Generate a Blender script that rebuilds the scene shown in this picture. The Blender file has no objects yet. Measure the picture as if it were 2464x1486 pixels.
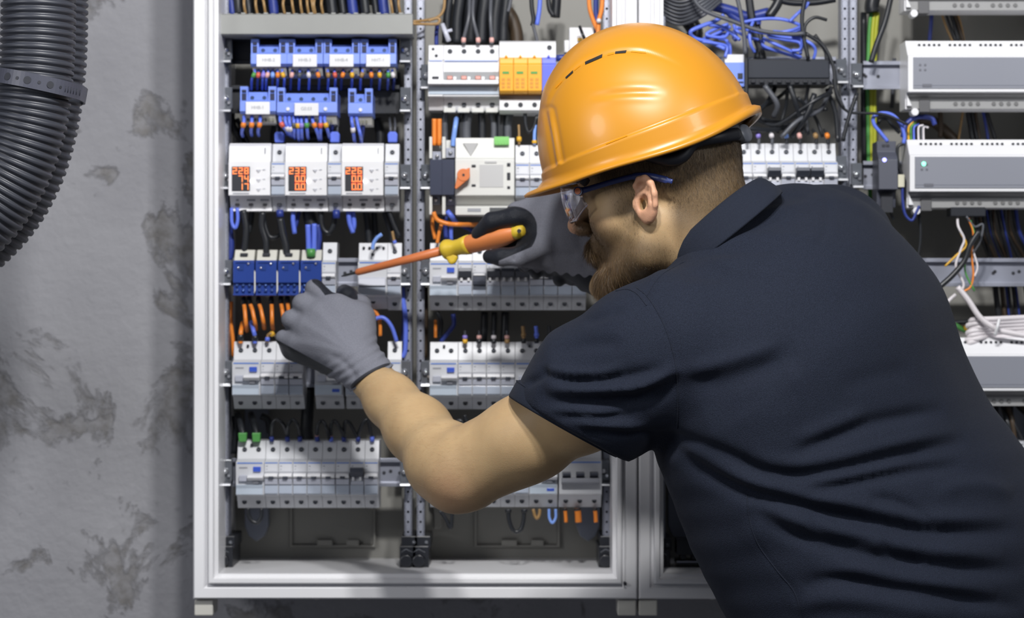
import bpy, bmesh, math, random
import numpy as np
from mathutils import Vector, Matrix
from mathutils.bvhtree import BVHTree
random.seed(7); np.random.seed(7)
COL = bpy.context.scene.collection
D = 3.0        # camera to the front face of the breakers (metres)
S = 0.00051    # metres per photograph pixel on that face (a DIN module is 17.5 mm wide)
ZC = 1.42      # camera height

def W(px, py, y=0.0):
    """point of the room seen at photograph pixel (px, py) and standing at depth y"""
    k = S*(D+y)/D
    return Vector(((px-1232)*k, y, ZC+(743-py)*k))
def PX(y=0.0):
    return S*(D+y)/D
def pix(P):
    """numpy points -> photograph pixels"""
    k = S*(D+P[:, 1])/D
    return np.stack([P[:, 0]/k+1232, 743-(P[:, 2]-ZC)/k], 1)

# ---------------------------------------------------------------- materials
MATS = {}
def mat(name, col, rough=0.5, metal=0.0, spec=0.5, noise=0.0, nscale=60.0, bump=0.0, bscale=200.0, trans=0.0, emit=None, estr=0.0,
        coat=0.0, sss=0.0, ior=1.5, alpha=1.0):
    if name in MATS: return MATS[name]
    m = bpy.data.materials.new(name); m.use_nodes = True
    nt = m.node_tree; b = nt.nodes['Principled BSDF']
    b.inputs['Base Color'].default_value = (*col, 1)
    b.inputs['Roughness'].default_value = rough
    b.inputs['Metallic'].default_value = metal
    b.inputs['Specular IOR Level'].default_value = spec
    b.inputs['Transmission Weight'].default_value = trans
    b.inputs['Coat Weight'].default_value = coat
    b.inputs['IOR'].default_value = ior
    b.inputs['Alpha'].default_value = alpha
    if sss:
        b.inputs['Subsurface Weight'].default_value = sss
        b.inputs['Subsurface Radius'].default_value = (0.010, 0.004, 0.002)
        b.inputs['Subsurface Scale'].default_value = 0.6
    if emit:
        b.inputs['Emission Color'].default_value = (*emit, 1)
        b.inputs['Emission Strength'].default_value = estr
    tc = None
    if noise or bump:
        tc = nt.nodes.new('ShaderNodeTexCoord')
    if noise:
        n = nt.nodes.new('ShaderNodeTexNoise'); n.inputs['Scale'].default_value = nscale; n.inputs['Detail'].default_value = 5
        nt.links.new(tc.outputs['Object'], n.inputs['Vector'])
        r = nt.nodes.new('ShaderNodeMapRange')
        r.inputs['To Min'].default_value = 1-noise; r.inputs['To Max'].default_value = 1+noise
        nt.links.new(n.outputs['Fac'], r.inputs['Value'])
        mx = nt.nodes.new('ShaderNodeVectorMath'); mx.operation = 'SCALE'
        mx.inputs[0].default_value = col
        nt.links.new(r.outputs['Result'], mx.inputs['Scale'])
        nt.links.new(mx.outputs['Vector'], b.inputs['Base Color'])
    if bump:
        n2 = nt.nodes.new('ShaderNodeTexNoise'); n2.inputs['Scale'].default_value = bscale; n2.inputs['Detail'].default_value = 3
        nt.links.new(tc.outputs['Object'], n2.inputs['Vector'])
        bp = nt.nodes.new('ShaderNodeBump'); bp.inputs['Strength'].default_value = bump; bp.inputs['Distance'].default_value = 0.002
        nt.links.new(n2.outputs['Fac'], bp.inputs['Height'])
        nt.links.new(bp.outputs['Normal'], b.inputs['Normal'])
    MATS[name] = m
    return m

# ---------------------------------------------------------------- objects
def props(o, label=None, cat=None, group=None, kind=None):
    if label: o['label'] = label
    if cat: o['category'] = cat
    if group: o['group'] = group
    if kind: o['kind'] = kind
    return o
def thing(name, label, cat, loc=(0, 0, 0), group=None):
    o = bpy.data.objects.new(name, None); COL.objects.link(o)
    o.location = loc; o.empty_display_size = 0.02
    return props(o, label, cat, group)
def world_origin(o):
    v = Vector((0, 0, 0))
    while o is not None:
        v = v+o.location; o = o.parent
    return v
def kids(o): return [c for c in COL.objects if c.parent == o]
def copy_tree(o, kidmap, parent=None):
    c = o.copy(); COL.objects.link(c)
    if parent is not None: c.parent = parent
    for k in kidmap.get(o.name, []):
        copy_tree(k, kidmap, c)
    return c
def tree_map(root):
    m = {}
    for ob in COL.objects:
        if ob.parent is not None: m.setdefault(ob.parent.name, []).append(ob)
    return m

class MB:
    """collects shapes, then links them as ONE mesh object"""
    def __init__(s): s.v = []; s.f = []; s.mi = []; s.cur = 0; s.sm = []; s.smooth = False
    def m(s, i): s.cur = i; return s
    def face(s, f): s.f.append(tuple(f)); s.mi.append(s.cur); s.sm.append(s.smooth)
    def box(s, x0, x1, y0, y1, z0, z1):
        n = len(s.v)
        s.v += [(x, y, z) for z in (z0, z1) for y in (y0, y1) for x in (x0, x1)]
        for f in ((0, 2, 3, 1), (4, 5, 7, 6), (0, 1, 5, 4), (2, 6, 7, 3), (0, 4, 6, 2), (1, 3, 7, 5)):
            s.face([n+i for i in f])
        return s
    def prism_x(s, prof, x0, x1):
        """polygon prof of (y, z) pushed along x"""
        n = len(s.v); k = len(prof)
        s.v += [(x0, p[0], p[1]) for p in prof]+[(x1, p[0], p[1]) for p in prof]
        for i in range(k):
            j = (i+1) % k
            s.face([n+i, n+k+i, n+k+j, n+j])
        s.face([n+i for i in range(k)]); s.face([n+k+i for i in reversed(range(k))])
        return s
    def prism_y(s, prof, y0, y1):
        """polygon prof of (x, z) pushed along y (front at y0)"""
        n = len(s.v); k = len(prof)
        s.v += [(p[0], y0, p[1]) for p in prof]+[(p[0], y1, p[1]) for p in prof]
        for i in range(k):
            j = (i+1) % k
            s.face([n+i, n+j, n+k+j, n+k+i])
        s.face([n+i for i in reversed(range(k))]); s.face([n+k+i for i in range(k)])
        return s
    def cyl_y(s, x, z, r, y0, y1, n=16, r2=None):
        r2 = r if r2 is None else r2
        b = len(s.v)
        for yy, rr in ((y0, r), (y1, r2)):
            s.v += [(x+rr*math.cos(2*math.pi*i/n), yy, z+rr*math.sin(2*math.pi*i/n)) for i in range(n)]
        for i in range(n):
            j = (i+1) % n
            s.face([b+i, b+j, b+n+j, b+n+i])
        s.face([b+i for i in reversed(range(n))]); s.face([b+n+i for i in range(n)])
        return s
    def dome_y(s, x, z, r, y, h, n=14, k=4):
        """a rounded screw head bulging towards -y"""
        b = len(s.v); old = s.smooth; s.smooth = True
        for a in range(k):
            t = a/k*math.pi/2
            s.v += [(x+r*math.cos(t)*math.cos(2*math.pi*i/n), y-h*math.sin(t), z+r*math.cos(t)*math.sin(2*math.pi*i/n)) for i in range(n)]
        s.v.append((x, y-h, z))
        for a in range(k-1):
            for i in range(n):
                j = (i+1) % n
                s.face([b+a*n+i, b+(a+1)*n+i, b+(a+1)*n+j, b+a*n+j])
        for i in range(n):
            s.face([b+(k-1)*n+i, len(s.v)-1, b+(k-1)*n+(i+1) % n])
        s.smooth = old
        return s
    def tube(s, pts, r, n=8, cap=True, radii=None):
        pts = [Vector(p) for p in pts]; b = len(s.v); old = s.smooth; s.smooth = True
        T = []
        for i in range(len(pts)):
            a = pts[max(i-1, 0)]; c = pts[min(i+1, len(pts)-1)]
            T.append((c-a).normalized() if (c-a).length > 1e-9 else Vector((0, 0, 1)))
        u = T[0].orthogonal().normalized()
        for i, p in enumerate(pts):
            u = (u-T[i]*u.dot(T[i]))
            u = u.normalized() if u.length > 1e-6 else T[i].orthogonal().normalized()
            w = T[i].cross(u); rr = radii[i] if radii is not None else r
            for k in range(n):
                a = 2*math.pi*k/n
                s.v.append(tuple(p+(u*math.cos(a)+w*math.sin(a))*rr))
        for i in range(len(pts)-1):
            for k in range(n):
                j = (k+1) % n
                s.face([b+i*n+k, b+i*n+j, b+(i+1)*n+j, b+(i+1)*n+k])
        if cap:
            s.smooth = False
            s.face([b+k for k in reversed(range(n))]); e = b+(len(pts)-1)*n
            s.face([e+k for k in range(n)])
        s.smooth = old
        return s
    def rings(s, rs, closed=True, cap0=False, cap1=False):
        """rs: list of rings (lists of points, equal length)"""
        b = len(s.v); n = len(rs[0])
        for r in rs: s.v += [tuple(p) for p in r]
        for i in range(len(rs)-1):
            for k in range(n if closed else n-1):
                j = (k+1) % n
                s.face([b+i*n+k, b+i*n+j, b+(i+1)*n+j, b+(i+1)*n+k])
        if cap0: s.face([b+k for k in reversed(range(n))])
        if cap1: s.face([b+(len(rs)-1)*n+k for k in range(n)])
        return s
    def loop_profile(s, x0, x1, z0, z1, prof):
        """a rectangular frame: prof = [(inset, y), ...] joined ring by ring"""
        rs = []
        for ins, y in prof:
            rs.append([(x0+ins, y, z0+ins), (x1-ins, y, z0+ins), (x1-ins, y, z1-ins), (x0+ins, y, z1-ins)])
        return s.rings(rs)
    def build(s, name, mats, parent=None, bevel=0.0, origin=None, local=False):
        """vertices are world coordinates unless local"""
        me = bpy.data.meshes.new(name)
        V = np.array(s.v, dtype=np.float64).reshape(-1, 3)
        if origin is not None: o_loc = Vector(origin)
        else: o_loc = Vector((0, 0, 0))
        po = world_origin(parent) if parent is not None else Vector((0, 0, 0))
        if local:
            off = Vector((0, 0, 0)); loc = o_loc
        else:
            if parent is None and origin is None and len(V):
                o_loc = Vector(((V[:, 0].min()+V[:, 0].max())/2, (V[:, 1].min()+V[:, 1].max())/2, V[:, 2].min()))
            off = o_loc if parent is None else po
            loc = o_loc if parent is None else Vector((0, 0, 0))
        if len(V): V = V-np.array(off)
        me.from_pydata([tuple(v) for v in V], [], s.f)
        if not isinstance(mats, (list, tuple)): mats = [mats]
        for mm in mats: me.materials.append(mm)
        me.polygons.foreach_set('material_index', s.mi)
        me.polygons.foreach_set('use_smooth', s.sm)
        me.update()
        bm = bmesh.new(); bm.from_mesh(me); bmesh.ops.recalc_face_normals(bm, faces=bm.faces); bm.to_mesh(me); bm.free()
        o = bpy.data.objects.new(name, me); COL.objects.link(o)
        o.parent = parent; o.location = loc
        if bevel:
            bv = o.modifiers.new('bevel', 'BEVEL'); bv.width = bevel; bv.segments = 2; bv.limit_method = 'ANGLE'; bv.angle_limit = 0.6
        return o

def catmull(pts, n=6):
    pts = [Vector(p) for p in pts]
    if len(pts) < 3: return pts
    P = [pts[0]*2-pts[1]]+pts+[pts[-1]*2-pts[-2]]
    out = []
    for i in range(1, len(P)-2):
        p0, p1, p2, p3 = P[i-1], P[i], P[i+1], P[i+2]
        for k in range(n):
            t = k/n
            out.append(0.5*((2*p1)+(p2-p0)*t+(2*p0-5*p1+4*p2-p3)*t*t+(3*p1-p0-3*p2+p3)*t**3))
    out.append(pts[-1])
    return out

FONTS = {}
def text_part(name, txt, size, m, parent, loc):
    cu = bpy.data.curves.new(name, 'FONT'); cu.body = txt; cu.size = size; cu.align_x = 'CENTER'; cu.align_y = 'CENTER'; cu.extrude = 0.0001
    tmp = bpy.data.objects.new('tmp_text', cu); COL.objects.link(tmp)
    dg = bpy.context.evaluated_depsgraph_get()
    me = bpy.data.meshes.new_from_object(tmp.evaluated_get(dg))
    bpy.data.objects.remove(tmp)
    me.transform(Matrix.Rotation(math.pi/2, 4, 'X'))
    me.materials.clear(); me.materials.append(m)
    o = bpy.data.objects.new(name, me); COL.objects.link(o); o.parent = parent; o.location = loc
    return o

# ---------------------------------------------------------------- palette
M_white = mat('white_plastic', (0.60, 0.61, 0.64), 0.38, bump=0.02, bscale=400)
M_white2 = mat('bright_white_plastic', (0.78, 0.78, 0.80), 0.35)
M_cream = mat('cream_plastic', (0.62, 0.61, 0.55), 0.5)
M_warm = mat('warm_white_plastic', (0.66, 0.66, 0.63), 0.45)
M_lav = mat('pale_grey_lever_plastic', (0.50, 0.52, 0.60), 0.35)
M_win = mat('bluish_clear_window', (0.42, 0.47, 0.56), 0.15, coat=0.6)
M_dark = mat('dark_grey_plastic', (0.055, 0.062, 0.085), 0.4)
M_slot = mat('slot_black', (0.02, 0.022, 0.03), 0.6)
M_hole = mat('terminal_screw_steel', (0.03, 0.034, 0.042), 0.45, metal=0.3)
M_stripe = mat('printed_blue', (0.10, 0.22, 0.62), 0.4)
M_print = mat('printed_grey', (0.30, 0.31, 0.35), 0.5)
M_bluebtn = mat('blue_button', (0.05, 0.11, 0.55), 0.3)
M_termblue = mat('terminal_block_blue', (0.19, 0.29, 0.80), 0.38)
M_deepblue = mat('deep_blue_clear_plastic', (0.022, 0.055, 0.27), 0.18, coat=0.5)
M_steel = mat('galvanised_steel', (0.33, 0.345, 0.41), 0.42, metal=0.55, noise=0.12, nscale=45)
M_bright = mat('bright_zinc', (0.80, 0.81, 0.84), 0.12, metal=0.9)
M_clear = mat('clear_bracket_plastic', (0.13, 0.14, 0.16), 0.12, metal=0.2, coat=0.9)
M_black = mat('black_plastic', (0.018, 0.02, 0.026), 0.35)
M_frame = mat('cabinet_white_enamel', (0.80, 0.80, 0.82), 0.3, bump=0.015, bscale=250)
M_plate = mat('cabinet_back_cream', (0.25, 0.245, 0.225), 0.55, noise=0.05, nscale=8)
M_duct = mat('grey_duct_plastic', (0.29, 0.295, 0.285), 0.5, noise=0.04)
M_orange = mat('orange_cartridge', (0.86, 0.40, 0.03), 0.35)
M_spdblue = mat('blue_cartridge', (0.13, 0.16, 0.72), 0.35)
M_green = mat('green_plug', (0.16, 0.50, 0.13), 0.45)
M_led = mat('orange_led', (0.9, 0.3, 0.1), 0.4, emit=(1.0, 0.24, 0.06), estr=1.0)
M_ledw = mat('white_led', (1, 1, 1), 0.3, emit=(1, 1, 1), estr=2.5)
M_ledg = mat('green_led', (0.1, 0.9, 0.4), 0.3, emit=(0.15, 1, 0.45), estr=4)
M_ledb = mat('blue_led', (0.2, 0.2, 1), 0.3, emit=(0.25, 0.25, 1), estr=5)
M_red = mat('red_brown_lever', (0.42, 0.12, 0.08), 0.4)
M_knob = mat('orange_knob', (0.70, 0.20, 0.06), 0.45)
M_modgrey = mat('module_grey_face', (0.235, 0.245, 0.285), 0.4)
CABLE = {
 'black': mat('cable_black', (0.016, 0.018, 0.022), 0.35), 'blue': mat('cable_blue', (0.12, 0.19, 0.75), 0.38),
 'dark blue': mat('cable_dark_blue', (0.025, 0.045, 0.25), 0.4), 'light blue': mat('cable_light_blue', (0.22, 0.38, 0.85), 0.35),
 'orange': mat('cable_orange', (0.80, 0.24, 0.03), 0.4), 'brown': mat('cable_brown', (0.33, 0.20, 0.08), 0.45),
 'dark brown': mat('cable_dark_brown', (0.05, 0.032, 0.018), 0.5),
 'grey': mat('cable_grey', (0.085, 0.09, 0.105), 0.4), 'white': mat('cable_white', (0.72, 0.68, 0.70), 0.4),
 'yellow-green': mat('cable_yellow_green', (0.42, 0.44, 0.03), 0.4), 'green': mat('cable_green', (0.08, 0.30, 0.07), 0.4),
 'red': mat('sleeve_red', (0.65, 0.12, 0.08), 0.4), 'yellow': mat('sleeve_yellow', (0.75, 0.42, 0.03), 0.4),
 'purple': mat('sleeve_purple', (0.28, 0.22, 0.65), 0.4), 'pink': mat('sleeve_pink', (0.75, 0.42, 0.38), 0.4),
}
# ================================================================ the room
def build_room():
    m = bpy.data.materials.new('bare_concrete'); m.use_nodes = True
    nt = m.node_tree; L = nt.links; b = nt.nodes['Principled BSDF']; b.inputs['Roughness'].default_value = 0.75
    tc = nt.nodes.new('ShaderNodeTexCoord')
    def noise(sc, det=6, rough=0.55, vec=None):
        n = nt.nodes.new('ShaderNodeTexNoise'); n.inputs['Scale'].default_value = sc; n.inputs['Detail'].default_value = det
        n.inputs['Roughness'].default_value = rough; L.new(vec or tc.outputs['Object'], n.inputs['Vector']); return n
    def ramp(src, stops):
        r = nt.nodes.new('ShaderNodeValToRGB'); e = r.color_ramp.elements
        e[0].position, e[0].color = stops[0][0], (*stops[0][1], 1); e[1].position, e[1].color = stops[-1][0], (*stops[-1][1], 1)
        for p, c in stops[1:-1]:
            k = e.new(p); k.color = (*c, 1)
        L.new(src, r.inputs['Fac']); return r
    n1 = noise(3.2, 3); base = ramp(n1.outputs['Fac'], [(0.3, (0.235, 0.235, 0.255)), (0.7, (0.33, 0.33, 0.35))])
    n2 = noise(6.5, 10, 0.66); n2.inputs['Distortion'].default_value = 0.45
    patch = ramp(n2.outputs['Fac'], [(0.548, (0, 0, 0)), (0.59, (0.9, 0.9, 0.9))])
    n4 = noise(45, 4, 0.6); speck = ramp(n4.outputs['Fac'], [(0.42, (0.35, 0.35, 0.35)), (0.62, (1, 1, 1))])
    mul = nt.nodes.new('ShaderNodeMath'); mul.operation = 'MULTIPLY'
    L.new(patch.outputs['Color'], mul.inputs[0]); L.new(speck.outputs['Color'], mul.inputs[1])
    mx = nt.nodes.new('ShaderNodeMixRGB'); mx.inputs['Color2'].default_value = (0.155, 0.148, 0.142, 1)
    L.new(mul.outputs[0], mx.inputs['Fac']); L.new(base.outputs['Color'], mx.inputs['Color1'])
    L.new(mx.outputs['Color'], b.inputs['Base Color'])
    n3 = noise(60, 6); add = nt.nodes.new('ShaderNodeMath'); add.operation = 'SUBTRACT'
    L.new(n3.outputs['Fac'], add.inputs[0]); L.new(patch.outputs['Color'], add.inputs[1])
    bp = nt.nodes.new('ShaderNodeBump'); bp.inputs['Strength'].default_value = 0.6; bp.inputs['Distance'].default_value = 0.004
    L.new(add.outputs[0], bp.inputs['Height']); L.new(bp.outputs['Normal'], b.inputs['Normal'])
    w = MB(); w.box(-2.6, 2.9, 0.17, 0.35, 0, 2.9); o = w.build('wall_back', m, origin=(0, 0.17, 0)); o['kind'] = 'structure'
    mf = mat('floor_screed', (0.17, 0.17, 0.18), 0.6, noise=0.15, nscale=6)
    f = MB(); f.box(-2.6, 2.9, -4.2, 0.35, -0.1, 0); o = f.build('floor', mf, origin=(0, 0, 0)); o['kind'] = 'structure'
build_room()

# ================================================================ cabinets
FY = -0.05
def cabinet(pxl, pxr, label):
    a = W(pxl, 1441, FY); b = W(pxr, -360, FY)
    x0, x1, z0, z1 = a.x, b.x, a.z, b.z
    root = thing('electrical_cabinet', label, 'cabinet', ((x0+x1)/2, 0.05, z0))
    f = MB(); u = PX(FY)
    f.loop_profile(x0, x1, z0, z1, [(0.0, 0.165), (0.0, FY+0.004), (0.002, FY), (26*u, FY), (29*u, FY+0.002), (31*u, FY+0.006), (36*u, FY+0.007), (38*u, FY-0.003),
                                    (41*u, FY-0.004), (49*u, FY-0.004), (50*u, FY+0.004), (52*u, FY+0.006), (60*u, FY+0.007), (61*u, FY+0.02), (61*u, 0.14)])
    f.build('frame', M_frame, root)
    p = MB(); p.box(x0+0.01, x1-0.01, 0.135, 0.164, z0+0.01, z1-0.01); p.build('back_plate', M_plate, root)
    # moulded fields of the back plate near the bottom
    for i in range(2):
        cx = x0+(x1-x0)*(0.29+0.44*i)
        q = MB(); zb = z0+0.045
        q.loop_profile(cx-0.055, cx+0.055, zb, zb+0.11, [(0.0, 0.136), (0.0, 0.129), (0.003, 0.129), (0.004, 0.134)])
        q.box(cx-0.02, cx+0.0, 0.127, 0.136, zb+0.002, zb+0.010)
        q.box(cx+0.018, cx+0.034, 0.127, 0.136, zb+0.002, zb+0.010)
        q.build('moulded_panel', M_plate, root, bevel=0.001)
        sx = cx-0.095 if i == 0 else cx+0.09
        g = MB(); z2 = z0+0.075
        g.prism_y([(sx-0.015, z2+0.20), (sx-0.015, z2), (sx-0.010, z2-0.013), (sx, z2-0.02), (sx+0.010, z2-0.013), (sx+0.015, z2), (sx+0.015, z2+0.20)], 0.105, 0.125)
        g.build('cable_guide', mat('guide_bluegrey', (0.15, 0.165, 0.21), 0.35), root, bevel=0.001)
        for sgn in (-1, 1):
            h = MB(); hx = cx+sgn*0.135
            h.prism_y([(hx-0.012, z2+0.14), (hx-0.012, z2+0.03), (hx-0.005, z2+0.02), (hx-0.005, z2-0.005), (hx+0.005, z2-0.005), (hx+0.005, z2+0.02), (hx+0.012, z2+0.03), (hx+0.012, z2+0.14)], 0.118, 0.134)
            h.build('plate_clip', M_plate, root, bevel=0.001)
    # cable entry comb under the bottom edge
    for cxf in (0.22, 0.66):
        c = MB(); x = x0+(x1-x0)*(cxf-0.11)
        c.box(x-0.005, x+(x1-x0)*0.33, 0.03, 0.10, z0-0.003, z0+0.001)
        k = 0
        while x < x0+(x1-x0)*(cxf+0.22):
            w = (0.008, 0.006, 0.012)[k % 3]
            c.cyl_y(x+w/2, z0-0.004, w*0.5, 0.03, 0.10, 10); x += w+0.006+(k % 2)*0.004; k += 1
        c.build('cable_entry_comb', M_cream, root)
    for sx in (x0+24*u, x1-24*u):
        q = MB(); q.box(sx-23*u, sx+22*u, FY+0.01, FY+0.06, z0-42*u, z0-4*u); q.build('corner_foot', mat('foot_ivory', (0.60, 0.59, 0.54), 0.45), root, bevel=0.0015)
    s = MB(); s.cyl_y(x1-30*u, z0+38*u, 4*u, FY-0.005, FY+0.006, 12); s.build('door_stop_screw', M_slot, root)
    return root
cabinet(464, 1534, 'white wall cabinet with breakers in two bays, left of the seam behind the worker')
cabinet(1537, 2610, 'white wall cabinet with grey control modules, right of the seam')

# ================================================================ perforated posts
def post(pxc, label, pybot=1312, w=15, y=0.03, pat=24.2):
    p0 = W(pxc, pybot, y); u = PX(y); hw = w/2*u; z0 = p0.z; z1 = W(0, -330, y).z
    root = thing('perforated_post', label, 'mounting post', (p0.x, y, z0-0.03))
    b = MB(); x = p0.x; k = 0; z = z1
    def plain(za, zb):
        b.face([len(b.v), len(b.v)+1, len(b.v)+2, len(b.v)+3]); b.v += [(x-hw, y, zb), (x+hw, y, zb), (x+hw, y, za), (x-hw, y, za)]
    while z > z0+pat*u:
        c = z-pat*u/2; r = 3.0*u*(1.15 if k % 5 == 4 else 1.0); cw = min(hw*0.95, 7*u)
        plain(z, c+cw); plain(c-cw, z-pat*u)
        n = len(b.v); sq = []
        for i in range(8):
            a = math.pi/8+i*math.pi/4
            sx = max(-1, min(1, math.cos(a)*1.3)); sz = max(-1, min(1, math.sin(a)*1.3))
            sq.append((x+sx*hw, y, c+sz*cw))
        b.v += sq+[(x+r*math.cos(math.pi/8+i*math.pi/4), y, c+r*math.sin(math.pi/8+i*math.pi/4)) for i in range(8)]
        b.v += [(x+r*math.cos(math.pi/8+i*math.pi/4), y+0.004, c+r*math.sin(math.pi/8+i*math.pi/4)) for i in range(8)]
        for i in range(8):
            j = (i+1) % 8
            b.face([n+i, n+j, n+8+j, n+8+i]); b.face([n+8+i, n+8+j, n+16+j, n+16+i])
        b.m(1); b.face([n+16+i for i in range(8)]); b.m(0)
        z -= pat*u; k += 1
    plain(z, z0)
    for sx in (-1, 1):
        b.box(x+sx*hw-0.0006, x+sx*hw+0.0006, y, y+0.03, z0, z1)
    b.box(x-hw, x+hw, y+0.028, y+0.03, z0, z1)
    b.build('channel', [M_steel, M_slot], root)
    f = MB(); zz = z0
    f.box(x-20*u, x+20*u, y-0.005, y+0.08, zz-0.034, zz+0.0)
    f.cyl_y(x-4*u, zz-0.018, 15*u, y-0.012, y+0.0, 16)
    f.box(x-16*u, x+24*u, y-0.002, y+0.08, zz-0.003, zz+0.012)
    f.build('corner_mount', M_black, root, bevel=0.001)
    g = MB(); g.tube([(x-16*u, y-0.013, zz-0.007), (x-4*u, y-0.014, zz-0.003), (x+12*u, y-0.013, zz-0.007)], 0.0007, 6)
    g.dome_y(x+14*u, zz+0.004, 5*u, y-0.002, 0.003); g.build('mount_screw', M_clear, root)
    return root
post(541, 'perforated steel post at the left edge of the left cabinet')
post(982, 'left one of the two perforated steel posts in the middle of the left cabinet')
post(1012, 'right one of the two perforated steel posts in the middle of the left cabinet')
post(1460, 'perforated steel post at the right edge of the left cabinet')
post(1592, 'perforated steel post at the left edge of the right cabinet, behind the worker', pybot=1318)
post(2033, 'left one of the paired perforated posts in the right cabinet', pybot=1318)
post(2053, 'right one of the paired perforated posts in the right cabinet', pybot=1318)

# ================================================================ DIN rails
def din_rail(x0, x1, pyc, label, y=0.055, ends=True, half=34, holes=(), cov=None, dark=False):
    a = W(x0, pyc, y); b = W(x1, pyc, y); u = PX(y); h = half*u
    root = thing('mounting_rail', label, 'mounting rail', ((a.x+b.x)/2, y, a.z-h))
    m = MB(); t = 0.001; zc = a.z
    prof = [(y-0.0075, h), (y-0.0075, h*0.72), (y, h*0.70), (y, -h*0.70), (y-0.0075, -h*0.72), (y-0.0075, -h),
            (y-0.0065, -h), (y-0.0065, -h*0.74), (y+t, -h*0.72), (y+t, h*0.72), (y-0.0065, h*0.74), (y-0.0065, h)]
    m.prism_x([(p[0], zc+p[1]) for p in prof], a.x, b.x)
    m.build('rail', M_black if dark else M_bright if False else M_steel, root, bevel=0.0004)
    s = MB()
    for k, hx in enumerate(holes):
        p = W(hx, pyc, y); s.cyl_y(p.x, p.z+(0.001 if k % 2 else -0.001), 0.0022, y-0.0006, y+0.0004, 10)
    if holes: s.build('rail_hole', M_slot, root)
    if ends:
        for px, sg in ((x0-14, 1), (min(x1, 962) if x1 < 1010 else x1, -1)):
            if px > 2200: continue
            px = px+14 if sg < 0 else px
            p = W(px, pyc, 0.022)
            bb = MB(); u2 = PX(0.022)
            bb.box(p.x-13*u2, p.x+13*u2, 0.020, 0.030, p.z-30*u2, p.z+30*u2)
            lip = MB(); lip.prism_x([(0.005, p.z-26*u2), (0.004, p.z-31*u2), (0.012, p.z-31.5*u2), (0.012, p.z-26*u2)], p.x-12.5*u2, p.x+12.5*u2)
            bb.prism_x([(0.020, p.z-18*u2), (0.006, p.z-24*u2), (0.006, p.z-32*u2), (0.030, p.z-32*u2), (0.030, p.z-18*u2)], p.x-13*u2, p.x+13*u2)
            br = bb.build('end_bracket', M_clear, root, bevel=0.001); lip.build('bracket_lip', mat('lip_zinc', (0.62, 0.63, 0.66), 0.35, metal=0.3), br, bevel=0.0005)
            sc = MB(); sc.dome_y(p.x-2*u2, p.z+2*u2, 8.5*u2, 0.020, 0.007); sc.cyl_y(p.x+6*u2, p.z-8*u2, 3.5*u2, 0.016, 0.020, 10)
            sc.build('bracket_screw', M_bright, br)
    return root
din_rail(560, 962, 122, 'black mounting rail behind the upper row of blue terminal blocks', dark=True)
din_rail(560, 962, 240, 'black mounting rail behind the lower row of blue terminal blocks', dark=True)
din_rail(560, 962, 425, 'steel mounting rail behind the meters with orange digits')
din_rail(560, 962, 655, 'steel mounting rail behind the blue power blocks', holes=(830, 845))
din_rail(560, 962, 897, 'steel mounting rail behind the breakers under the left glove')
din_rail(560, 1000, 1135, 'steel mounting rail at the bottom of the left bay, bare at its right end', holes=(924, 940, 962), ends=True)
din_rail(1040, 1440, 185, 'steel mounting rail behind the orange surge protector')
din_rail(1040, 1440, 425, 'steel mounting rail behind the changeover switch with the orange knob')
din_rail(1040, 1440, 655, 'steel mounting rail behind the breakers under the screwdriver')
din_rail(1040, 1440, 897, 'steel mounting rail behind the breakers below the sleeve')
din_rail(1040, 1440, 1135, 'steel mounting rail behind the breakers below the bare elbow')
din_rail(1620, 2010, 172, 'steel mounting rail carrying the black distribution block')
din_rail(1620, 2010, 405, 'steel mounting rail behind the breakers beside the helmet')
din_rail(2075, 2600, 182, 'steel mounting rail of the uppermost full grey control module', holes=(2083, 2079, 2113))
din_rail(2075, 2600, 422, 'steel mounting rail behind the small dark power supply', holes=(2082, 2100))
din_rail(2075, 2600, 655, 'empty steel mounting rail right of the worker back', holes=(2438, 2452, 2390, 2394))
din_rail(2075, 2600, 900, 'steel mounting rail behind the lowest grey control module')

def hook_bracket():
    pass

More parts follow.
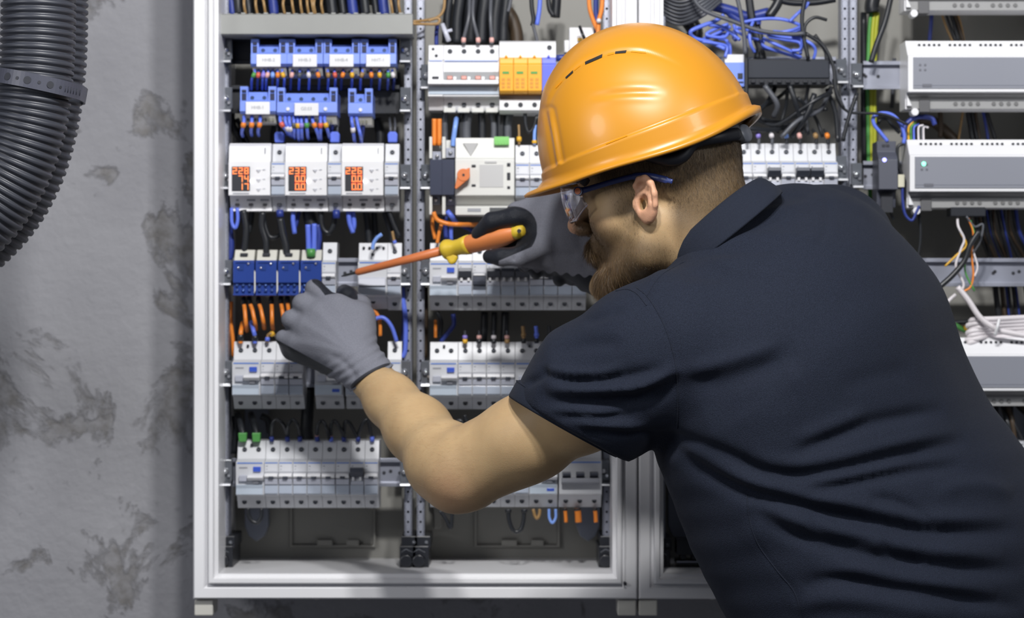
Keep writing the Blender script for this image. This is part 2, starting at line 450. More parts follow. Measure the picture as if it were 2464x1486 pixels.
# ================================================================ breakers
u = S
YT = 0.020
def mcb_profile(t=0, H=163):
    k = H/163
    return [(0.062, 0), (0.024, 0), (0.016, -43*k*u), (0.003, -48*k*u), (0.0, -50*k*u), (0.0, -128*k*u), (0.003, -130*k*u), (0.012, -133*k*u), (0.024, -163*k*u), (0.062, -163*k*u)]
def screw_mesh(name, xs, zs_top, zs_bot, root):
    for x in xs:
        for zz, yy in ((zs_top, 0.0185), (zs_bot, 0.0165)):
            if zz is None: continue
            s = MB(); s.cyl_y(x*u, -zz*u, 5.6*u, yy, yy+0.004, 16); s.m(1)
            s.box(x*u-4*u, x*u+4*u, yy-0.0002, yy+0.001, -zz*u-0.5*u, -zz*u+0.5*u)
            s.build('terminal_screw', [M_hole, M_steel], root, local=True)
def add_mcb(root, w=34.3, x0=0, lever='white', H=163):
    """parts of one pole, local coordinates, front-left-top corner at the origin"""
    a, b = x0*u+0.0002, (x0+w)*u-0.0002
    m = MB(); m.prism_x(mcb_profile(H=H), a, b); m.m(1)
    m.box(a+0.001, b-0.001, 0.0145, 0.0165, -(H-30.5)*u, -(H-31)*u)
    m.build('housing', [M_white, M_print], root, local=True, bevel=0.0005)
    s = MB(); s.box(a+1.5*u, b-1.5*u, -0.0003, 0.001, -52.3*u, -50*u); s.build('printed_stripe', M_stripe, root, local=True)
    l = MB(); l.box(a+2.5*u, b-4*u, -0.0004, 0.001, -71*u, -55*u); l.m(1)
    l.box(a+4*u, a+8*u, -0.0006, 0, -60*u, -57.5*u); l.box(a+4*u, a+7*u, -0.0006, 0, -67*u, -65.5*u)
    l.build('rating_label', [mat('label_pale', (0.66, 0.67, 0.71), 0.4), M_print], root, local=True)
    q = MB(); q.box(a+0.5*u, b-0.5*u, -0.0004, 0.001, -90*u, -73*u)
    q.build('lever_slot', M_print, root, local=True)
    c = (a+b)/2
    v = MB()
    if lever == 'white':
        v.prism_x([(0.0, -75*u), (-0.006, -77*u), (-0.0085, -82*u), (-0.006, -87*u), (0, -88*u)], a+1*u, b-1*u)
        v.m(1); v.box(c-6*u, c+6*u, -0.0090, -0.006, -88*u, -82*u)
        v.m(2); v.prism_x([(0.0, -89*u), (-0.0055, -89*u), (-0.003, -103*u), (0, -103*u)], a+1*u, b-1*u)
    elif lever == 'dark':
        v.m(1); v.prism_x([(0.0, -62*u), (-0.013, -62*u), (-0.014, -70*u), (-0.006, -83*u), (0, -84*u)], a+1*u, b-1*u)
        v.m(0); v.box(a+5*u, a+11*u, -0.004, 0, -93*u, -84*u); v.box(b-11*u, b-5*u, -0.004, 0, -93*u, -84*u)
        v.m(2); v.box(a+1*u, b-1*u, -0.001, 0, -103*u, -94*u)
    else:
        v.m(1); v.prism_x([(0.0, -80*u), (-0.005, -82*u), (-0.013, -92*u), (-0.012, -101*u), (0, -104*u)], a+1*u, b-1*u)
        v.m(0); v.box(a+3*u, b-3*u, -0.004, 0, -80*u, -75*u)
    v.build('lever', [M_white2, M_dark, M_lav], root, local=True, bevel=0.0006)
    w_ = MB(); w_.prism_x([(0.0, -104*u), (-0.0015, -105*u), (-0.0022, -124*u), (-0.0005, -127*u), (0, -127*u)], a+1*u, b-1*u)
    w_.build('label_window', M_win, root, local=True, bevel=0.0003)
    screw_mesh('s', [x0+w/2], 21, H-15.5, root)
def add_rcbo(root, x0=0, w=69, H=163, flip=False, upw=True):
    a, b = x0*u+0.0002, (x0+w)*u-0.0002
    m = MB(); m.prism_x(mcb_profile(H=H), a, b); m.m(1)
    m.box((a+b)/2-3*u, (a+b)/2+3*u, 0.018, 0.021, -13*u, -7*u)
    m.build('housing', [M_white, M_slot], root, local=True, bevel=0.0005)
    s = MB(); s.box(a+3*u, b-4*u, -0.0004, 0.001, -53*u, -50*u); s.build('printed_stripe', M_stripe, root, local=True)
    zb = (-60, -72) if not flip else (-113, -121)
    t = MB(); t.box(a+42*u, b-8*u, -0.003, 0.001, zb[1]*u, zb[0]*u); t.build('test_button', M_bluebtn, root, local=True, bevel=0.0005)
    p = MB(); zz = -61 if not flip else -96
    px0 = a+(8 if not flip else 42)*u
    p.box(px0, px0+20*u, -0.0005, 0, (zz-3)*u, zz*u); p.build('printed_rating', M_print, root, local=True)
    l = MB(); l.prism_x([(0, -80*u), (-0.007, -80*u), (-0.012, -85*u), (-0.008, -92*u), (0, -94*u)], a+29*u, b-1*u)
    l.m(1); l.prism_x([(0, -94*u), (-0.006, -93*u), (-0.004, -101*u), (0, -101*u)], a+42*u, b-12*u)
    l.build('lever', [M_white2, M_print], root, local=True, bevel=0.0006)
    d = MB(); d.prism_x([(0, -80*u), (-0.005, -81*u), (-0.004, -95*u), (0, -96*u)], a+8*u, a+27*u); d.build('side_lever', M_lav, root, local=True, bevel=0.0005)
    g = MB(); g.prism_x([(0, -103*u), (-0.004, -104*u), (-0.0025, -112*u), (-0.003, -127*u), (0, -127*u)], a+1*u, b-3*u)
    g.build('label_window', mat('pale_blue_window', (0.50, 0.57, 0.66), 0.2, coat=0.4), root, local=True, bevel=0.0003)
    screw_mesh('s', [x0+17.5, x0+51.5], 21, H-15.5, root)
PROTO = {}
def place(kind, px, py, label, cat='circuit breaker', group=None, builder=None, name='circuit_breaker'):
    loc = W(px, py, 0)
    if kind not in PROTO:
        r = thing(name, label, cat, loc, group); builder(r)
        PROTO[kind] = (r, tree_map(r)); return r
    r, mp = PROTO[kind]
    c = copy_tree(r, mp); c.location = loc; c['label'] = label
    if group: c['group'] = group
    elif 'group' in c.keys(): del c['group']
    return c
ORD = ['first', 'second', 'third', 'fourth', 'fifth', 'sixth', 'seventh', 'eighth', 'ninth', 'tenth', 'eleventh', 'twelfth']
def one_pole_label(spec, s, k, where):
    many = sum(1 for q in spec if q in ('w', 'd', 'o')) > 1
    return (ORD[k]+' ' if many else '')+'one-pole breaker with %s lever ' % {'w': 'white', 'd': 'raised dark', 'o': 'lowered dark'}[s]+where
def row(px, py, spec, where, group):
    """spec letters: r two-pole with blue button, R the same flipped, w/d/o one pole with white, dark raised, dark lowered lever, _ gap in px"""
    x = px; n = {}; k = 0; kr = 0
    for s in spec:
        if isinstance(s, (int, float)): x += s; continue
        if s in 'rR':
            kr += 1
            place(s, x, py, 'two-pole breaker with blue test button %s' % (where if kr == 1 else where+', further right'), 'circuit breaker', None,
                  (lambda r: add_rcbo(r)) if s == 'r' else (lambda r: add_rcbo(r, flip=True)), 'residual_current_breaker')
            x += 69
        else:
            lv = {'w': 'white', 'd': 'dark', 'o': 'down'}[s]
            place(s, x, py, one_pole_label(spec, s, k, where),
                  'circuit breaker', group, lambda r, lv=lv: add_mcb(r, lever=lv))
            x += 34.3; k += 1
    return x
G1 = 'one-pole breakers in the left cabinet'
# left bay
row(652, 343, 'w', 'in the meter row, right of the meter reading 228', G1)
row(788, 343, 'w', 'in the meter row, right of the meter reading 233', G1)
row(925, 343, 'w', 'in the meter row, at its right end', G1)
row(774, 582, 'w', 'just right of the blue power blocks', G1)
row(558, 822, ['r', 'w', 'w', 'w'], 'in the row left of the gloved hand', G1)
row(757, 822, ['R', 5, 'w', 'w'], 'in the row under the gloved wrist', G1)
row(931, 822, 'w', 'right of the gloved wrist, beside the middle posts', G1)
row(567, 1062, ['r', 'w', 'w', 'w', 'w', 'w', 'w', 'd', 'w'], 'in the bottom row of the left bay', G1)
# right bay
row(1240, 346, ['w', 'w', 'w', 'w'], 'in the row right of the orange knob switch', G1)
row(1033, 583, ['r', 'd', 'o', 'd', 'd', 'd', 'w', 'w', 'd', 'd'], 'in the row below the screwdriver handle', G1)
row(1033, 823, ['r', 'w', 'w', 'w', 'w', 'r', 'w', 'w', 'w', 'w'], 'in the row left of the shirt sleeve', G1)
row(1033, 1060, ['w', 'w', 'w', 'w', 'w', 'w', 'w', 'R'], 'in the bottom row of the right bay', G1)
# right cabinet
row(1776, 342, ['w', 'w', 'd', 'w', 'd', 'd', 'w'], 'in the row right of the helmet', 'one-pole breakers in the right cabinet')

# three-pole breaker with joined dark levers, bottom right of the left cabinet
def add_three(root):
    w = 103; a, b = 0, w*u
    m = MB(); m.prism_x(mcb_profile(), a, b); m.build('housing', M_white, root, local=True, bevel=0.0005)
    s = MB(); s.box(a+3*u, b-3*u, -0.0004, 0.001, -53*u, -50*u); s.build('printed_stripe', M_stripe, root, local=True)
    for i in range(3):
        l = MB(); x = (8+i*33)*u
        l.prism_x([(0, -74*u), (-0.010, -76*u), (-0.010, -82*u), (-0.004, -88*u), (0, -90*u)], x, x+20*u); l.build('lever', M_dark, root, local=True, bevel=0.0005)
    t = MB(); t.prism_x([(0, -88*u), (-0.012, -89*u), (-0.012, -98*u), (0, -104*u)], 6*u, 97*u); t.build('lever_bar', M_print, root, local=True, bevel=0.0006)
    screw_mesh('s', [17, 51, 86], 21, 147, root)
place('three', 1345, 1060, 'three-pole breaker with joined dark levers in the bottom right corner of the left cabinet', 'circuit breaker', None, add_three, 'three_pole_breaker')

# combined breaker with angled top, beside the screwdriver tip
def add_combo(root):
    w = 70; a, b = 0, w*u
    m = MB(); m.prism_x(mcb_profile(H=160), a, b)
    m.m(1)
    for x in (12, 26, 44, 60): m.cyl_y(x*u, -12*u, 3.4*u, 0.018, 0.023, 10)
    m.cyl_y(34*u, -28*u, 4*u, 0.016, 0.02, 10)
    m.build('housing', [M_white, M_slot], root, local=True, bevel=0.0005)
    s = MB(); s.box(a+4*u, b-4*u, -0.0004, 0.001, -50*u, -47*u); s.build('printed_stripe', M_stripe, root, local=True)
    c = MB(); c.prism_x([(0, -84*u), (-0.004, -86*u), (-0.006, -104*u), (0, -106*u)], 2*u, 67*u); c.build('sloped_cover', M_lav, root, local=True, bevel=0.0005)
    v = MB(); v.prism_x([(0, -106*u), (-0.003, -107*u), (-0.003, -127*u), (0, -127*u)], 2*u, 67*u); v.build('label_window', M_win, root, local=True, bevel=0.0003)
    screw_mesh('s', [35], None, 142, root)
place('combo', 861, 583, 'two-module breaker with blue wire in its top, right of the screwdriver tip', 'circuit breaker', None, add_combo, 'combined_breaker')
row(931, 583, 'w', 'just left of the middle posts, behind the screwdriver shaft', G1)

# ================================================================ meters with orange digits
SEG = {'0': 'abcdef', '1': 'bc', '2': 'abged', '3': 'abgcd', '4': 'fgbc', '6': 'afgedc', '7': 'abc', '8': 'abcdefg'}
def digit(mb, ch, x, z, w, h, t, y):
    for s_ in SEG[ch]:
        r = {'a': (x, x+w, z-t, z), 'g': (x, x+w, z-h/2-t/2, z-h/2+t/2), 'd': (x, x+w, z-h, z-h+t), 'f': (x, x+t, z-h/2, z), 'b': (x+w-t, x+w, z-h/2, z),
             'e': (x, x+t, z-h, z-h/2), 'c': (x+w-t, x+w, z-h, z-h/2)}[s_]
        mb.box(r[0], r[1], y-0.0006, y, r[2], r[3])
def meter(px, py, lines, label):
    root = thing('voltage_meter', label, 'meter', W(px, py, 0))
    w = 101; b = w*u
    m = MB(); m.prism_x([(0.062, 0), (0.012, 0), (0.004, -8*u), (0.0, -44*u), (-0.002, -45*u), (-0.003, -127*u), (0.012, -129*u), (0.022, -157*u), (0.02, -163*u), (0.062, -163*u)], 0.0002, b-0.0002)
    m.build('housing', M_white2, root, local=True, bevel=0.0006)
    f = MB(); f.box(9*u, 52*u, -0.0045, 0.0, -116*u, -58*u); d = f.build('display', M_slot, root, local=True, bevel=0.0004)
    for i, ln in enumerate(lines):
        for k, ch in enumerate(ln):
            if ch == ' ': continue
            if ch == '.': continue
            q = MB(); digit(q, ch, (11+k*14)*u, -(60.5+i*19)*u, 10*u, 15.5*u, 2.1*u, -0.0046)
            if k == 1 and i and '.' in label: pass
            q.build('lit_digit', M_led, d, local=True)
        if i and '.' in lines[i]: pass
    for i in DOTS.get(lines, ()):
        q = MB(); q.box((35.8)*u, (38.2)*u, -0.0052, -0.0046, -(59.5+i*19+16.5)*u, -(59.5+i*19+13.5)*u); q.build('lit_point', M_led, d, local=True)
    q = MB(); q.dome_y(57*u, -93*u, 4.6*u, -0.003, 0.0012); q.build('indicator_lamp', M_ledw, root, local=True)
    for i in range(3):
        q = MB(); q.prism_y([((68)*u, -(65+i*23)*u), (78*u, -(65+i*23)*u), (73*u, -(72+i*23)*u)], -0.0042, -0.002); q.box(83*u, 89*u, -0.0034, -0.002, -(66+i*23)*u, -(64+i*23)*u)
        q.build('setting_button', mat('pale_print', (0.50, 0.51, 0.56), 0.5), root, local=True)
    for bx in [((18+i*33)-wd/2, (18+i*33)+wd/2, 0.0135, 0.016, -139, -135) for i, wd in enumerate((6, 20, 20))]+[(87, 89, 0.0, 0.003, -26, -12), (11, 50, -0.0034, -0.002, -124, -121)]:
        q = MB(); q.box(bx[0]*u, bx[1]*u, bx[2], bx[3], bx[4]*u, bx[5]*u); q.build('printed_text', M_print, root, local=True)
    for x in (17, 50, 84):
        s = MB(); s.cyl_y(x*u, -148*u, 5.5*u, 0.0175, 0.022, 14); s.build('terminal_screw', mat('dull_screw', (0.12, 0.12, 0.13), 0.5), root, local=True)
    return root
DOTS = {('233', ' 00', ' 00'): (1, 2), ('226', ' 00', ' 00'): (1, 2), ('228', ' 74', ' 17'): ()}
meter(550, 343, ('228', ' 74', ' 17'), 'white meter with orange digits reading 228, leftmost of the three')
meter(686, 343, ('233', ' 00', ' 00'), 'white meter with orange digits reading 233, middle of the three')
meter(822, 343, ('226', ' 00', ' 00'), 'white meter with orange digits reading 226, rightmost of the three')

# ================================================================ blue neutral terminal blocks
def term_block(px, py, w, txt, nscr, label, dots=()):
    root = thing('terminal_block', label, 'terminal block', W(px, py, 0), 'blue terminal blocks at the top of the left bay')
    U = lambda x: x*u
    m = MB()
    m.prism_x([(0.05, -12*u), (0.008, -12*u), (0.0, -32*u), (-0.004, -36*u), (-0.005, -60*u), (0.0, -66*u), (0.05, -66*u)], U(0), U(w))
    for x in (0, w-19):
        m.box(U(x), U(x+19), -0.002, 0.012, -10*u, 0); m.box(U(x), U(x+4.5), -0.002, 0.012, -36*u, -10*u); m.box(U(x+14.5), U(x+19), -0.002, 0.012, -36*u, -10*u)
        m.box(U(x+4), U(x+15), 0.0, 0.012, -17*u, -13*u)
    m.build('housing', M_termblue, root, local=True, bevel=0.0005)
    for x in (0, w-19):
        for za, zb_ in ((-33, -18), (-13, -8)):
            q = MB(); q.box(U(x+4.5), U(x+14.5), -0.0022, 0.005, za*u, zb_*u); q.build('latch_opening', mat('deep_navy', (0.01, 0.015, 0.06), 0.5), root, local=True)
    for i in range(nscr):
        x = w/2 if nscr == 1 else (29+i*(w-58)/(nscr-1))
        s = MB(); s.cyl_y(U(x), -27*u, 4.6*u, 0.0, 0.008, 14); s.build('terminal_screw', mat('screw_bluegrey', (0.04, 0.07, 0.16), 0.4, metal=0.4), root, local=True)
    if txt:
        c0 = w/2-29 if w < 120 else w/2-30
        l = MB(); l.box(U(c0), U(c0+58), -0.0075, -0.004, -68*u, -38*u); lo = l.build('name_tag', M_white2, root, local=True, bevel=0.0008)
        text_part('tag_lettering', txt, 0.0055, M_print, lo, (U(c0+29), -0.0077, -52*u))
    for x in dots:
        s = MB(); s.cyl_y(U(x), -52*u, 4.4*u, -0.0065, 0, 12); s.build('white_plug', M_white2, root, local=True)
    c = MB(); c.prism_x([(0.05, -66*u), (0.003, -66*u), (0.004, -70*u), (0.012, -86*u), (0.05, -86*u)], U(3), U(w-3)); c.m(1)
    n = int((w-8)/8.6)
    for i in range(n): c.box(U(6+i*8.6), U(6+i*8.6+5), 0.0065, 0.011, -83*u, -73*u)
    c.build('wire_entry_strip', [M_cream, mat('entry_olive', (0.17, 0.17, 0.13), 0.6)], root, local=True, bevel=0.0003)
for px, w, t, nm in ((604, 87, 'HHB-2', 'HHB-2, first from the left'), (691, 87, 'HHB-3', 'HHB-3, second from the left'), (779, 87, 'HHB-4', 'HHB-4, third from the left'), (867, 87, 'HHT-1', 'HHT-1, rightmost')):
    term_block(px, 94, w, t, 2, 'light blue terminal block with white tag in the upper row, '+nm.split(', ')[1])
term_block(578, 208, 87, 'HHB-1', 2, 'light blue terminal block with white tag at the left of the lower row')
term_block(667, 211, 145, 'G0.03', 4, 'long light blue terminal block with a centred white tag in the lower row', (27, 117))
term_block(838, 213, 59, None, 1, 'short light blue terminal block without a tag in the lower row', (30,))

# ================================================================ deep blue power blocks
def power_block(px, py, label, sleeve, gl=True):
    root = thing('power_block', label, 'distribution block', W(px, py, 0), 'blue power blocks')
    m = MB(); m.prism_x([(0.055, 0), (0.018, 0), (0.006, -26*u), (0.055, -26*u)], 2*u, 50*u); m.m(1); m.box(16*u, 34*u, 0.008, 0.014, -16*u, -8*u)
    m.build('cream_top', [M_cream, M_slot], root, local=True, bevel=0.0006)
    m = MB(); m.prism_x([(0.055, -26*u), (0.003, -26*u), (0.0, -30*u), (-0.001, -80*u), (0.004, -82*u), (0.004, -104*u), (-0.002, -106*u), (-0.002, -111*u), (0.055, -111*u)], 0.5*u, 52*u)
    m.build('housing', M_deepblue, root, local=True, bevel=0.0008)
    s = MB(); s.box(8*u, 44*u, -0.0015, 0.0, -32*u, -30*u); s.box(14*u, 26*u, -0.0014, 0.004, -50*u, -36*u); s.build('window_rib', mat('navy_rib', (0.02, 0.05, 0.22), 0.25), root, local=True)
    for x, z in ((14, 44), (38, 34)):
        q = MB(); q.dome_y(x*u, -z*u, 3.2*u, -0.0012, 0.002); q.build('bright_screw', M_bright, root, local=True)
    for i in range(3):
        for j in range(2):
            q = MB(); q.dome_y((10+i*15)*u, -(86+j*13)*u, 4.2*u, 0.003, 0.003); q.build('outlet_screw', mat('screw_seen_through_blue', (0.10, 0.18, 0.48), 0.12, metal=0.6), root, local=True)
    if gl:
        g = MB(); g.prism_y([(52*u, -50*u), (55*u, -56*u), (55*u, -98*u), (52*u, -106*u)], -0.002, 0.004); g.build('side_clip', M_warm, root, local=True)
for i, px in enumerate((560, 614, 668, 722)):
    power_block(px, 600, 'deep blue power block with cream top, %s' % ('leftmost of the four', 'second from the left', 'third from the left', 'rightmost, behind the gloved forefinger')[i], None, i < 3)

# ================================================================ four-pole main switch and surge protector
def main_switch():
    root = thing('main_switch', 'wide white four-pole switch with small red levers at the top of the right bay', 'switch', W(1030, 104, 0))
    H = 162
    m = MB(); m.prism_x([(0.062, 0), (0.022, 0), (0.014, -36*u), (0.003, -42*u), (0, -48*u), (-0.001, -128*u), (0.012, -130*u), (0.022, -160*u), (0.062, -160*u)], 36.5*u, 171*u)
    m.build('housing', M_white2, root, local=True, bevel=0.0006)
    m = MB(); m.prism_x([(0.062, 0), (0.022, 0), (0.014, -36*u), (0.001, -42*u), (0, -48*u), (-0.002, -128*u), (0.012, -130*u), (0.022, -158*u), (0.062, -158*u)], 0, 36*u); m.m(1)
    m.cyl_y(11*u, -10*u, 3.5*u, 0.018, 0.022, 10); m.cyl_y(19*u, -27*u, 4*u, 0.014, 0.018, 10); m.box(10*u, 26*u, -0.0025, 0, -86*u, -80*u)
    m.build('auxiliary_contact', [M_white2, M_slot], root, local=True, bevel=0.0006)
    s = MB(); s.box(3*u, 34*u, -0.0008, 0.001, -43.5*u, -41*u); s.box(40*u, 168*u, -0.0008, 0.002, -43.5*u, -41*u); s.build('printed_stripe', mat('faint_blue', (0.38, 0.46, 0.75), 0.4), root, local=True)
    q = MB(); q.box(38*u, 170*u, -0.0015, 0.0, -89*u, -69*u); q.build('lever_slot', mat('slot_grey', (0.28, 0.29, 0.30), 0.5), root, local=True)
    for i in range(4):
        x = (52+i*34)*u
        l = MB(); l.prism_x([(0, -78*u), (-0.005, -79*u), (-0.006, -88*u), (0, -89*u)], x-6*u, x+7*u); l.build('red_lever', M_red, root, local=True, bevel=0.0005)
        w_ = MB(); w_.box(x+9*u, x+16*u, -0.004, 0, -88*u, -81*u); w_.build('lever_stop', M_white2, root, local=True)
        for zz in (16, 145):
            t = MB(); t.cyl_y(x, -zz*u, 5.8*u, 0.0165 if zz < 50 else 0.0155, 0.02, 16); t.build('terminal_screw', M_hole, root, local=True)
        t = MB(); t.box(x-15*u, x+13*u, 0.016, 0.03, -163*u, -153*u); t.build('terminal_foot', M_warm, root, local=True)
    b = MB(); b.prism_x([(0, -90*u), (-0.016, -91*u), (-0.018, -101*u), (0, -103*u)], 0.5*u, 170*u); b.build('joining_bar', M_white2, root, local=True, bevel=0.0008)
    c = MB(); c.prism_x([(-0.001, -104*u), (-0.003, -104*u), (-0.003, -123*u), (-0.001, -124*u)], 2*u, 170*u); c.build('label_window', mat('pale_blue_window', (0.50, 0.57, 0.66), 0.2, coat=0.4), root, local=True)
main_switch()
def surge():
    root = thing('surge_protector', 'white surge protector with three orange cartridges and one blue', 'surge protector', W(1201, 96, 0))
    m = MB(); m.prism_x([(0.062, 0), (0.012, 0), (0.002, -6*u), (0.002, -42*u), (0.008, -44*u), (0.02, -48*u), (0.02, -138*u), (0.006, -142*u), (0.006, -168*u), (0.012, -174*u), (0.062, -174*u)], 0.5*u, 137*u)
    m.build('housing', M_white2, root, local=True, bevel=0.0006)
    s = MB(); s.cyl_y(121*u, -18*u, 5.8*u, 0.0012, 0.006, 16); s.build('terminal_screw', M_hole, root, local=True)
    for i in range(4):
        x = (1+i*34)*u; mm = M_spdblue if i == 3 else M_orange
        c = MB(); c.prism_x([(0.03, -42*u), (0.001, -42*u), (-0.004, -46*u), (-0.006, -58*u), (-0.012, -62*u), (-0.012, -124*u), (-0.008, -130*u), (0.03, -131*u)], x, x+33.4*u)
        c.prism_y([(x+12*u, -42*u), (x+16*u, -35*u), (x+20*u, -42*u)], -0.002, 0.006)
        co = c.build('cartridge', mm, root, local=True, bevel=0.0006); co['label'] = 'blue cartridge' if i == 3 else 'orange cartridge'
        if i < 3:
            w_ = MB(); w_.box(x+7*u, x+23*u, -0.0126, -0.010, -84*u, -78*u); w_.build('status_window', mat('green_window', (0.12, 0.33, 0.08), 0.3), co, local=True)
            q = MB()
            for a_ in range(6):
                q.box(x+(5+(a_ % 2)*13)*u, x+(13+(a_ % 2)*13)*u, -0.0125, -0.0115, -(94+(a_//2)*9+6)*u, -(94+(a_//2)*9)*u)
            q.build('printed_text', mat('printed_rust', (0.62, 0.26, 0.02), 0.5), co, local=True)
        t = MB(); t.cyl_y(x+16.5*u, -155*u, 5.8*u, 0.0052, 0.008, 16); t.build('terminal_screw', M_hole, root, local=True)
surge()
# ================================================================ changeover switch with orange knob
def changeover():
    root = thing('changeover_switch', 'grey-white automatic changeover switch with orange knob and green plug', 'switch', W(1033, 331, 0))
    m = MB()
    for x0, x1 in ((0, 7), (31, 39)):
        m.box(x0*u, x1*u, -0.002, 0.05, -50*u, 2*u); m.box(x0*u, x1*u, -0.002, 0.05, -185*u, -138*u)
    m.box(0, 62*u, 0.03, 0.055, -180*u, -2*u)
    m.build('terminal_barrier', M_warm, root, local=True, bevel=0.0006)
    m = MB(); m.box(2*u, 61*u, -0.006, 0.05, -138*u, -53*u); m.box(30*u, 32*u, -0.0066, -0.006, -138*u, -53*u)
    m.build('dark_cover', mat('navy_cover', (0.035, 0.042, 0.075), 0.35), root, local=True, bevel=0.0008)
    for x, z in ((18, 44), (50, 35), (15, 148), (50, 148)):
        q = MB(); q.box((x-11)*u, (x+11)*u, 0.012, 0.03, -(z+12)*u, -(z-12)*u); q.build('terminal_clamp', M_steel, root, local=True, bevel=0.0005)
        q = MB(); q.dome_y(x*u, -z*u, 6*u, 0.012, 0.004); q.build('terminal_screw', M_bright, root, local=True)
    m = MB(); m.prism_x([(0.055, 0), (0.004, 0), (0.0, -48*u), (-0.008, -53*u), (-0.009, -140*u), (0.004, -143*u), (0.012, -162*u), (0.0, -166*u), (0.0, -186*u), (0.055, -186*u)], 63*u, 205*u)
    m.build('housing', M_warm, root, local=True, bevel=0.0008)
    g = MB(); g.box(156*u, 192*u, -0.004, 0.02, -18*u, 2*u)
    for i in range(5): g.box((158+i*7)*u, (162+i*7)*u, -0.0048, -0.004, -16*u, -6*u)
    g.build('green_plug', mat('light_green_plug', (0.22, 0.58, 0.16), 0.45), root, local=True, bevel=0.0005)
    tr = MB(); tr.prism_y([(82*u, -13*u), (117*u, -13*u), (100*u, -45*u)], -0.0006, 0.004); tr.build('warning_mark', mat('printed_mark', (0.42, 0.42, 0.42), 0.5), root, local=True)
    k = MB(); k.cyl_y(83*u, -92*u, 15.5*u, -0.022, -0.009, 28)
    k.prism_y([(68*u, -95*u), (62*u, -123*u), (66*u, -126*u), (92*u, -104*u), (80*u, -90*u)], -0.0212, -0.012)
    k.prism_y([(88*u, -78*u), (98*u, -74*u), (98*u, -88*u), (85*u, -95*u)], -0.0206, -0.012)
    ko = k.build('rotary_knob', M_knob, root, local=True, bevel=0.0008); ko['label'] = 'orange rotary knob'
    h = MB(); h.cyl_y(83*u, -92*u, 3.2*u, -0.0225, -0.02, 14); h.build('knob_socket', M_slot, ko, local=True)
    for a_ in ((107, 69, 5, 3), (107, 116, 5, 3), (191, 66, 4, 4), (191, 94, 4, 9), (191, 121, 3.5, 3.5)):
        q = MB(); q.box((a_[0]-a_[2])*u, (a_[0]+a_[2])*u, -0.0096, -0.008, -(a_[1]+a_[3])*u, -(a_[1]-a_[3])*u); q.build('panel_opening', M_slot, root, local=True, bevel=0.0005)
    q = MB(); q.box(121*u, 178*u, -0.0094, -0.008, -120*u, -66*u); q.box(134*u, 162*u, -0.0094, -0.008, -62*u, -57*u)
    q.build('printed_diagram', mat('print_faint', (0.50, 0.50, 0.50), 0.5), root, local=True)
    q = MB(); q.box(92*u, 124*u, -0.0006, 0.001, -178*u, -170*u); q.build('bottom_mark', mat('print_faint2', (0.32, 0.33, 0.36), 0.5), root, local=True)
    q = MB(); q.box(145*u, 200*u, -0.0006, 0.001, -178*u, -168*u); q.build('bottom_socket', mat('socket_grey', (0.08, 0.085, 0.09), 0.5), root, local=True)
changeover()

# white distribution block half hidden by the helmet
def small_white():
    root = thing('white_terminal_block', 'small white terminal block just left of the top of the helmet', 'terminal block', W(1370, 66, 0.04))
    m = MB(); m.box(0, 60*u, 0, 0.03, -60*u, 0); m.box(-12*u, 0, 0.004, 0.03, -60*u, -30*u); m.build('housing', M_white2, root, local=True, bevel=0.001)
    q = MB(); q.box(20*u, 32*u, -0.003, 0, -34*u, -26*u); q.build('brass_terminal', mat('brass', (0.5, 0.3, 0.05), 0.3, metal=0.6), root, local=True)
small_white()

# ================================================================ grey duct cover
def duct():
    a = W(521, 84, -0.02); b = W(993, 32, -0.02)
    root = thing('cable_duct', 'grey slotted cable duct across the top of the left bay', 'cable duct', ((a.x+b.x)/2, 0, a.z))
    c = MB(); c.prism_x([(-0.02, a.z+0.001), (-0.02, b.z-0.002), (-0.014, b.z), (0.03, b.z), (0.03, a.z), (-0.014, a.z)], a.x, b.x); c.build('cover', M_duct, root, bevel=0.0008)
    t = MB(); n = 26
    for i in range(n):
        x = a.x+(b.x-a.x)*(i+0.1)/n; w = (b.x-a.x)/n*0.55
        t.box(x, x+w, -0.006, -0.003, b.z, b.z+0.0016+0.001*(i % 3 == 0)); 
    t.build('duct_finger', M_duct, root)
    # dark devices filling the space above
duct()

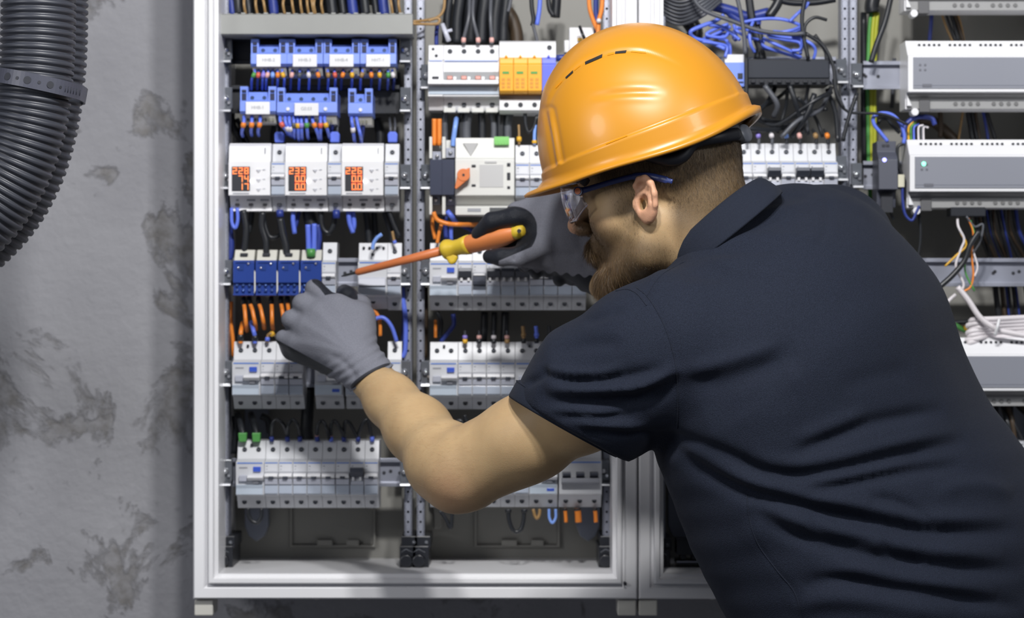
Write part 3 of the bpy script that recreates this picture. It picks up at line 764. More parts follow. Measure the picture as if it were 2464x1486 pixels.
# ================================================================ grey control modules of the right cabinet
def module(px, py, pxr, label, led=False, hook=True, full=True, toprow=((0.09, 6), (0.19, 4), (0.34, 8), (0.5, 8))):
    root = thing('control_module', label, 'control module', W(px, py, 0))
    w = (pxr-px)
    m = MB()
    m.prism_x([(0.05, 0), (0.006, 0), (0.002, -12*u), (-0.012, -38*u), (-0.016, -41*u), (-0.016, -127*u), (0.0, -128*u), (0.006, -140*u), (0.006, -165*u), (0.05, -165*u)], 0, w*u)
    m.build('housing', M_white2, root, local=True, bevel=0.0008)
    f = MB(); f.box(12*u, w*u, -0.0172, -0.015, -119*u, -44*u); f.m(1); f.box(12*u, w*u, -0.0176, -0.0172, -112*u, -110.5*u)
    fo = f.build('face_panel', [M_modgrey, mat('module_line', (0.19, 0.20, 0.24), 0.4)], root, local=True, bevel=0.0005)
    lo = MB(); lo.prism_x([(0.02, -129*u), (-0.002, -129*u), (0.004, -139*u), (0.0025, -142*u), (0.0035, -164.5*u), (0.02, -164.5*u)], 4*u, w*u-1*u)
    lo.build('lower_cover', mat('module_lower_grey', (0.33, 0.33, 0.33), 0.45), root, local=True, bevel=0.0005)
    t = MB(); x = 32
    while x < w-14:
        for j in range(5):
            t.cyl_y((x+j*12)*u, -11*u, 3.2*u, 0.0002, 0.006, 8)
        x += 74
    t.build('terminal_hole', M_slot, root, local=True)
    t = MB(); x = 120
    while x < w-14:
        for j in range(4):
            t.cyl_y((x+j*18)*u, -152*u, 5*u, 0.0018, 0.006, 10)
        x += 92
    t.build('lower_terminal', mat('lower_hole', (0.14, 0.14, 0.14), 0.5), root, local=True)
    c = MB(); c.box(32*u, 58*u, 0.0005, 0.03, -172*u, -142*u); c.build('connector', mat('connector_grey', (0.10, 0.10, 0.105), 0.5), root, local=True, bevel=0.0005)
    if hook:
        h = MB(); h.prism_y([(2*u, -132*u), (14*u, -158*u), (2*u, -158*u)], -0.002, 0.02); h.cyl_y(22*u, -172*u, 9*u, 0.0, 0.02, 12)
        h.build('release_hook', M_white2, root, local=True, bevel=0.0005)
    p = MB()
    for dx, dz in ((26, 60), (38, 60), (26, 72), (38, 72)): p.box(dx*u, (dx+5)*u, -0.0178, -0.017, -(dz+5)*u, -dz*u)
    p.box(34*u, 56*u, -0.0180, -0.017, -115*u, -108*u)
    p.build('printed_mark', mat('module_print', (0.13, 0.135, 0.16), 0.5), root, local=True)
    if led:
        q = MB(); q.dome_y(33*u, -61*u, 5*u, -0.0178, 0.0008); q.build('status_lamp', M_ledg, root, local=True)
    return root
module(2178, -140, 2560, 'grey control module at the top right, only its lower terminals in view')
module(2180, 97, 2560, 'white and grey control module without a lit lamp, second from the top')
module(2184, 335, 2560, 'white and grey control module with a lit green lamp', led=True, hook=True)
module(2255, 812, 2560, 'white and grey control module with a white cable coil resting on it', hook=False)

def psu():
    root = thing('power_supply', 'small dark grey power supply with a lit blue lamp', 'power supply', W(2113, 338, 0))
    m = MB(); m.prism_x([(0.05, 0), (0.01, 0), (0.01, -26*u), (0.0, -38*u), (-0.004, -46*u), (-0.006, -118*u), (0.01, -121*u), (0.014, -160*u), (0.05, -160*u)], 0, 46*u)
    m.build('housing', mat('psu_grey', (0.075, 0.08, 0.105), 0.4), root, local=True, bevel=0.0008)
    for bx in ((12, 20, 0.0092, 0.012, -14, -8), (22, 30, 0.0092, 0.012, -14, -8), (10, 38, 0.008, 0.02, -172, -125)):
        q = MB(); q.box(bx[0]*u, bx[1]*u, bx[2], bx[3], bx[4]*u, bx[5]*u); q.build('terminal_opening', M_slot, root, local=True)
    q = MB(); q.dome_y(14*u, -47*u, 5*u, -0.004, 0.001); q.build('status_lamp', M_ledb, root, local=True)
    q = MB(); q.box(47*u, 62*u, -0.004, 0.0, -112*u, -82*u); q.build('paper_tag', mat('tag_cream', (0.6, 0.58, 0.45), 0.6), root, local=True)
psu()
def black_block():
    root = thing('distribution_block', 'long black distribution block below the tangle of blue cables', 'distribution block', W(1792, 142, 0))
    m = MB(); m.box(0, 205*u, 0.0, 0.05, -62*u, 0); m.m(1)
    m.box(2*u, 203*u, -0.002, 0.0, -46*u, -4*u); m.m(0)
    for i in range(9): m.box((14+i*21)*u, (26+i*21)*u, -0.003, 0.0, -58*u, -50*u)
    m.build('housing', [M_black, mat('smoked_cover', (0.03, 0.034, 0.045), 0.3)], root, local=True, bevel=0.0008)
    r2 = thing('neutral_block', 'light blue block with white top beside the back of the helmet', 'terminal block', W(1745, 130, 0))
    m = MB(); m.box(0, 46*u, 0.004, 0.05, -20*u, 0); m.build('white_top', M_white2, r2, local=True, bevel=0.0006)
    m = MB(); m.box(0, 46*u, 0.0, 0.05, -78*u, -20*u); m.m(1); m.box(6*u, 16*u, -0.001, 0.003, -52*u, -46*u); m.box(30*u, 42*u, -0.001, 0.003, -60*u, -46*u); m.box(30*u, 44*u, -0.001, 0.003, -70*u, -66*u)
    m.build('housing', [M_termblue, M_slot], r2, local=True, bevel=0.0006)
black_block()
def strip_terminals():
    root = thing('terminal_strip', 'pale grey double-deck terminal strip at the right edge below the modules', 'terminal strip', W(2385, 1062, 0))
    m = MB(); n = 9
    for i in range(n):
        x = i*12
        m.prism_x([(0.05, 0), (0.012, 0), (0.008, -18*u), (0.002, -36*u), (-0.002, -40*u), (-0.004, -74*u), (0.0, -78*u), (0.0, -96*u), (0.008, -112*u), (0.05, -112*u)], (x+0.4)*u, (x+11.6)*u)
    m.build('housing', mat('strip_grey', (0.36, 0.37, 0.40), 0.45), root, local=True)
    for i in range(n):
        for dz, r, yy in ((8, 2.2, 0.0085), (22, 3.2, 0.006), (45, 2.2, -0.0035), (60, 4, -0.0045), (98, 4, 0.0005)):
            pass
    q = MB()
    for i in range(n):
        for dz, r, yy in ((8, 2.0, 0.0098), (22, 3.0, 0.0055), (44, 2.0, -0.0032), (59, 3.8, -0.0042), (97, 3.6, -0.0008)):
            q.cyl_y((i*12+6)*u, -dz*u, r*u, yy-0.0004, yy+0.002, 8)
        q.box((i*12+2)*u, (i*12+10)*u, -0.004, 0.004, -34*u, -31*u); q.box((i*12+2)*u, (i*12+10)*u, -0.0046, 0.0, -71*u, -68*u); q.box((i*12+2)*u, (i*12+10)*u, -0.0008, 0.002, -87*u, -84*u)
    q.build('terminal_hole', M_slot, root, local=True)
strip_terminals()
def bottom_black():
    root = thing('cable_gland_rail', 'black ribbed rail in the bottom left corner of the right cabinet', 'cable clamp rail', W(1628, 1297, 0.02))
    m = MB(); m.box(0, 300*u, 0, 0.04, -38*u, 0)
    for i in range(10): m.box((10+i*28)*u, (24+i*28)*u, 0.002, 0.04, -50*u, -38*u)
    m.box(0, 300*u, 0.0, 0.04, -62*u, -52*u)
    m.build('body', M_black, root, local=True, bevel=0.0008)
    m = MB(); m.box(0, 300*u, -0.001, 0.0, -56*u, -52*u); m.build('steel_edge', M_steel, root, local=True)
bottom_black()
# ================================================================ cables: each wire one thing, with its sleeve as a part
def cable(color, pts, r, label, y=0.05, sleeves=(), group=None, name='cable', cat='cable', seg=6):
    """pts: (px, py[, y]); r in photograph pixels; sleeves: (index along 0..1, colour, r, length px)"""
    P = [W(p[0], p[1], p[2] if len(p) > 2 else y) for p in pts]
    Q = catmull(P, seg)
    root = None
    m = MB(); m.tube(Q, r*S, 8)
    if not sleeves:
        o = m.build(name, CABLE[color]); props(o, label, cat, group); return o
    root = thing(name, label, cat, P[0], group)
    m.build('conductor', CABLE[color], root)
    L = [0]
    for a, b in zip(Q[:-1], Q[1:]): L.append(L[-1]+(b-a).length)
    for t, c, rr, ln in sleeves:
        d = t*L[-1]; h = ln*S/2; pts2 = []
        for dd in (d-h, d, d+h):
            dd = max(0, min(L[-1], dd)); i = 0
            while i < len(L)-2 and L[i+1] < dd: i += 1
            f = (dd-L[i])/max(1e-9, L[i+1]-L[i]); pts2.append(Q[i].lerp(Q[i+1], f))
        if (pts2[0]-pts2[1]).length < 1e-5: pts2 = pts2[1:]
        if (pts2[-1]-pts2[-2]).length < 1e-5: pts2 = pts2[:-1]
        s = MB(); s.tube(pts2, rr*S, 10, radii=[rr*S*(0.85 if k != len(pts2)//2 else 1.0) for k in range(len(pts2))])
        so = s.build('marker_sleeve' if c != 'boot' else 'boot', CABLE[c], root); so['label'] = c+' sleeve'
    return root
BL = 'dark blue'
# --- short wires under the upper blue blocks
rowA = [(613, 606, 'green'), (622, 620, 'red'), (634, 632, 'purple'), (645, 641, 'pink'), (656, 656, 'light blue'), (668, 668, 'orange'), (679, 684, 'yellow'), (703, 700, 'pink'), (721, 720, 'grey'),
        (742, 744, 'white'), (764, 768, 'orange'), (789, 790, 'brown'), (805, 807, 'red'), (826, 822, 'orange'), (847, 847, 'yellow'), (872, 868, 'brown'), (893, 894, 'orange'), (913, 914, 'yellow'), (934, 934, 'green'), (944, 948, 'white')]
for i, (x, x2, c) in enumerate(rowA):
    cable('blue' if i % 3 != 1 else BL, [(x, 168, 0.004), (x, 176, 0.002), (x2, 190, 0.004), (x2-1, 215, 0.03)], 3.2,
          'short blue wire with %s sleeve under the upper terminal blocks, %s from the left' % (c, ['1st', '2nd', '3rd'][i] if i < 3 else '%dth' % (i+1)), sleeves=((0.18, c, 5.6, 13),), group='wires under the upper terminal blocks', seg=3)
rowB = [(587, 582, 'orange', 318), (606, 604, 'orange', 316), (626, 621, 'orange', 316), (674, 690, 'red', 315), (686, 696, 'white', 318), (696, 701, 'white', 320), (707, 708, 'grey', 324), (716, 718, 'yellow', 328), (725, 726, 'purple', 326),
        (737, 740, 'green', 324), (752, 766, 'orange', 326), (771, 771, 'red', 326), (781, 791, 'yellow', 323), (846, 852, 'white', 332)]
for i, (x, x2, c, yb) in enumerate(rowB):
    cable('blue', [(x, 280, 0.004), (x, 290, 0.0), (x+(x2-x)*0.4, 303, 0.0), (x2, yb, 0.01), (x2+2, yb+10, 0.045)], 4.2,
          'blue wire with %s sleeve under the lower blue terminal blocks, %s from the left' % (c, ['1st', '2nd', '3rd'][i] if i < 3 else '%dth' % (i+1)), sleeves=((0.20 if c != 'white' else 0.28, c, 6.5, 12),), group='wires under the lower terminal blocks', seg=3)
cable('blue', [(857, 280, 0.004), (861, 300), (868, 328), (870, 345, 0.05)], 4.2, 'blue wire without a sleeve at the right of the lower terminal blocks', y=0.0)
cable('dark blue', [(872, 284, 0.02), (873, 310), (868, 345, 0.06)], 5, 'dark blue wire behind the short terminal block without a tag', y=0.02)
cable('dark blue', [(796, 284, 0.02), (800, 305), (790, 330, 0.06)], 4, 'dark blue wire curving under the right end of the long terminal block', y=0.02)
# --- black conduits behind rows of the left bay
for i, (pts, r) in enumerate([([(700, 280), (672, 292), (664, 330), (668, 350)], 16), ([(556, 262), (560, 300), (585, 350)], 9), ([(905, 285), (915, 320), (915, 350)], 12), ([(570, 285), (585, 320), (600, 350)], 6), ([(952, 175), (955, 205), (950, 240)], 14), ([(740, 335), (790, 330), (800, 350)], 15)]):
    cable('black', pts, r, 'thick black cable behind the terminal blocks in the left bay, %s from the left' % ['fifth', 'first', 'third last', 'second', 'last', 'sixth'][i], y=0.09)
for x, nm in ((673, 'the leftmost'), (806, 'the middle'), (945, 'the rightmost')):
    root = thing('wire_end_boot', 'blue insulating boot on wires entering a breaker above the meters, %s of three' % nm, 'cable end', W(x, 342, 0.03), 'blue boots above the meter row')
    m = MB(); m.prism_y([(W(x-11, 0, 0.03).x, W(0, 343, 0.03).z), (W(x-12, 0, 0.03).x, W(0, 324, 0.03).z), (W(x-8, 0, 0.03).x, W(0, 317, 0.03).z), (W(x+8, 0, 0.03).x, W(0, 317, 0.03).z), (W(x+12, 0, 0.03).x, W(0, 324, 0.03).z), (W(x+11, 0, 0.03).x, W(0, 343, 0.03).z)], 0.024, 0.036)
    m.build('boot', CABLE['blue'], root, bevel=0.0015)
    m = MB(); m.tube([W(x-5, 320, 0.03), W(x-6, 300, 0.035), W(x-8, 280, 0.06)], 3*S, 8); m.tube([W(x+5, 320, 0.03), W(x+6, 300, 0.035), W(x+4, 280, 0.06)], 3*S, 8); m.build('conductor', CABLE['grey'], root)
# --- between the meters and the blue power blocks
def c_(color, pts, r, label, y=0.04, sl=(), **k): return cable(color, pts, r, label, y, sl, **k)
c_('dark blue', [(549, 506), (551, 540), (556, 590), (552, 625)], 8, 'thick dark blue cable running down beside the left post, above the power blocks')
c_('blue', [(571, 500), (572, 530), (566, 548), (558, 535), (557, 500)], 4.5, 'small blue wire loop under the left end of the meter reading 228', y=0.02)
c_('black', [(585, 505), (592, 545), (591, 580), (587, 612)], 8, 'black cable entering the leftmost power block', y=0.02)
c_('black', [(606, 505), (604, 530), (598, 560)], 7, 'short black cable left of the black loop under the meters', y=0.05)
c_('black', [(633, 505), (637, 540), (650, 570), (672, 566), (685, 545)], 6, 'black cable hanging in a loop between the first and second meter', y=0.03)
c_('black', [(632, 510), (630, 545), (640, 580), (641, 612)], 8, 'black cable entering the second power block from the left', y=0.015)
c_('black', [(674, 525), (680, 560), (688, 590), (690, 612)], 9, 'black cable entering the third power block from the left', y=0.015)
c_('dark blue', [(673, 505), (674, 522)], 9, 'dark blue boot under the breaker between the first and second meter', y=0.02, name='cable_end', cat='cable end')
c_('blue', [(706, 500), (705, 530), (709, 562)], 6, 'blue wire hanging below the meter reading 233, at its left', y=0.03)
c_('dark blue', [(722, 500), (716, 525), (710, 548)], 5, 'dark blue wire crossing behind the hanging blue wire below the meter reading 233', y=0.04)
c_('black', [(742, 505), (745, 525), (750, 545)], 16, 'fat black sheath above the bright blue wires of the power blocks', y=0.045)
c_('blue', [(741, 540), (742, 570), (743, 604)], 6.5, 'left one of two bright blue wires entering the green sleeve', y=0.01)
c_('blue', [(756, 538), (756, 570), (755, 604)], 6.5, 'right one of two bright blue wires entering the green sleeve', y=0.01)
c_('dark blue', [(764, 540), (768, 570), (764, 605)], 7, 'dark blue cable right of the two bright blue wires', y=0.03)
c_('green', [(748.5, 598), (748.5, 618)], 11, 'green insulating sleeve in the top of the rightmost power block', y=0.008, name='cable_sleeve', cat='cable end')
c_('black', [(772, 505), (775, 545), (790, 560), (803, 540), (806, 510)], 7, 'black cable loop below the meter reading 233, at its right', y=0.03)
c_('dark blue', [(809, 505), (809, 525)], 9, 'dark blue boot under the breaker between the second and third meter', y=0.02, name='cable_end', cat='cable end')
c_('blue', [(838, 505), (841, 535), (850, 560)], 6, 'blue wire hanging below the third meter from the left', y=0.03)
c_('blue', [(848, 505), (852, 540), (846, 560)], 6, 'second blue wire hanging below the meter reading 226', y=0.035)
c_('black', [(880, 505), (885, 540), (890, 600)], 9, 'thick black cable below the meter reading 226', y=0.06)
c_('black', [(900, 505), (903, 560), (905, 600)], 8, 'second thick black cable below the meter reading 226', y=0.07)
c_('black', [(935, 505), (948, 540), (962, 570)], 6, 'black cable slanting below the right end breaker of the meter row', y=0.03)
c_('black', [(925, 510), (938, 550), (945, 585)], 7, 'black cable beside the slanting one at the right end of the meter row', y=0.05)
c_('light blue', [(919, 563), (907, 572), (899, 585), (896, 600)], 4.5, 'light blue wire bending into the breaker right of the screwdriver tip', y=0.0)
c_('brown', [(944, 556), (947, 572), (951, 586)], 3.5, 'thin brown wire with blue sleeve above the breaker beside the middle posts', y=0.01, sl=((0.9, 'blue', 5, 10),))
# --- under the power blocks
c_('orange', [(556, 725), (555, 770), (560, 815), (562, 858)], 5, 'orange wire running down beside the left post', y=0.05)
for i, (x, x2, yb) in enumerate([(586, 592, 782), (600, 614, 778), (622, 634, 776), (653, 655, 778), (676, 682, 765), (692, 696, 750)]):
    c_('orange', [(x, 712, 0.02), (x, 725), ((x+x2)/2, 745), (x2, yb), (x2+2, yb+14, 0.05)], 5, 'orange wire under the blue power blocks, %s from the left' % ORD[i], y=0.015, sl=((0.10, 'black', 7, 18),), group='orange wires under the power blocks')
c_('orange', [(584, 776, 0.04), (580, 795), (579, 816), (579, 826)], 5.5, 'short orange wire entering the residual-current breaker left of the glove', y=0.015, sl=((0.82, 'black', 8, 16),))
c_('blue', [(603, 775, 0.04), (609, 792), (614, 812), (613, 826)], 5.5, 'short blue wire entering the residual-current breaker left of the glove', y=0.015, sl=((0.85, 'black', 8, 14),))
c_('brown', [(670, 812, 0.04), (655, 803), (645, 806), (643, 824)], 3.6, 'brown wire with blue sleeve above the breaker left of the glove', y=0.015, sl=((0.9, 'blue', 6, 10), (0.62, 'yellow', 7, 9)))
c_('blue', [(896, 768), (922, 764), (942, 785), (955, 822)], 5, 'blue wire arching over the breaker right of the gloved wrist', y=0.01)
c_('orange', [(890, 745), (905, 752), (914, 775), (915, 808)], 4.5, 'orange wire beside the blue arch right of the glove', y=0.02)
c_('blue', [(968, 690), (970, 720), (976, 770), (975, 840), (968, 860)], 6, 'left one of two bright blue cables beside the middle posts', y=0.03)
c_('blue', [(974, 700), (982, 745), (984, 800), (976, 858)], 5, 'right one of two bright blue cables beside the middle posts', y=0.04)
c_('dark blue', [(968, 700), (975, 760), (970, 855)], 8, 'dark blue cable behind the two bright ones beside the middle posts', y=0.06)
c_('black', [(745, 930), (740, 990), (738, 1040), (745, 1080)], 15, 'fat black cable between the two breaker groups under the glove', y=0.06)
# --- between row E and row F, left bay
for i, pts in enumerate([[(654, 1048), (655, 1022), (664, 1009), (680, 1018), (692, 1046)], [(692, 1046), (693, 1024), (704, 1009), (716, 1020), (722, 1048)], [(762, 1048), (766, 1020), (776, 1012), (786, 1028), (792, 1056)],
                         [(796, 1048), (797, 1022), (806, 1012), (820, 1032), (828, 1050)], [(828, 1048), (830, 1016), (842, 1018), (860, 1052)], [(860, 1050), (872, 1020), (885, 1010), (894, 1050)]]):
    c_('black', [(p[0], p[1], 0.005 if 0 < k < len(pts)-1 else 0.02) for k, p in enumerate(pts)], 4.5, 'black jumper wire arching above the bottom row of breakers, %s from the left' % ORD[i], group='jumper wires above the bottom row', sl=((0.0, 'pink', 5, 8),) if i in (2, 3) else ())
for i, x in enumerate((654, 692, 722, 764, 797, 828, 862, 896)):
    c_('dark blue' if i not in (4, 7) else 'blue', [(x, 1062), (x-1, 1050)], 5.5, 'blue ferrule on top of the bottom row, %s from the left' % ORD[i], y=0.02, group='ferrules above the bottom row', name='ferrule', cat='cable end')
for x, nm in ((585, 'left'), (618, 'right')):
    root = thing('cable_sleeve', '%s one of two green sleeves above the bottom row' % nm, 'cable end', W(x, 1060, 0.02), 'green sleeves above the bottom row')
    m = MB(); a = W(x, 1062, 0.02); m.prism_y([(a.x-9*S, a.z), (a.x-10.5*S, a.z+22*S), (a.x+10.5*S, a.z+22*S), (a.x+9*S, a.z)], 0.012, 0.024); m.build('boot', CABLE['green'], root, bevel=0.001)
    m = MB(); m.tube(catmull([W(x, 1045, 0.02), W(x-6, 1020, 0.03), W(x-14, 996, 0.06)]), 8*S, 8); m.build('conductor', CABLE['black'], root)
c_('black', [(566, 1000), (568, 1040), (562, 1090)], 9, 'black cable beside the left post above the bottom row', y=0.06)
c_('black', [(597, 1222), (598, 1238), (607, 1253), (620, 1256), (629, 1242), (629, 1222)], 4.8, 'short black loop hanging under the bottom row of the left bay', y=0.01)
c_('black', [(628, 1000), (645, 1010), (650, 1040)], 9, 'black cable behind the jumper wires above the bottom row', y=0.07)
# --- top of the left bay: brown wires out of the duct
random.seed(3)
for i, x in enumerate((590, 618, 638, 684, 706, 726, 742, 754, 758, 776, 944, 962)):
    c_('brown', [(x+random.uniform(-7, 7), -60, 0.03), (x+random.uniform(-8, 4), -20, 0.012), (x-3, 8, 0.0), (x+1, 34, 0.004)], 3.4, 'brown wire leaving the top of the grey duct, %s from the left' % ORD[i], group='brown wires above the duct')
for i, (x, r) in enumerate(((560, 9), (575, 12), (600, 9), (660, 12), (800, 14), (826, 9), (850, 13), (880, 12), (905, 8), (925, 13), (955, 8))):
    c_('black' if i % 3 else 'dark blue', [(x-10, -60), (x-4, 0), (x, 36)], r, 'dark cable above the grey duct, %s from the left' % ORD[i], y=0.035, group='dark cables above the duct')
b_ = MB(); a = W(735, 6, 0.06); b_.box(a.x-0.09, a.x+0.085, 0.03, 0.09, a.z, a.z+0.08); o = b_.build('relay_block', mat('relay_grey', (0.07, 0.07, 0.065), 0.5), bevel=0.002); props(o, 'dark grey device above the brown wires at the very top of the left bay', 'relay')
# --- top of the right bay
c_('brown', [(993, 52, -0.005), (1030, 48), (1055, 40), (1068, 20), (1070, -20)], 3.6, 'upper brown wire leaving the right end of the duct', y=0.01)
c_('brown', [(993, 57, -0.005), (1030, 58), (1052, 57), (1058, 48), (1050, 44), (1030, 50)], 3.6, 'lower brown wire curling back at the right end of the duct', y=0.005)
c_('dark brown', [(1120, 10), (1180, 6), (1222, 30), (1240, 70), (1244, 110)], 17, 'wide dark brown corrugated conduit arching behind the main switch', y=0.09, name='conduit', cat='conduit')
for i, (x, r) in enumerate(((1075, 10), (1100, 14), (1130, 17), (1160, 15), (1190, 15), (1212, 12))):
    c_('black', [(x+10, -50), (x+6, 0), (x, 50), (x-2, 104)], r, 'thick black cable behind the main switch, %s from the left' % ORD[i], y=0.075, group='black cables behind the main switch')
for i, (x, x2, c) in enumerate(((1116, 1130, 'pink'), (1150, 1140, 'pink'), (1183, 1182, 'pink'))):
    c_('grey', [(x2, -20, 0.03), (x2-2, 40), (x, 92), (x, 106)], 4.5, 'grey wire into the top of the main switch, %s of three' % ORD[i], y=0.015, sl=((0.93, c, 6, 12),), group='grey wires of the main switch')
o = MB(); o.tube([W(1064, 58, 0.02), W(1080, 98, 0.015)], 6*S, 8); o.tube([W(1072, 76, 0.018), W(1088, 72, 0.018)], 4*S, 8); o = o.build('cable_clip', mat('clip_translucent', (0.55, 0.57, 0.66), 0.3)); props(o, 'translucent plastic clip left of the wires into the main switch', 'clip')
c_('dark blue', [(1052, 60), (1050, 85), (1050, 108)], 5, 'dark blue wire into the left end of the main switch', y=0.03)
c_('blue', [(1300, -20), (1298, 20), (1292, 60)], 5.5, 'bright blue wire hanging above the surge protector', y=0.03)
c_('black', [(1278, -20), (1280, 20), (1284, 45), (1281, 62)], 5.5, 'black wire left of the bright blue one above the surge protector', y=0.04)
c_('grey', [(1282, 58), (1288, 80), (1293, 100)], 4, 'grey wire ending at the top of the surge protector', y=0.035)
c_('black', [(1318, -20), (1322, 20), (1332, 38)], 6, 'bent black cable above the surge protector, left of the thick end', y=0.05)
c_('black', [(1340, -20), (1338, 15), (1336, 42)], 12, 'thick black cable end above the surge protector', y=0.06)
c_('grey', [(1232, -20), (1226, 15), (1222, 28)], 4.5, 'short dark cable above the main switch at the conduit', y=0.04)
c_('orange', [(1417, -20), (1419, 20), (1430, 55), (1441, 80), (1441, 110)], 5.5, 'left one of two orange wires running behind the helmet', y=0.03)
c_('orange', [(1450, -20), (1448, 20), (1441, 50), (1439, 80), (1436, 110)], 5.5, 'right one of two orange wires running behind the helmet', y=0.025)
c_('dark blue', [(1434, -20), (1434, 30), (1437, 60), (1430, 100)], 6, 'dark blue wire between the two orange wires above the helmet', y=0.045)
c_('black', [(1395, 64, 0.02), (1403, 85, 0.01), (1412, 104, 0.02)], 4, 'short black wire on the white terminal block beside the helmet')
o = MB(); q = W(1441, 50, 0.02); o.dome_y(q.x, q.z, 6*S, 0.02, 0.004); o.cyl_y(q.x, q.z, 6*S, 0.02, 0.03, 12); o = o.build('cable_tie', M_white2); props(o, 'small white cable tie around the orange and blue wires above the helmet', 'cable tie')
c_('dark blue', [(1338, 140), (1400, 136), (1450, 136)], 8, 'dark blue busbar running from the surge protector behind the helmet', y=0.02, name='busbar', cat='busbar')
# --- between the surge protector row and the changeover row
for i, x in enumerate((1045, 1057)):
    c_('orange', [(x, 286), (x, 310), (x, 350)], 6, '%s one of two orange wires above the changeover switch' % ('left', 'right')[i], y=0.012)
c_('light blue', [(1098, 285, 0.03), (1096, 300), (1091, 335), (1090, 352)], 6, 'bright blue wire into the changeover switch', y=0.012)
for i, (x, r, x2) in enumerate(((1072, 8, 1070), (1112, 8, 1110), (1130, 12, 1122), (1158, 9, 1160), (1182, 8, 1188), (1205, 12, 1205), (1228, 10, 1222))):
    c_('black' if i % 2 else 'grey', [(x, 266), (x2, 300), (x2, 340)], r, 'dark cable hanging between main switch and changeover switch, %s from the left' % ORD[i], y=0.04, group='dark cables above the changeover switch')
c_('black', [(1263, 265), (1265, 300), (1272, 318), (1285, 305), (1292, 280), (1300, 300), (1306, 330)], 4.5, 'black jumper wire above the breakers beside the helmet rim', y=0.02)
c_('brown', [(1248, 300), (1249, 320), (1249, 348)], 3, 'brown wire with yellow sleeve above the breaker right of the changeover switch', y=0.02, sl=((0.72, 'yellow', 6.5, 12),))
c_('light blue', [(1288, 300), (1286, 325), (1286, 348)], 4, 'blue wire with yellow sleeve above the breaker beside the helmet rim', y=0.02, sl=((0.86, 'yellow', 6.5, 8),))
# --- between the changeover switch and the screwdriver row
c_('orange', [(1043, 510), (1052, 528), (1078, 538), (1110, 540), (1150, 540, 0.04)], 5.5, 'orange wire curving right above the screwdriver', y=-0.002)
c_('orange', [(1040, 516), (1041, 545), (1047, 575)], 4.5, 'left short orange wire under the changeover switch', y=0.02)
c_('orange', [(1062, 540), (1056, 562), (1052, 585)], 4.5, 'right short orange wire into the residual-current breaker', y=0.012)
c_('blue', [(1076, 508), (1088, 522), (1100, 540, 0.04)], 6.5, 'bright blue wire slanting from the changeover switch', y=0.01)
c_('dark blue', [(1072, 520), (1072, 550), (1075, 584)], 6, 'dark blue wire left above the residual-current breaker', y=0.03)
c_('blue', [(1086, 540), (1085, 560), (1086, 584)], 5, 'blue wire above the residual-current breaker by the screwdriver', y=0.03)
c_('dark blue', [(1100, 538), (1130, 552), (1150, 566)], 5, 'dark blue wire running behind the black glove fingertips', y=0.05)
# --- between row D and row E, right bay
c_('dark brown', [(1024, 690), (1025, 760), (1023, 860)], 6, 'dark orange cable running down right of the middle posts', y=0.05)
c_('orange', [(1048, 772, 0.04), (1048, 790), (1048, 812)], 4.2, 'short orange wire at the left of the row beside the sleeve', y=0.02)
c_('black', [(1052, 750), (1062, 775), (1058, 810)], 5, 'black wire right of the short orange wire in the right bay', y=0.03)
c_('dark blue', [(1090, 755), (1092, 780), (1078, 800), (1060, 822)], 5.5, 'dark blue wire curling above the residual-current breaker in the right bay', y=0.03)
for i, (x, r) in enumerate(((1166, 9), (1190, 7), (1216, 10))):
    c_('black', [(x, 750), (x-1, 790), (x-3, 822)], r, 'wide black cable above the breakers beside the shirt, %s of three from the left' % ORD[i], y=0.06, group='black cables above the sleeve row')
for i, (x, a_, b2) in enumerate(((1119, 'purple', 'yellow'), (1153, 'pink', 'black'), (1188, 'white', 'black'), (1220, 'pink', 'brown'), (1260, 'brown', 'black'), (1291, 'blue', 'black'), (1323, 'black', 'blue'), (1359, 'dark brown', 'blue'))):
    c_('grey' if i < 4 else a_, [(x-(2 if i > 3 else 0), 784 if i > 3 else 795), (x, 805), (x, 826)], 3 if i < 4 else 4.5, 'wire end with %s sleeve above the row beside the shirt, %s from the left' % (a_, ORD[i]), y=0.015,
       sl=((0.5, a_, 6.5, 9), (0.85, b2, 6.5, 12)), group='wire ends above the sleeve row')
for i, pts in enumerate([[(1118, 998), (1122, 1012), (1135, 1025)], [(1085, 1052), (1092, 1020), (1110, 1012), (1120, 1040)]]):
    c_('black', pts, 5, 'black jumper wire behind the elbow crook, %s one' % ('upper', 'lower')[i], y=0.02)
# --- under the bottom row of the right bay
c_('black', [(1058, 1228), (1072, 1246), (1084, 1270), (1087, 1250), (1088, 1226)], 4.5, 'black wire bent to a V under the elbow', y=0.012)
c_('black', [(1223, 1224), (1225, 1250), (1233, 1272), (1243, 1279), (1254, 1272), (1260, 1250), (1262, 1224)], 5, 'black U-shaped jumper hanging under the bottom row of the right bay', y=0.008, sl=((0.02, 'black', 8, 14), (0.98, 'black', 8, 14)))
c_('brown', [(1283, 1224), (1287, 1240), (1293, 1246), (1298, 1236), (1299, 1224)], 4, 'small olive brown loop right of the black U-shaped jumper', y=0.02)
c_('light blue', [(1321, 1224), (1322, 1245), (1329, 1257), (1337, 1245), (1337, 1224)], 3.5, 'small light blue loop under the bottom row of the right bay', y=0.02)
for i, (x, r) in enumerate(((1361, 4.5), (1391, 8), (1433, 5))):
    c_('orange', [(x-2, 1222), (x, 1238), (x+1, 1256)], r, 'orange wire end under the three-pole breaker, %s' % ('left', 'middle and widest', 'right')[i], y=0.02, sl=((0.05, 'black', r+2, 8),))
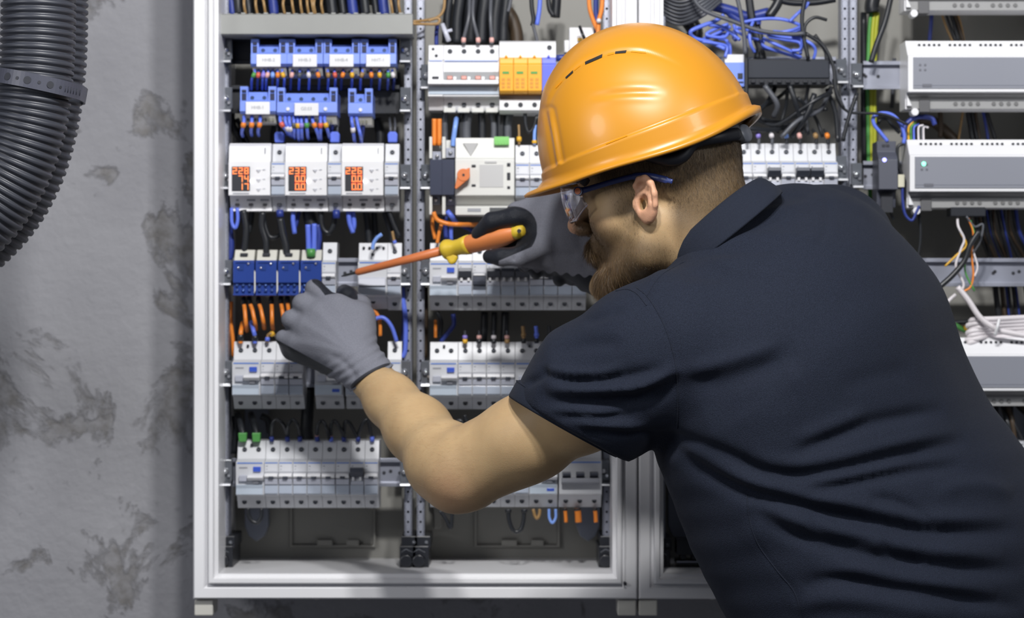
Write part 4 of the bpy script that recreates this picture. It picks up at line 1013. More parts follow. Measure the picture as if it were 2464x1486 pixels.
# --- right cabinet: grey loops, blue tangle
random.seed(11)
for i in range(9):
    y0 = -30+i*9
    c_('grey', [(1588, y0-10, 0.03), (1602, y0+4, 0.01+0.003*i), (1640, y0+16, 0.0+0.004*i), (1690, y0-4, 0.01), (1735, y0-40, 0.03)], 4.5, 'grey cable of the loose loops right of the cabinet seam, %s from the top' % ORD[i], group='grey cable loops')
c_('grey', [(1660, -20), (1690, 22), (1760, 50), (1830, 74), (1900, 82), (1935, 80)], 5, 'long grey cable crossing over the blue tangle', y=-0.012)
c_('grey', [(1770, -20), (1782, 30), (1790, 80), (1794, 130)], 5, 'grey cable running down across the blue tangle to the black block', y=-0.014)
c_('black', [(1600, -20), (1650, 40), (1672, 75), (1665, 100)], 20, 'fat black cable behind the top right of the helmet', y=0.07)
def bend(cx, cy, rx, ry, a0, a1, n=7, y=0.01, wob=4):
    return [(cx+rx*math.cos(math.radians(a0+(a1-a0)*k/n))+random.uniform(-wob, wob), cy+ry*math.sin(math.radians(a0+(a1-a0)*k/n))+random.uniform(-wob, wob)*0.5, y+random.uniform(-0.006, 0.01)) for k in range(n+1)]
tang = [[(1742, 36), (1722, 50), (1690, 62), (1662, 76), (1672, 92), (1710, 102), (1745, 118)],
        [(1752, 58), (1720, 70), (1700, 84), (1740, 90), (1755, 76)], [(1752, 62), (1730, 78), (1700, 90), (1690, 96)], [(1756, 80), (1730, 92), (1745, 96), (1756, 110), (1757, 136)],
        [(1690, 100), (1720, 104), (1748, 112), (1745, 138)], [(1748, 96), (1752, 112), (1750, 134)], [(1770, 66), (1800, 72), (1850, 80), (1900, 74), (1928, 64)], [(1775, 56), (1830, 46), (1880, 46), (1920, 58), (1930, 68), (1905, 78), (1860, 76)],
        [(1812, 52), (1804, 75), (1806, 105), (1816, 126)], [(1836, 92), (1870, 108), (1900, 122), (1928, 138)], [(1832, 96), (1840, 112), (1880, 126), (1925, 140)], [(1850, 88), (1890, 96), (1925, 104), (1926, 130)],
        [(1846, 84), (1890, 90), (1924, 94), (1950, 104), (1962, 120), (1958, 142)], [(1900, 52), (1920, 32), (1938, 18), (1945, 5)], [(1765, 60), (1775, 76), (1800, 90), (1825, 96)], [(1838, 98), (1834, 108), (1845, 118), (1875, 122)],
        [(1905, 84), (1928, 92), (1926, 118), (1905, 122)], [(1706, 60), (1735, 64), (1765, 84), (1780, 96)], [(1715, 84), (1745, 70), (1758, 64)], [(1700, 92), (1725, 84), (1750, 82)]]
for i, p in enumerate(tang):
    c_('blue' if i % 4 != 3 else 'blue', [(q[0], q[1], 0.0+0.007*((i*5) % 4)+0.004*math.sin(k*1.7+i)) for k, q in enumerate(p)], 4.0 if i else 5, 'blue wire of the tangle above the black distribution block, strand %s from the left' % (['1st', '2nd', '3rd'][sorted(range(len(tang)), key=lambda a: tang[a][0][0]).index(i)] if sorted(range(len(tang)), key=lambda a: tang[a][0][0]).index(i) < 3 else '%dth' % (sorted(range(len(tang)), key=lambda a: tang[a][0][0]).index(i)+1)),
       group='blue tangle')
for i, p in enumerate([[(1700, 10), (1760, 26), (1800, 40), (1850, 30)], [(1745, 20), (1780, 50), (1830, 60)], [(1762, 74), (1770, 90), (1765, 96)]]):
    c_('dark blue', p, 13-3*i, 'dark blue cable bundle in shade behind the blue tangle, %s' % ('upper', 'middle', 'lower')[i], y=0.05)
for i, (p, r) in enumerate([([(1800, -20), (1812, 60), (1830, 120), (1835, 142)], 10), ([(1820, 60), (1830, 100), (1822, 142)], 9), ([(1940, -20), (1930, 40), (1934, 90), (1945, 142)], 5), ([(1990, 48), (1960, 42), (1938, 60), (1936, 90)], 4),
                            ([(1938, 80), (1980, 110), (2005, 160), (2012, 220), (2030, 260)], 4.5), ([(1880, -20), (1870, 10), (1850, 40)], 12), ([(1850, -10), (1900, 6), (1960, 6), (2010, -2)], 8), ([(1960, 84), (1985, 120), (1990, 145)], 5)]):
    c_('black', p, r, 'black cable around the blue tangle, %s from the left' % ORD[i], y=-0.005 if i in (2, 3, 4) else 0.04, group='black cables at the tangle')
c_('black', [(1795, 115), (1796, 160), (1796, 235)], 5, 'black cable running down beside the light blue block at the helmet', y=-0.006)
# --- black net of cables above the breakers right of the helmet
net = [[(1815, 262), (1850, 250), (1885, 225), (1905, 205)], [(1825, 290), (1870, 300), (1930, 262), (1970, 236), (2000, 222)], [(1840, 205), (1870, 250), (1862, 280)], [(1830, 285), (1880, 292), (1940, 270), (1990, 262)], [(1868, 205), (1850, 240), (1825, 268)],
       [(1900, 205), (1915, 250), (1935, 320)], [(1945, 205), (1938, 260), (1945, 325)], [(1990, 215), (2010, 270), (2016, 340)], [(1960, 225), (1940, 280), (1905, 330)], [(1920, 235), (1960, 280), (1980, 330)], [(2000, 210), (1975, 262), (1920, 290), (1880, 330)],
       [(1780, 300), (1810, 310), (1860, 312), (1900, 300)], [(1895, 214), (1890, 260), (1870, 320)]]
def web_rank(i):
    r = sorted(range(len(net)), key=lambda a: (net[a][0][0], a)).index(i)
    return ([o+' from the left' for o in ORD]+['rightmost'])[r]
for i, p in enumerate(net):
    c_('black' if i % 4 != 2 else 'grey', [(q[0], q[1], 0.02+0.02*math.sin(i*2.1+k)) for k, q in enumerate(p)], 4.6+(i % 3), 'dark tangled cable under the long black block, %s by its upper end' % web_rank(i), group='black cable web')
for i, (x, c) in enumerate(((1797, 'blue'), (1826, 'purple'), (1858, 'white'), (1893, 'light blue'), (1925, 'pink'), (1964, 'brown'), (1992, 'orange'))):
    c_('black' if i > 2 else 'grey', [(x-8, 312, 0.03), (x-3, 322), (x, 332), (x, 346)], 4, 'wire with %s sleeve above the breakers right of the helmet, %s from the left' % (c, ORD[i]), y=0.012, sl=((0.68, c, 6.5, 13 if i > 3 else 10),), group='wires above the breakers right of the helmet')
# --- earth wires and cables around the modules
for i, (x, c, r) in enumerate(((2090, 'green', 5), (2098, 'yellow-green', 6), (2106, 'yellow-green', 5))):
    c_(c, [(x+6, 30), (x+1, 90), (x-2, 200), (x-1, 300), (x, 380), (x+6, 520), (x+10, 640)], r, '%s earth wire running down behind the rails, %s of three' % (('green', 'yellow-green', 'yellow-green')[i], ORD[i]), y=0.085)
c_('black', [(2078, 30), (2078, 200), (2080, 400)], 8, 'black cable left of the earth wires', y=0.09)
c_('black', [(2147, -20), (2130, 50), (2108, 110), (2096, 150)], 7, 'thick black cable slanting beside the earth wires', y=0.03)
c_('black', [(2062, 224), (2040, 290), (2028, 340)], 5, 'grey-black cable slanting across the paired posts', y=-0.0)
c_('black', [(2005, 190), (2016, 240), (2040, 268), (2075, 272), (2130, 276), (2185, 300)], 3.5, 'thin black cable running across the paired posts towards the modules', y=0.0)
c_('black', [(2110, -40), (2098, 12), (2100, 30)], 18, 'dark device bottom at the top left of the right modules', y=0.08, name='relay_end', cat='relay')
c_('blue', [(2136, 340), (2118, 318), (2104, 300), (2102, 282), (2120, 272), (2146, 276), (2166, 296), (2176, 325), (2174, 345)], 4.5, 'bright blue wire looping above the small dark power supply', y=0.01)
c_('black', [(2112, 300), (2118, 288), (2134, 286), (2146, 300), (2165, 320)], 4.5, 'dark wire loop inside the bright blue one above the power supply', y=0.02)
c_('dark blue', [(2172, 330), (2180, 300), (2205, 282), (2240, 284), (2250, 300)], 6, 'dark blue cable arching into the lit module', y=0.02)
c_('dark brown', [(2210, 290), (2240, 290), (2268, 310), (2300, 340)], 14, 'dark conduit behind the lit module, bending down to the right', y=0.08, name='conduit', cat='conduit')
for i, (x, c) in enumerate(((2186, 'yellow'), (2192, 'green'), (2199, 'blue'), (2210, 'white'), (2218, 'grey'), (2222, 'white'))):
    c_(c, [(x+12, 292+i*3), (x+1, 305), (x, 325), (x+1, 345)], 2.6, '%s thin wire entering the lit module from above, %s from the left' % (c, ORD[i]), y=0.02, group='thin wires into the lit module')
c_('dark blue', [(2172, 440), (2172, 480), (2178, 515), (2194, 530), (2205, 510), (2212, 495)], 3.5, 'dark blue wire hanging in a curve between power supply and lit module', y=0.0)
c_('black', [(2175, 345), (2160, 355), (2162, 400), (2178, 440), (2176, 480)], 4, 'black wire down the left side of the lit module', y=0.01)
c_('black', [(2140, 500), (2145, 515), (2150, 528)], 3.5, 'short black wire end under the power supply', y=0.02)
c_('black', [(2209, 498), (2214, 540), (2214, 580), (2208, 620)], 4, 'black cable hanging down from the lit module beside the shoulder', y=0.02)
for i, (p, c, r) in enumerate([([(2242, 20), (2240, 60), (2236, 100)], 'dark blue', 5), ([(2262, 20), (2275, 60), (2292, 100)], 'brown', 3), ([(2272, 20), (2285, 60), (2300, 100)], 'black', 4), ([(2282, 20), (2295, 55), (2306, 100)], 'black', 5), ([(2290, 20), (2306, 60), (2318, 100)], 'dark brown', 5), ([(2300, 20), (2312, 60), (2320, 100)], 'brown', 3)]):
    c_(c, p, r, '%s cable between the two uppermost modules, %s from the left' % (c, ORD[i]), y=0.07, group='cables between the upper modules')
for i, (p, c, r) in enumerate([([(2262, 262), (2264, 300), (2262, 330)], 'dark brown', 6), ([(2318, 262), (2312, 300), (2306, 338)], 'brown', 3), ([(2328, 262), (2334, 300), (2340, 338)], 'black', 6), ([(2338, 262), (2344, 300), (2352, 338)], 'black', 5), ([(2346, 262), (2352, 300), (2358, 338)], 'dark brown', 4),
                               ([(2364, 262), (2372, 300), (2378, 338)], 'dark blue', 4), ([(2372, 262), (2384, 300), (2396, 338)], 'black', 5)]):
    c_(c, p, r, '%s cable above the lit module, %s from the left' % (c, ORD[i]), y=0.07, group='cables above the lit module')
b_ = MB(); a = W(2330, 520, 0.0); b_.box(a.x-42*S, a.x+42*S, 0.0, 0.03, a.z, a.z+22*S); o = b_.build('plug_connector', M_black, bevel=0.0008); props(o, 'black plug under the lit control module', 'connector')
thin = [([(2304, 520, 0.01), (2306, 545), (2320, 575), (2312, 600), (2300, 640), (2318, 680), (2314, 700)], 'white', 3.2), ([(2312, 560), (2325, 590), (2300, 615), (2274, 640)], 'yellow', 2.6), ([(2335, 530), (2345, 570), (2330, 600), (2322, 650), (2345, 700)], 'green', 2.4),
        ([(2330, 525), (2342, 560), (2338, 610), (2342, 660), (2335, 690), (2315, 702)], 'orange', 2.6), ([(2340, 600), (2352, 640), (2345, 665)], 'white', 2.6), ([(2325, 520), (2345, 545), (2365, 540), (2358, 580), (2340, 610)], 'grey', 3), ([(2300, 708), (2288, 718), (2278, 728)], 'white', 4.5)]
for i, (p, c, r) in enumerate(thin):
    c_(c, p, r, '%s thin wire in front of the empty rail, %s' % (c, ('longest of its colour', 'pointing left', 'hanging lowest', 'curved round to the left', 'short and right of the bundle', 'bent at the plug', 'short loose end below the rail')[i]), y=0.0)
c_('black', [(2256, 694), (2290, 664), (2320, 628), (2334, 590), (2356, 555)], 7, 'thick dark cable slanting up in front of the empty rail', y=-0.01)
c_('white', [(2304, 690), (2330, 722), (2360, 765), (2400, 792), (2440, 802), (2500, 812)], 7, 'thick white cable sloping down to the white coil', y=-0.012)
for i in range(7):
    yy = 768+i*9
    c_('white', [(2520, yy-8, 0.02), (2400, yy-2-i, 0.0+0.003*i), (2345+(i % 3)*8-6*(i > 3), yy, 0.0), (2336-(i % 2)*8-4*(i > 3), yy+6, 0.006), (2350, yy+12, 0.012), (2420, yy+10+i, 0.015), (2520, yy+8, 0.02)], 6, 'turn of the white cable coil on the lowest module, %s from the top' % ORD[i], group='white cable coil', name='cable_coil_turn')
o = MB(); o.tube(catmull([W(2404, 768, -0.02), W(2400, 785, -0.024), W(2394, 806, -0.02)]), 4*S, 6); o = o.build('cable_tie', M_white2); props(o, 'white cable tie holding the white coil', 'cable tie')
random.seed(5)
for i in range(12):
    x = 2345+i*9; x2 = x+random.uniform(25, 50)
    c_(('black', 'dark brown', 'black', 'dark blue')[i % 4], [(x, 500, 0.05), (x+random.uniform(5, 14), 560, 0.05), (x2, 640, 0.09), (x2+12, 730, 0.09), (x2+20, 800, 0.09)], random.uniform(3, 6), 'dark cable in the sheaf behind the empty rail, %s from the left' % (ORD[i]), group='dark sheaf behind the empty rail')
for i in range(9):
    x = 2290+i*24
    c_(('black', 'dark brown', 'green', 'yellow')[i % 4] if i < 5 else 'black', [(x-40, 765+(i % 4)*8, 0.05), (x, 775+(i % 3)*12, 0.06), (x+60, 772+(i % 5)*8, 0.06)], 6, 'dark cable lying behind the white coil, %s from the left' % ORD[i], group='dark cables behind the coil')
for i in range(11):
    x = 2370+i*12
    c_('black' if i % 3 else 'dark brown', [(x-20, 975, 0.04+0.005*(i % 3)), (x+random.uniform(-20, 20), 1010, 0.03), (x+random.uniform(-10, 10), 1062, 0.03)], random.uniform(5, 8), 'black cable above the pale terminal strip, %s from the left' % ORD[i], group='black cables above the terminal strip')
# pale sheets on the back of the right cabinet seen through the gaps
c_('grey', [(2152, 140), (2146, 260)], 5, 'grey strut behind the modules left of the earth wires', y=0.12, name='strut', cat='strut')
# deep blue cable patches in the left bay, right edge
for i, (x, y0, y1, r) in enumerate(((956, 1000, 1100, 6), (966, 1010, 1100, 6))):
    c_('dark blue', [(x, y0), (x+2, (y0+y1)/2), (x, y1)], r, 'dark blue cable left of the middle posts above the bottom row, %s' % ('left', 'right')[i], y=0.07)

# ================================================================ corrugated hoses on the wall
def hose(pts, R, label, y, pitch=17.4):
    P = catmull([W(p[0], p[1], p[2] if len(p) > 2 else y) for p in pts], 14)
    # resample evenly
    L = [0]
    for a, b in zip(P[:-1], P[1:]): L.append(L[-1]+(b-a).length)
    ky = PX(y); step = pitch*ky/8; n = int(L[-1]/step); Q = []; i = 0; rad = []
    for k in range(n):
        d = k*step
        while i < len(L)-2 and L[i+1] < d: i += 1
        f = (d-L[i])/max(1e-9, L[i+1]-L[i]); Q.append(P[i].lerp(P[i+1], f))
        ph = (k % 8)/8
        rad.append(R*ky*(1.0 if ph in (0, 0.125, 0.25, 0.375) and 0 < ph < 0.5 else (0.985 if ph in (0, 0.5) else 0.93)))
    m = MB(); m.tube(Q, R*ky, 56, radii=rad)
    o = m.build('corrugated_hose', mat('hose_rubber', (0.036, 0.039, 0.050), 0.42, bump=0.03, bscale=300)); props(o, label, 'hose', 'corrugated hoses'); return o
hose([(94, -2000, 0.165), (94, -2160, 0.0), (94, -2100, -0.25), (94, -1800, -0.42), (94, -1200), (96, -520), (94, -250), (93, 0), (88, 160), (70, 300), (28, 420), (-50, 530), (-170, 610), (-320, 660), (-430, 670, -0.3), (-470, 680, 0.165)], 90, 'dark corrugated hose in front, held by the perforated strap', -0.42)
hose([(124, -1900, 0.165), (124, -2000, 0.0), (124, -1950, -0.2), (124, -1750, -0.335), (124, -1200), (126, -520), (124, -250), (122, 0), (117, 160), (98, 300), (58, 425), (-10, 530), (-120, 625), (-260, 700), (-400, 730, -0.2), (-450, 735, 0.165)], 90, 'dark corrugated hose just behind the front one on the left wall', -0.335)
def strap():
    y = -0.42; c = W(88, 202, y); k = PX(y)
    root = thing('pipe_strap', 'dark perforated strap around the corrugated hoses', 'strap', c)
    ax = Vector((0.18, 0.0, 0.98)).normalized(); ux = Vector((0.98, 0.0, -0.20)).normalized(); uy = Vector((0, 1, 0))
    prof = []
    def pt(a, off=0.0):
        r = 97*k+off; x = math.cos(a); s_ = math.sin(a)
        if x > 0: return c+ux*(x*(105*k+off)+2*k)+uy*(s_*(r if s_ < 0 else r+0.08))
        return c+ux*x*r+uy*(s_*(r if s_ < 0 else r+0.08))
    rs = []
    n = 64; h = 18*k
    for sgn, off in ((1, 0), (1, 0.0022), (-1, 0.0022), (-1, 0)):
        rs.append([pt(2*math.pi*i/n, off)+ax*(sgn*h) for i in range(n)])
    rs.append(rs[0])
    m = MB(); m.rings(rs); m.build('band', mat('strap_plastic', (0.055, 0.058, 0.08), 0.45), root)
    hl = MB()
    for px_, r in ((36, 9), (62, 4), (88, 9), (113, 4), (137, 8.5), (158, 3.5)):
        cosv = (px_-88-2)/105; a = -math.acos(max(-1, min(1, cosv)))
        p = pt(a, 0.0024); nrm = (p-c); nrm.z = 0; nrm.normalize(); t = nrm.cross(ax).normalized()
        b = len(hl.v); hl.v += [tuple(p+(t*math.cos(q*math.pi/8)+ax*math.sin(q*math.pi/8))*r*k+nrm*0.0003) for q in range(16)]; hl.face([b+q for q in range(16)])
    for i in range(6):
        cosv = (168+i*5-90)/105; a = -math.acos(max(-1, min(1, cosv))); p = pt(a, 0.0026); hl.tube([p+ax*(6*k), p-ax*(8*k)], 0.9*k, 6)
    hl.build('strap_hole', M_slot, root)
strap()
# ================================================================ distance fields
def axis_grid(breaks):
    """breaks: [(x, step), ...] ending with (x_end, None)"""
    out = []
    for (a, st), (b, _) in zip(breaks[:-1], breaks[1:]):
        n = max(1, int(round((b-a)/st))); out += [a+(b-a)*i/n for i in range(n)]
    out.append(breaks[-1][0]); return np.array(out, dtype=np.float32)
class Field:
    def __init__(s, xs, ys, zs):
        s.g = [xs, ys, zs]; s.F = np.full((len(xs), len(ys), len(zs)), 1.0, dtype=np.float32)
    def sub(s, lo, hi):
        sl = []
        for g, a, b in zip(s.g, lo, hi):
            i = int(np.searchsorted(g, a)); j = int(np.searchsorted(g, b)); sl.append(slice(max(0, i-1), min(len(g), j+1)))
        return tuple(sl)
    def coords(s, sl):
        return (s.g[0][sl[0]][:, None, None], s.g[1][sl[1]][None, :, None], s.g[2][sl[2]][None, None, :])
    def op(s, lo, hi, fn, k=0.01, sign=1):
        sl = s.sub(lo, hi)
        if any(q.stop <= q.start for q in sl): return
        X, Y, Z = s.coords(sl); d = fn(X, Y, Z).astype(np.float32); A = s.F[sl]
        if sign > 0:
            h = np.clip(0.5+0.5*(A-d)/k, 0, 1); s.F[sl] = A+(d-A)*h-k*h*(1-h)
        elif sign < 0:
            d = -d; h = np.clip(0.5-0.5*(A-d)/k, 0, 1); s.F[sl] = A+(d-A)*h+k*h*(1-h)
    def cone(s, a, b, r1, r2, k=0.01, sign=1, pad=0.03):
        a = np.array(a, float); b = np.array(b, float); m = max(r1, r2)+pad+k
        ba = b-a; L2 = max(1e-12, ba@ba)
        def fn(X, Y, Z):
            t = np.clip(((X-a[0])*ba[0]+(Y-a[1])*ba[1]+(Z-a[2])*ba[2])/L2, 0, 1)
            return np.sqrt((X-a[0]-t*ba[0])**2+(Y-a[1]-t*ba[1])**2+(Z-a[2]-t*ba[2])**2)-(r1+(r2-r1)*t)
        s.op(np.minimum(a, b)-m, np.maximum(a, b)+m, fn, k, sign)
    def ell(s, c, r, R=None, k=0.01, sign=1, pad=0.03):
        c = np.array(c, float); r = np.array(r, float); R = np.eye(3) if R is None else R; m = r.max()+pad+k
        def fn(X, Y, Z):
            dx, dy, dz = X-c[0], Y-c[1], Z-c[2]
            q = [(dx*R[0, i]+dy*R[1, i]+dz*R[2, i]) for i in range(3)]
            k0 = np.sqrt(sum((q[i]/r[i])**2 for i in range(3))); k1 = np.sqrt(sum((q[i]/r[i]**2)**2 for i in range(3)))+1e-9
            return k0*(k0-1)/k1
        s.op(c-m, c+m, fn, k, sign)
def surface_nets(fl):
    xs, ys, zs = fl.g; F = fl.F; I = F < 0
    nx, ny, nz = F.shape
    c = np.zeros((nx-1, ny-1, nz-1), np.int8)
    for i in (0, 1):
        for j in (0, 1):
            for k in (0, 1): c += I[i:nx-1+i, j:ny-1+j, k:nz-1+k]
    act = np.argwhere((c > 0) & (c < 8)); del c
    idx = np.full((nx-1, ny-1, nz-1), -1, np.int32); idx[act[:, 0], act[:, 1], act[:, 2]] = np.arange(len(act))
    acc = np.zeros((len(act), 3)); cnt = np.zeros(len(act))
    G = [xs, ys, zs]
    for ax in range(3):
        for u_ in (0, 1):
            for v_ in (0, 1):
                o0 = [0, 0, 0]; oth = [a for a in range(3) if a != ax]; o0[oth[0]] = u_; o0[oth[1]] = v_; o1 = list(o0); o1[ax] = 1
                p0 = act+o0; p1 = act+o1
                f0 = F[p0[:, 0], p0[:, 1], p0[:, 2]]; f1 = F[p1[:, 0], p1[:, 1], p1[:, 2]]
                m = (f0 < 0) != (f1 < 0); t = f0[m]/(f0[m]-f1[m])
                for a in range(3):
                    ga, gb = G[a][p0[m, a]], G[a][p1[m, a]]; acc[m, a] += ga+(gb-ga)*t
                cnt[m] += 1
    V = acc/cnt[:, None]
    quads = []
    for ax in range(3):
        a0 = [slice(1, -1)]*3; a0[ax] = slice(0, -1); a1 = [slice(1, -1)]*3; a1[ax] = slice(1, None)
        e = np.argwhere(I[tuple(a0)] != I[tuple(a1)]); off = np.array([1, 1, 1]); off[ax] = 0; e = e+off
        oth = [(ax+1) % 3, (ax+2) % 3]; q = []
        for du, dv in ((-1, -1), (0, -1), (0, 0), (-1, 0)):
            p = e.copy(); p[:, oth[0]] += du; p[:, oth[1]] += dv
            q.append(idx[p[:, 0], p[:, 1], p[:, 2]])
        q = np.stack(q, 1); inside = I[e[:, 0], e[:, 1], e[:, 2]]
        q[~inside] = q[~inside][:, ::-1]; quads.append(q[(q >= 0).all(1)])
    return V, np.concatenate(quads)
def relax(V, Q, it=2, lam=0.5):
    n = len(V); E = np.concatenate([Q[:, [0, 1]], Q[:, [1, 2]], Q[:, [2, 3]], Q[:, [3, 0]]]); E = np.concatenate([E, E[:, ::-1]])
    deg = np.bincount(E[:, 0], minlength=n).astype(float)
    for i in range(it):
        for l in (lam, -lam*1.03) if it > 1 else (lam,):
            S_ = np.stack([np.bincount(E[:, 0], weights=V[E[:, 1], a], minlength=n) for a in range(3)], 1)/np.maximum(deg, 1)[:, None]
            V = V+(S_-V)*l
    return V
def vnormals(V, Q):
    fn = np.cross(V[Q[:, 2]]-V[Q[:, 0]], V[Q[:, 3]]-V[Q[:, 1]]); N = np.zeros_like(V)
    for k in range(4):
        for a in range(3): N[:, a] += np.bincount(Q[:, k], weights=fn[:, a], minlength=len(V))
    return N/(np.linalg.norm(N, axis=1)[:, None]+1e-12)
def mesh_obj(name, V, Q, mats, parent=None, mi=None, origin=None, smooth=True):
    me = bpy.data.meshes.new(name); off = np.array(world_origin(parent)) if parent is not None else (np.array(origin) if origin is not None else np.zeros(3))
    V = V-off
    me.vertices.add(len(V)); me.vertices.foreach_set('co', V.astype(np.float32).ravel())
    Q = np.asarray(Q); n = Q.shape[1]
    me.loops.add(Q.size); me.loops.foreach_set('vertex_index', Q.astype(np.int32).ravel())
    me.polygons.add(len(Q)); me.polygons.foreach_set('loop_start', (np.arange(len(Q))*n).astype(np.int32)); me.polygons.foreach_set('loop_total', np.full(len(Q), n, np.int32))
    if not isinstance(mats, (list, tuple)): mats = [mats]
    for m in mats: me.materials.append(m)
    if mi is not None: me.polygons.foreach_set('material_index', mi.astype(np.int32))
    me.polygons.foreach_set('use_smooth', np.full(len(Q), smooth)); me.update(calc_edges=True); me.validate()
    o = bpy.data.objects.new(name, me); COL.objects.link(o); o.parent = parent
    if parent is None and origin is not None: o.location = origin
    return o
def col_attr(o, name, vals):
    a = o.data.attributes.new(name, 'FLOAT', 'POINT'); a.data.foreach_set('value', vals.astype(np.float32))
def seg_dist(P, poly):
    """distance of 2-d points to a polyline and the running parameter 0..1"""
    poly = np.array(poly, float); best = np.full(len(P), 1e9); par = np.zeros(len(P)); side = np.zeros(len(P)); L = np.linalg.norm(np.diff(poly, axis=0), axis=1); T = L.sum(); acc = 0
    for i in range(len(poly)-1):
        a, b = poly[i], poly[i+1]; ba = b-a; t = np.clip(((P-a)@ba)/(ba@ba), 0, 1); d = np.linalg.norm(P-a-t[:, None]*ba, axis=1)
        m = d < best; best[m] = d[m]; par[m] = (acc+t[m]*L[i])/T; cr = (P[:, 0]-a[0])*ba[1]-(P[:, 1]-a[1])*ba[0]; side[m] = np.sign(cr[m]); acc += L[i]
    return best, par, side
def smooth_poly(pts, n=5): return [(p.x, p.y) for p in catmull([(a, b, 0) for a, b in pts], n)]

def Wn(px, py, y): return np.array(W(px, py, y))
def rp(r, y): return r*PX(y)          # radius given in photograph pixels at depth y

# ================================================================ head frame
PSI, PHI = math.radians(25), math.radians(4)
Fh = np.array([-math.cos(PHI)*math.cos(PSI), math.cos(PHI)*math.sin(PSI), -math.sin(PHI)])
Lh = np.array([-math.sin(PSI), -math.cos(PSI), 0.0]); Uh = np.cross(Fh, Lh)
RH = np.stack([Fh, Lh, Uh], 1)
EARY = -0.405
OH = Wn(1547, 486, EARY)-RH@np.array([0, 0.074, 0])
def H(x, y, z): return OH+RH@np.array([x, y, z])
def to_head(P): return (P-OH)@RH
def hell(fl, c, r, k=0.01, sign=1, Rl=None): fl.ell(H(*c), r, RH if Rl is None else RH@Rl, k, sign)
def hcone(fl, a, b, r1, r2, k=0.01, sign=1): fl.cone(H(*a), H(*b), r1, r2, k, sign)

# ================================================================ skin
def skin_material():
    m = bpy.data.materials.new('skin'); m.use_nodes = True; nt = m.node_tree; L = nt.links; b = nt.nodes['Principled BSDF']
    b.inputs['Roughness'].default_value = 0.52; b.inputs['Subsurface Weight'].default_value = 0.12; b.inputs['Subsurface Radius'].default_value = (0.012, 0.005, 0.003); b.inputs['Subsurface Scale'].default_value = 0.5
    b.inputs['Specular IOR Level'].default_value = 0.35
    tc = nt.nodes.new('ShaderNodeTexCoord')
    n = nt.nodes.new('ShaderNodeTexNoise'); n.inputs['Scale'].default_value = 22; n.inputs['Detail'].default_value = 6; L.new(tc.outputs['Object'], n.inputs['Vector'])
    r = nt.nodes.new('ShaderNodeValToRGB'); e = r.color_ramp.elements; e[0].position = 0.3; e[0].color = (0.40, 0.268, 0.140, 1); e[1].position = 0.7; e[1].color = (0.505, 0.350, 0.185, 1); L.new(n.outputs['Fac'], r.inputs['Fac'])
    def mix(fac, col, prev):
        a = nt.nodes.new('ShaderNodeAttribute'); a.attribute_name = fac; mx = nt.nodes.new('ShaderNodeMixRGB'); mx.inputs['Color2'].default_value = (*col, 1)
        L.new(a.outputs['Fac'], mx.inputs['Fac']); L.new(prev, mx.inputs['Color1']); return mx.outputs['Color']
    c = mix('pink', (0.62, 0.27, 0.20), r.outputs['Color']); c = mix('hairy', (0.085, 0.055, 0.028), c); L.new(c, b.inputs['Base Color'])
    n2 = nt.nodes.new('ShaderNodeTexNoise'); n2.inputs['Scale'].default_value = 900; n2.inputs['Detail'].default_value = 2; L.new(tc.outputs['Object'], n2.inputs['Vector'])
    bp = nt.nodes.new('ShaderNodeBump'); bp.inputs['Strength'].default_value = 0.25; bp.inputs['Distance'].default_value = 0.0006; L.new(n2.outputs['Fac'], bp.inputs['Height']); L.new(bp.outputs['Normal'], b.inputs['Normal'])
    return m
M_skin = skin_material()

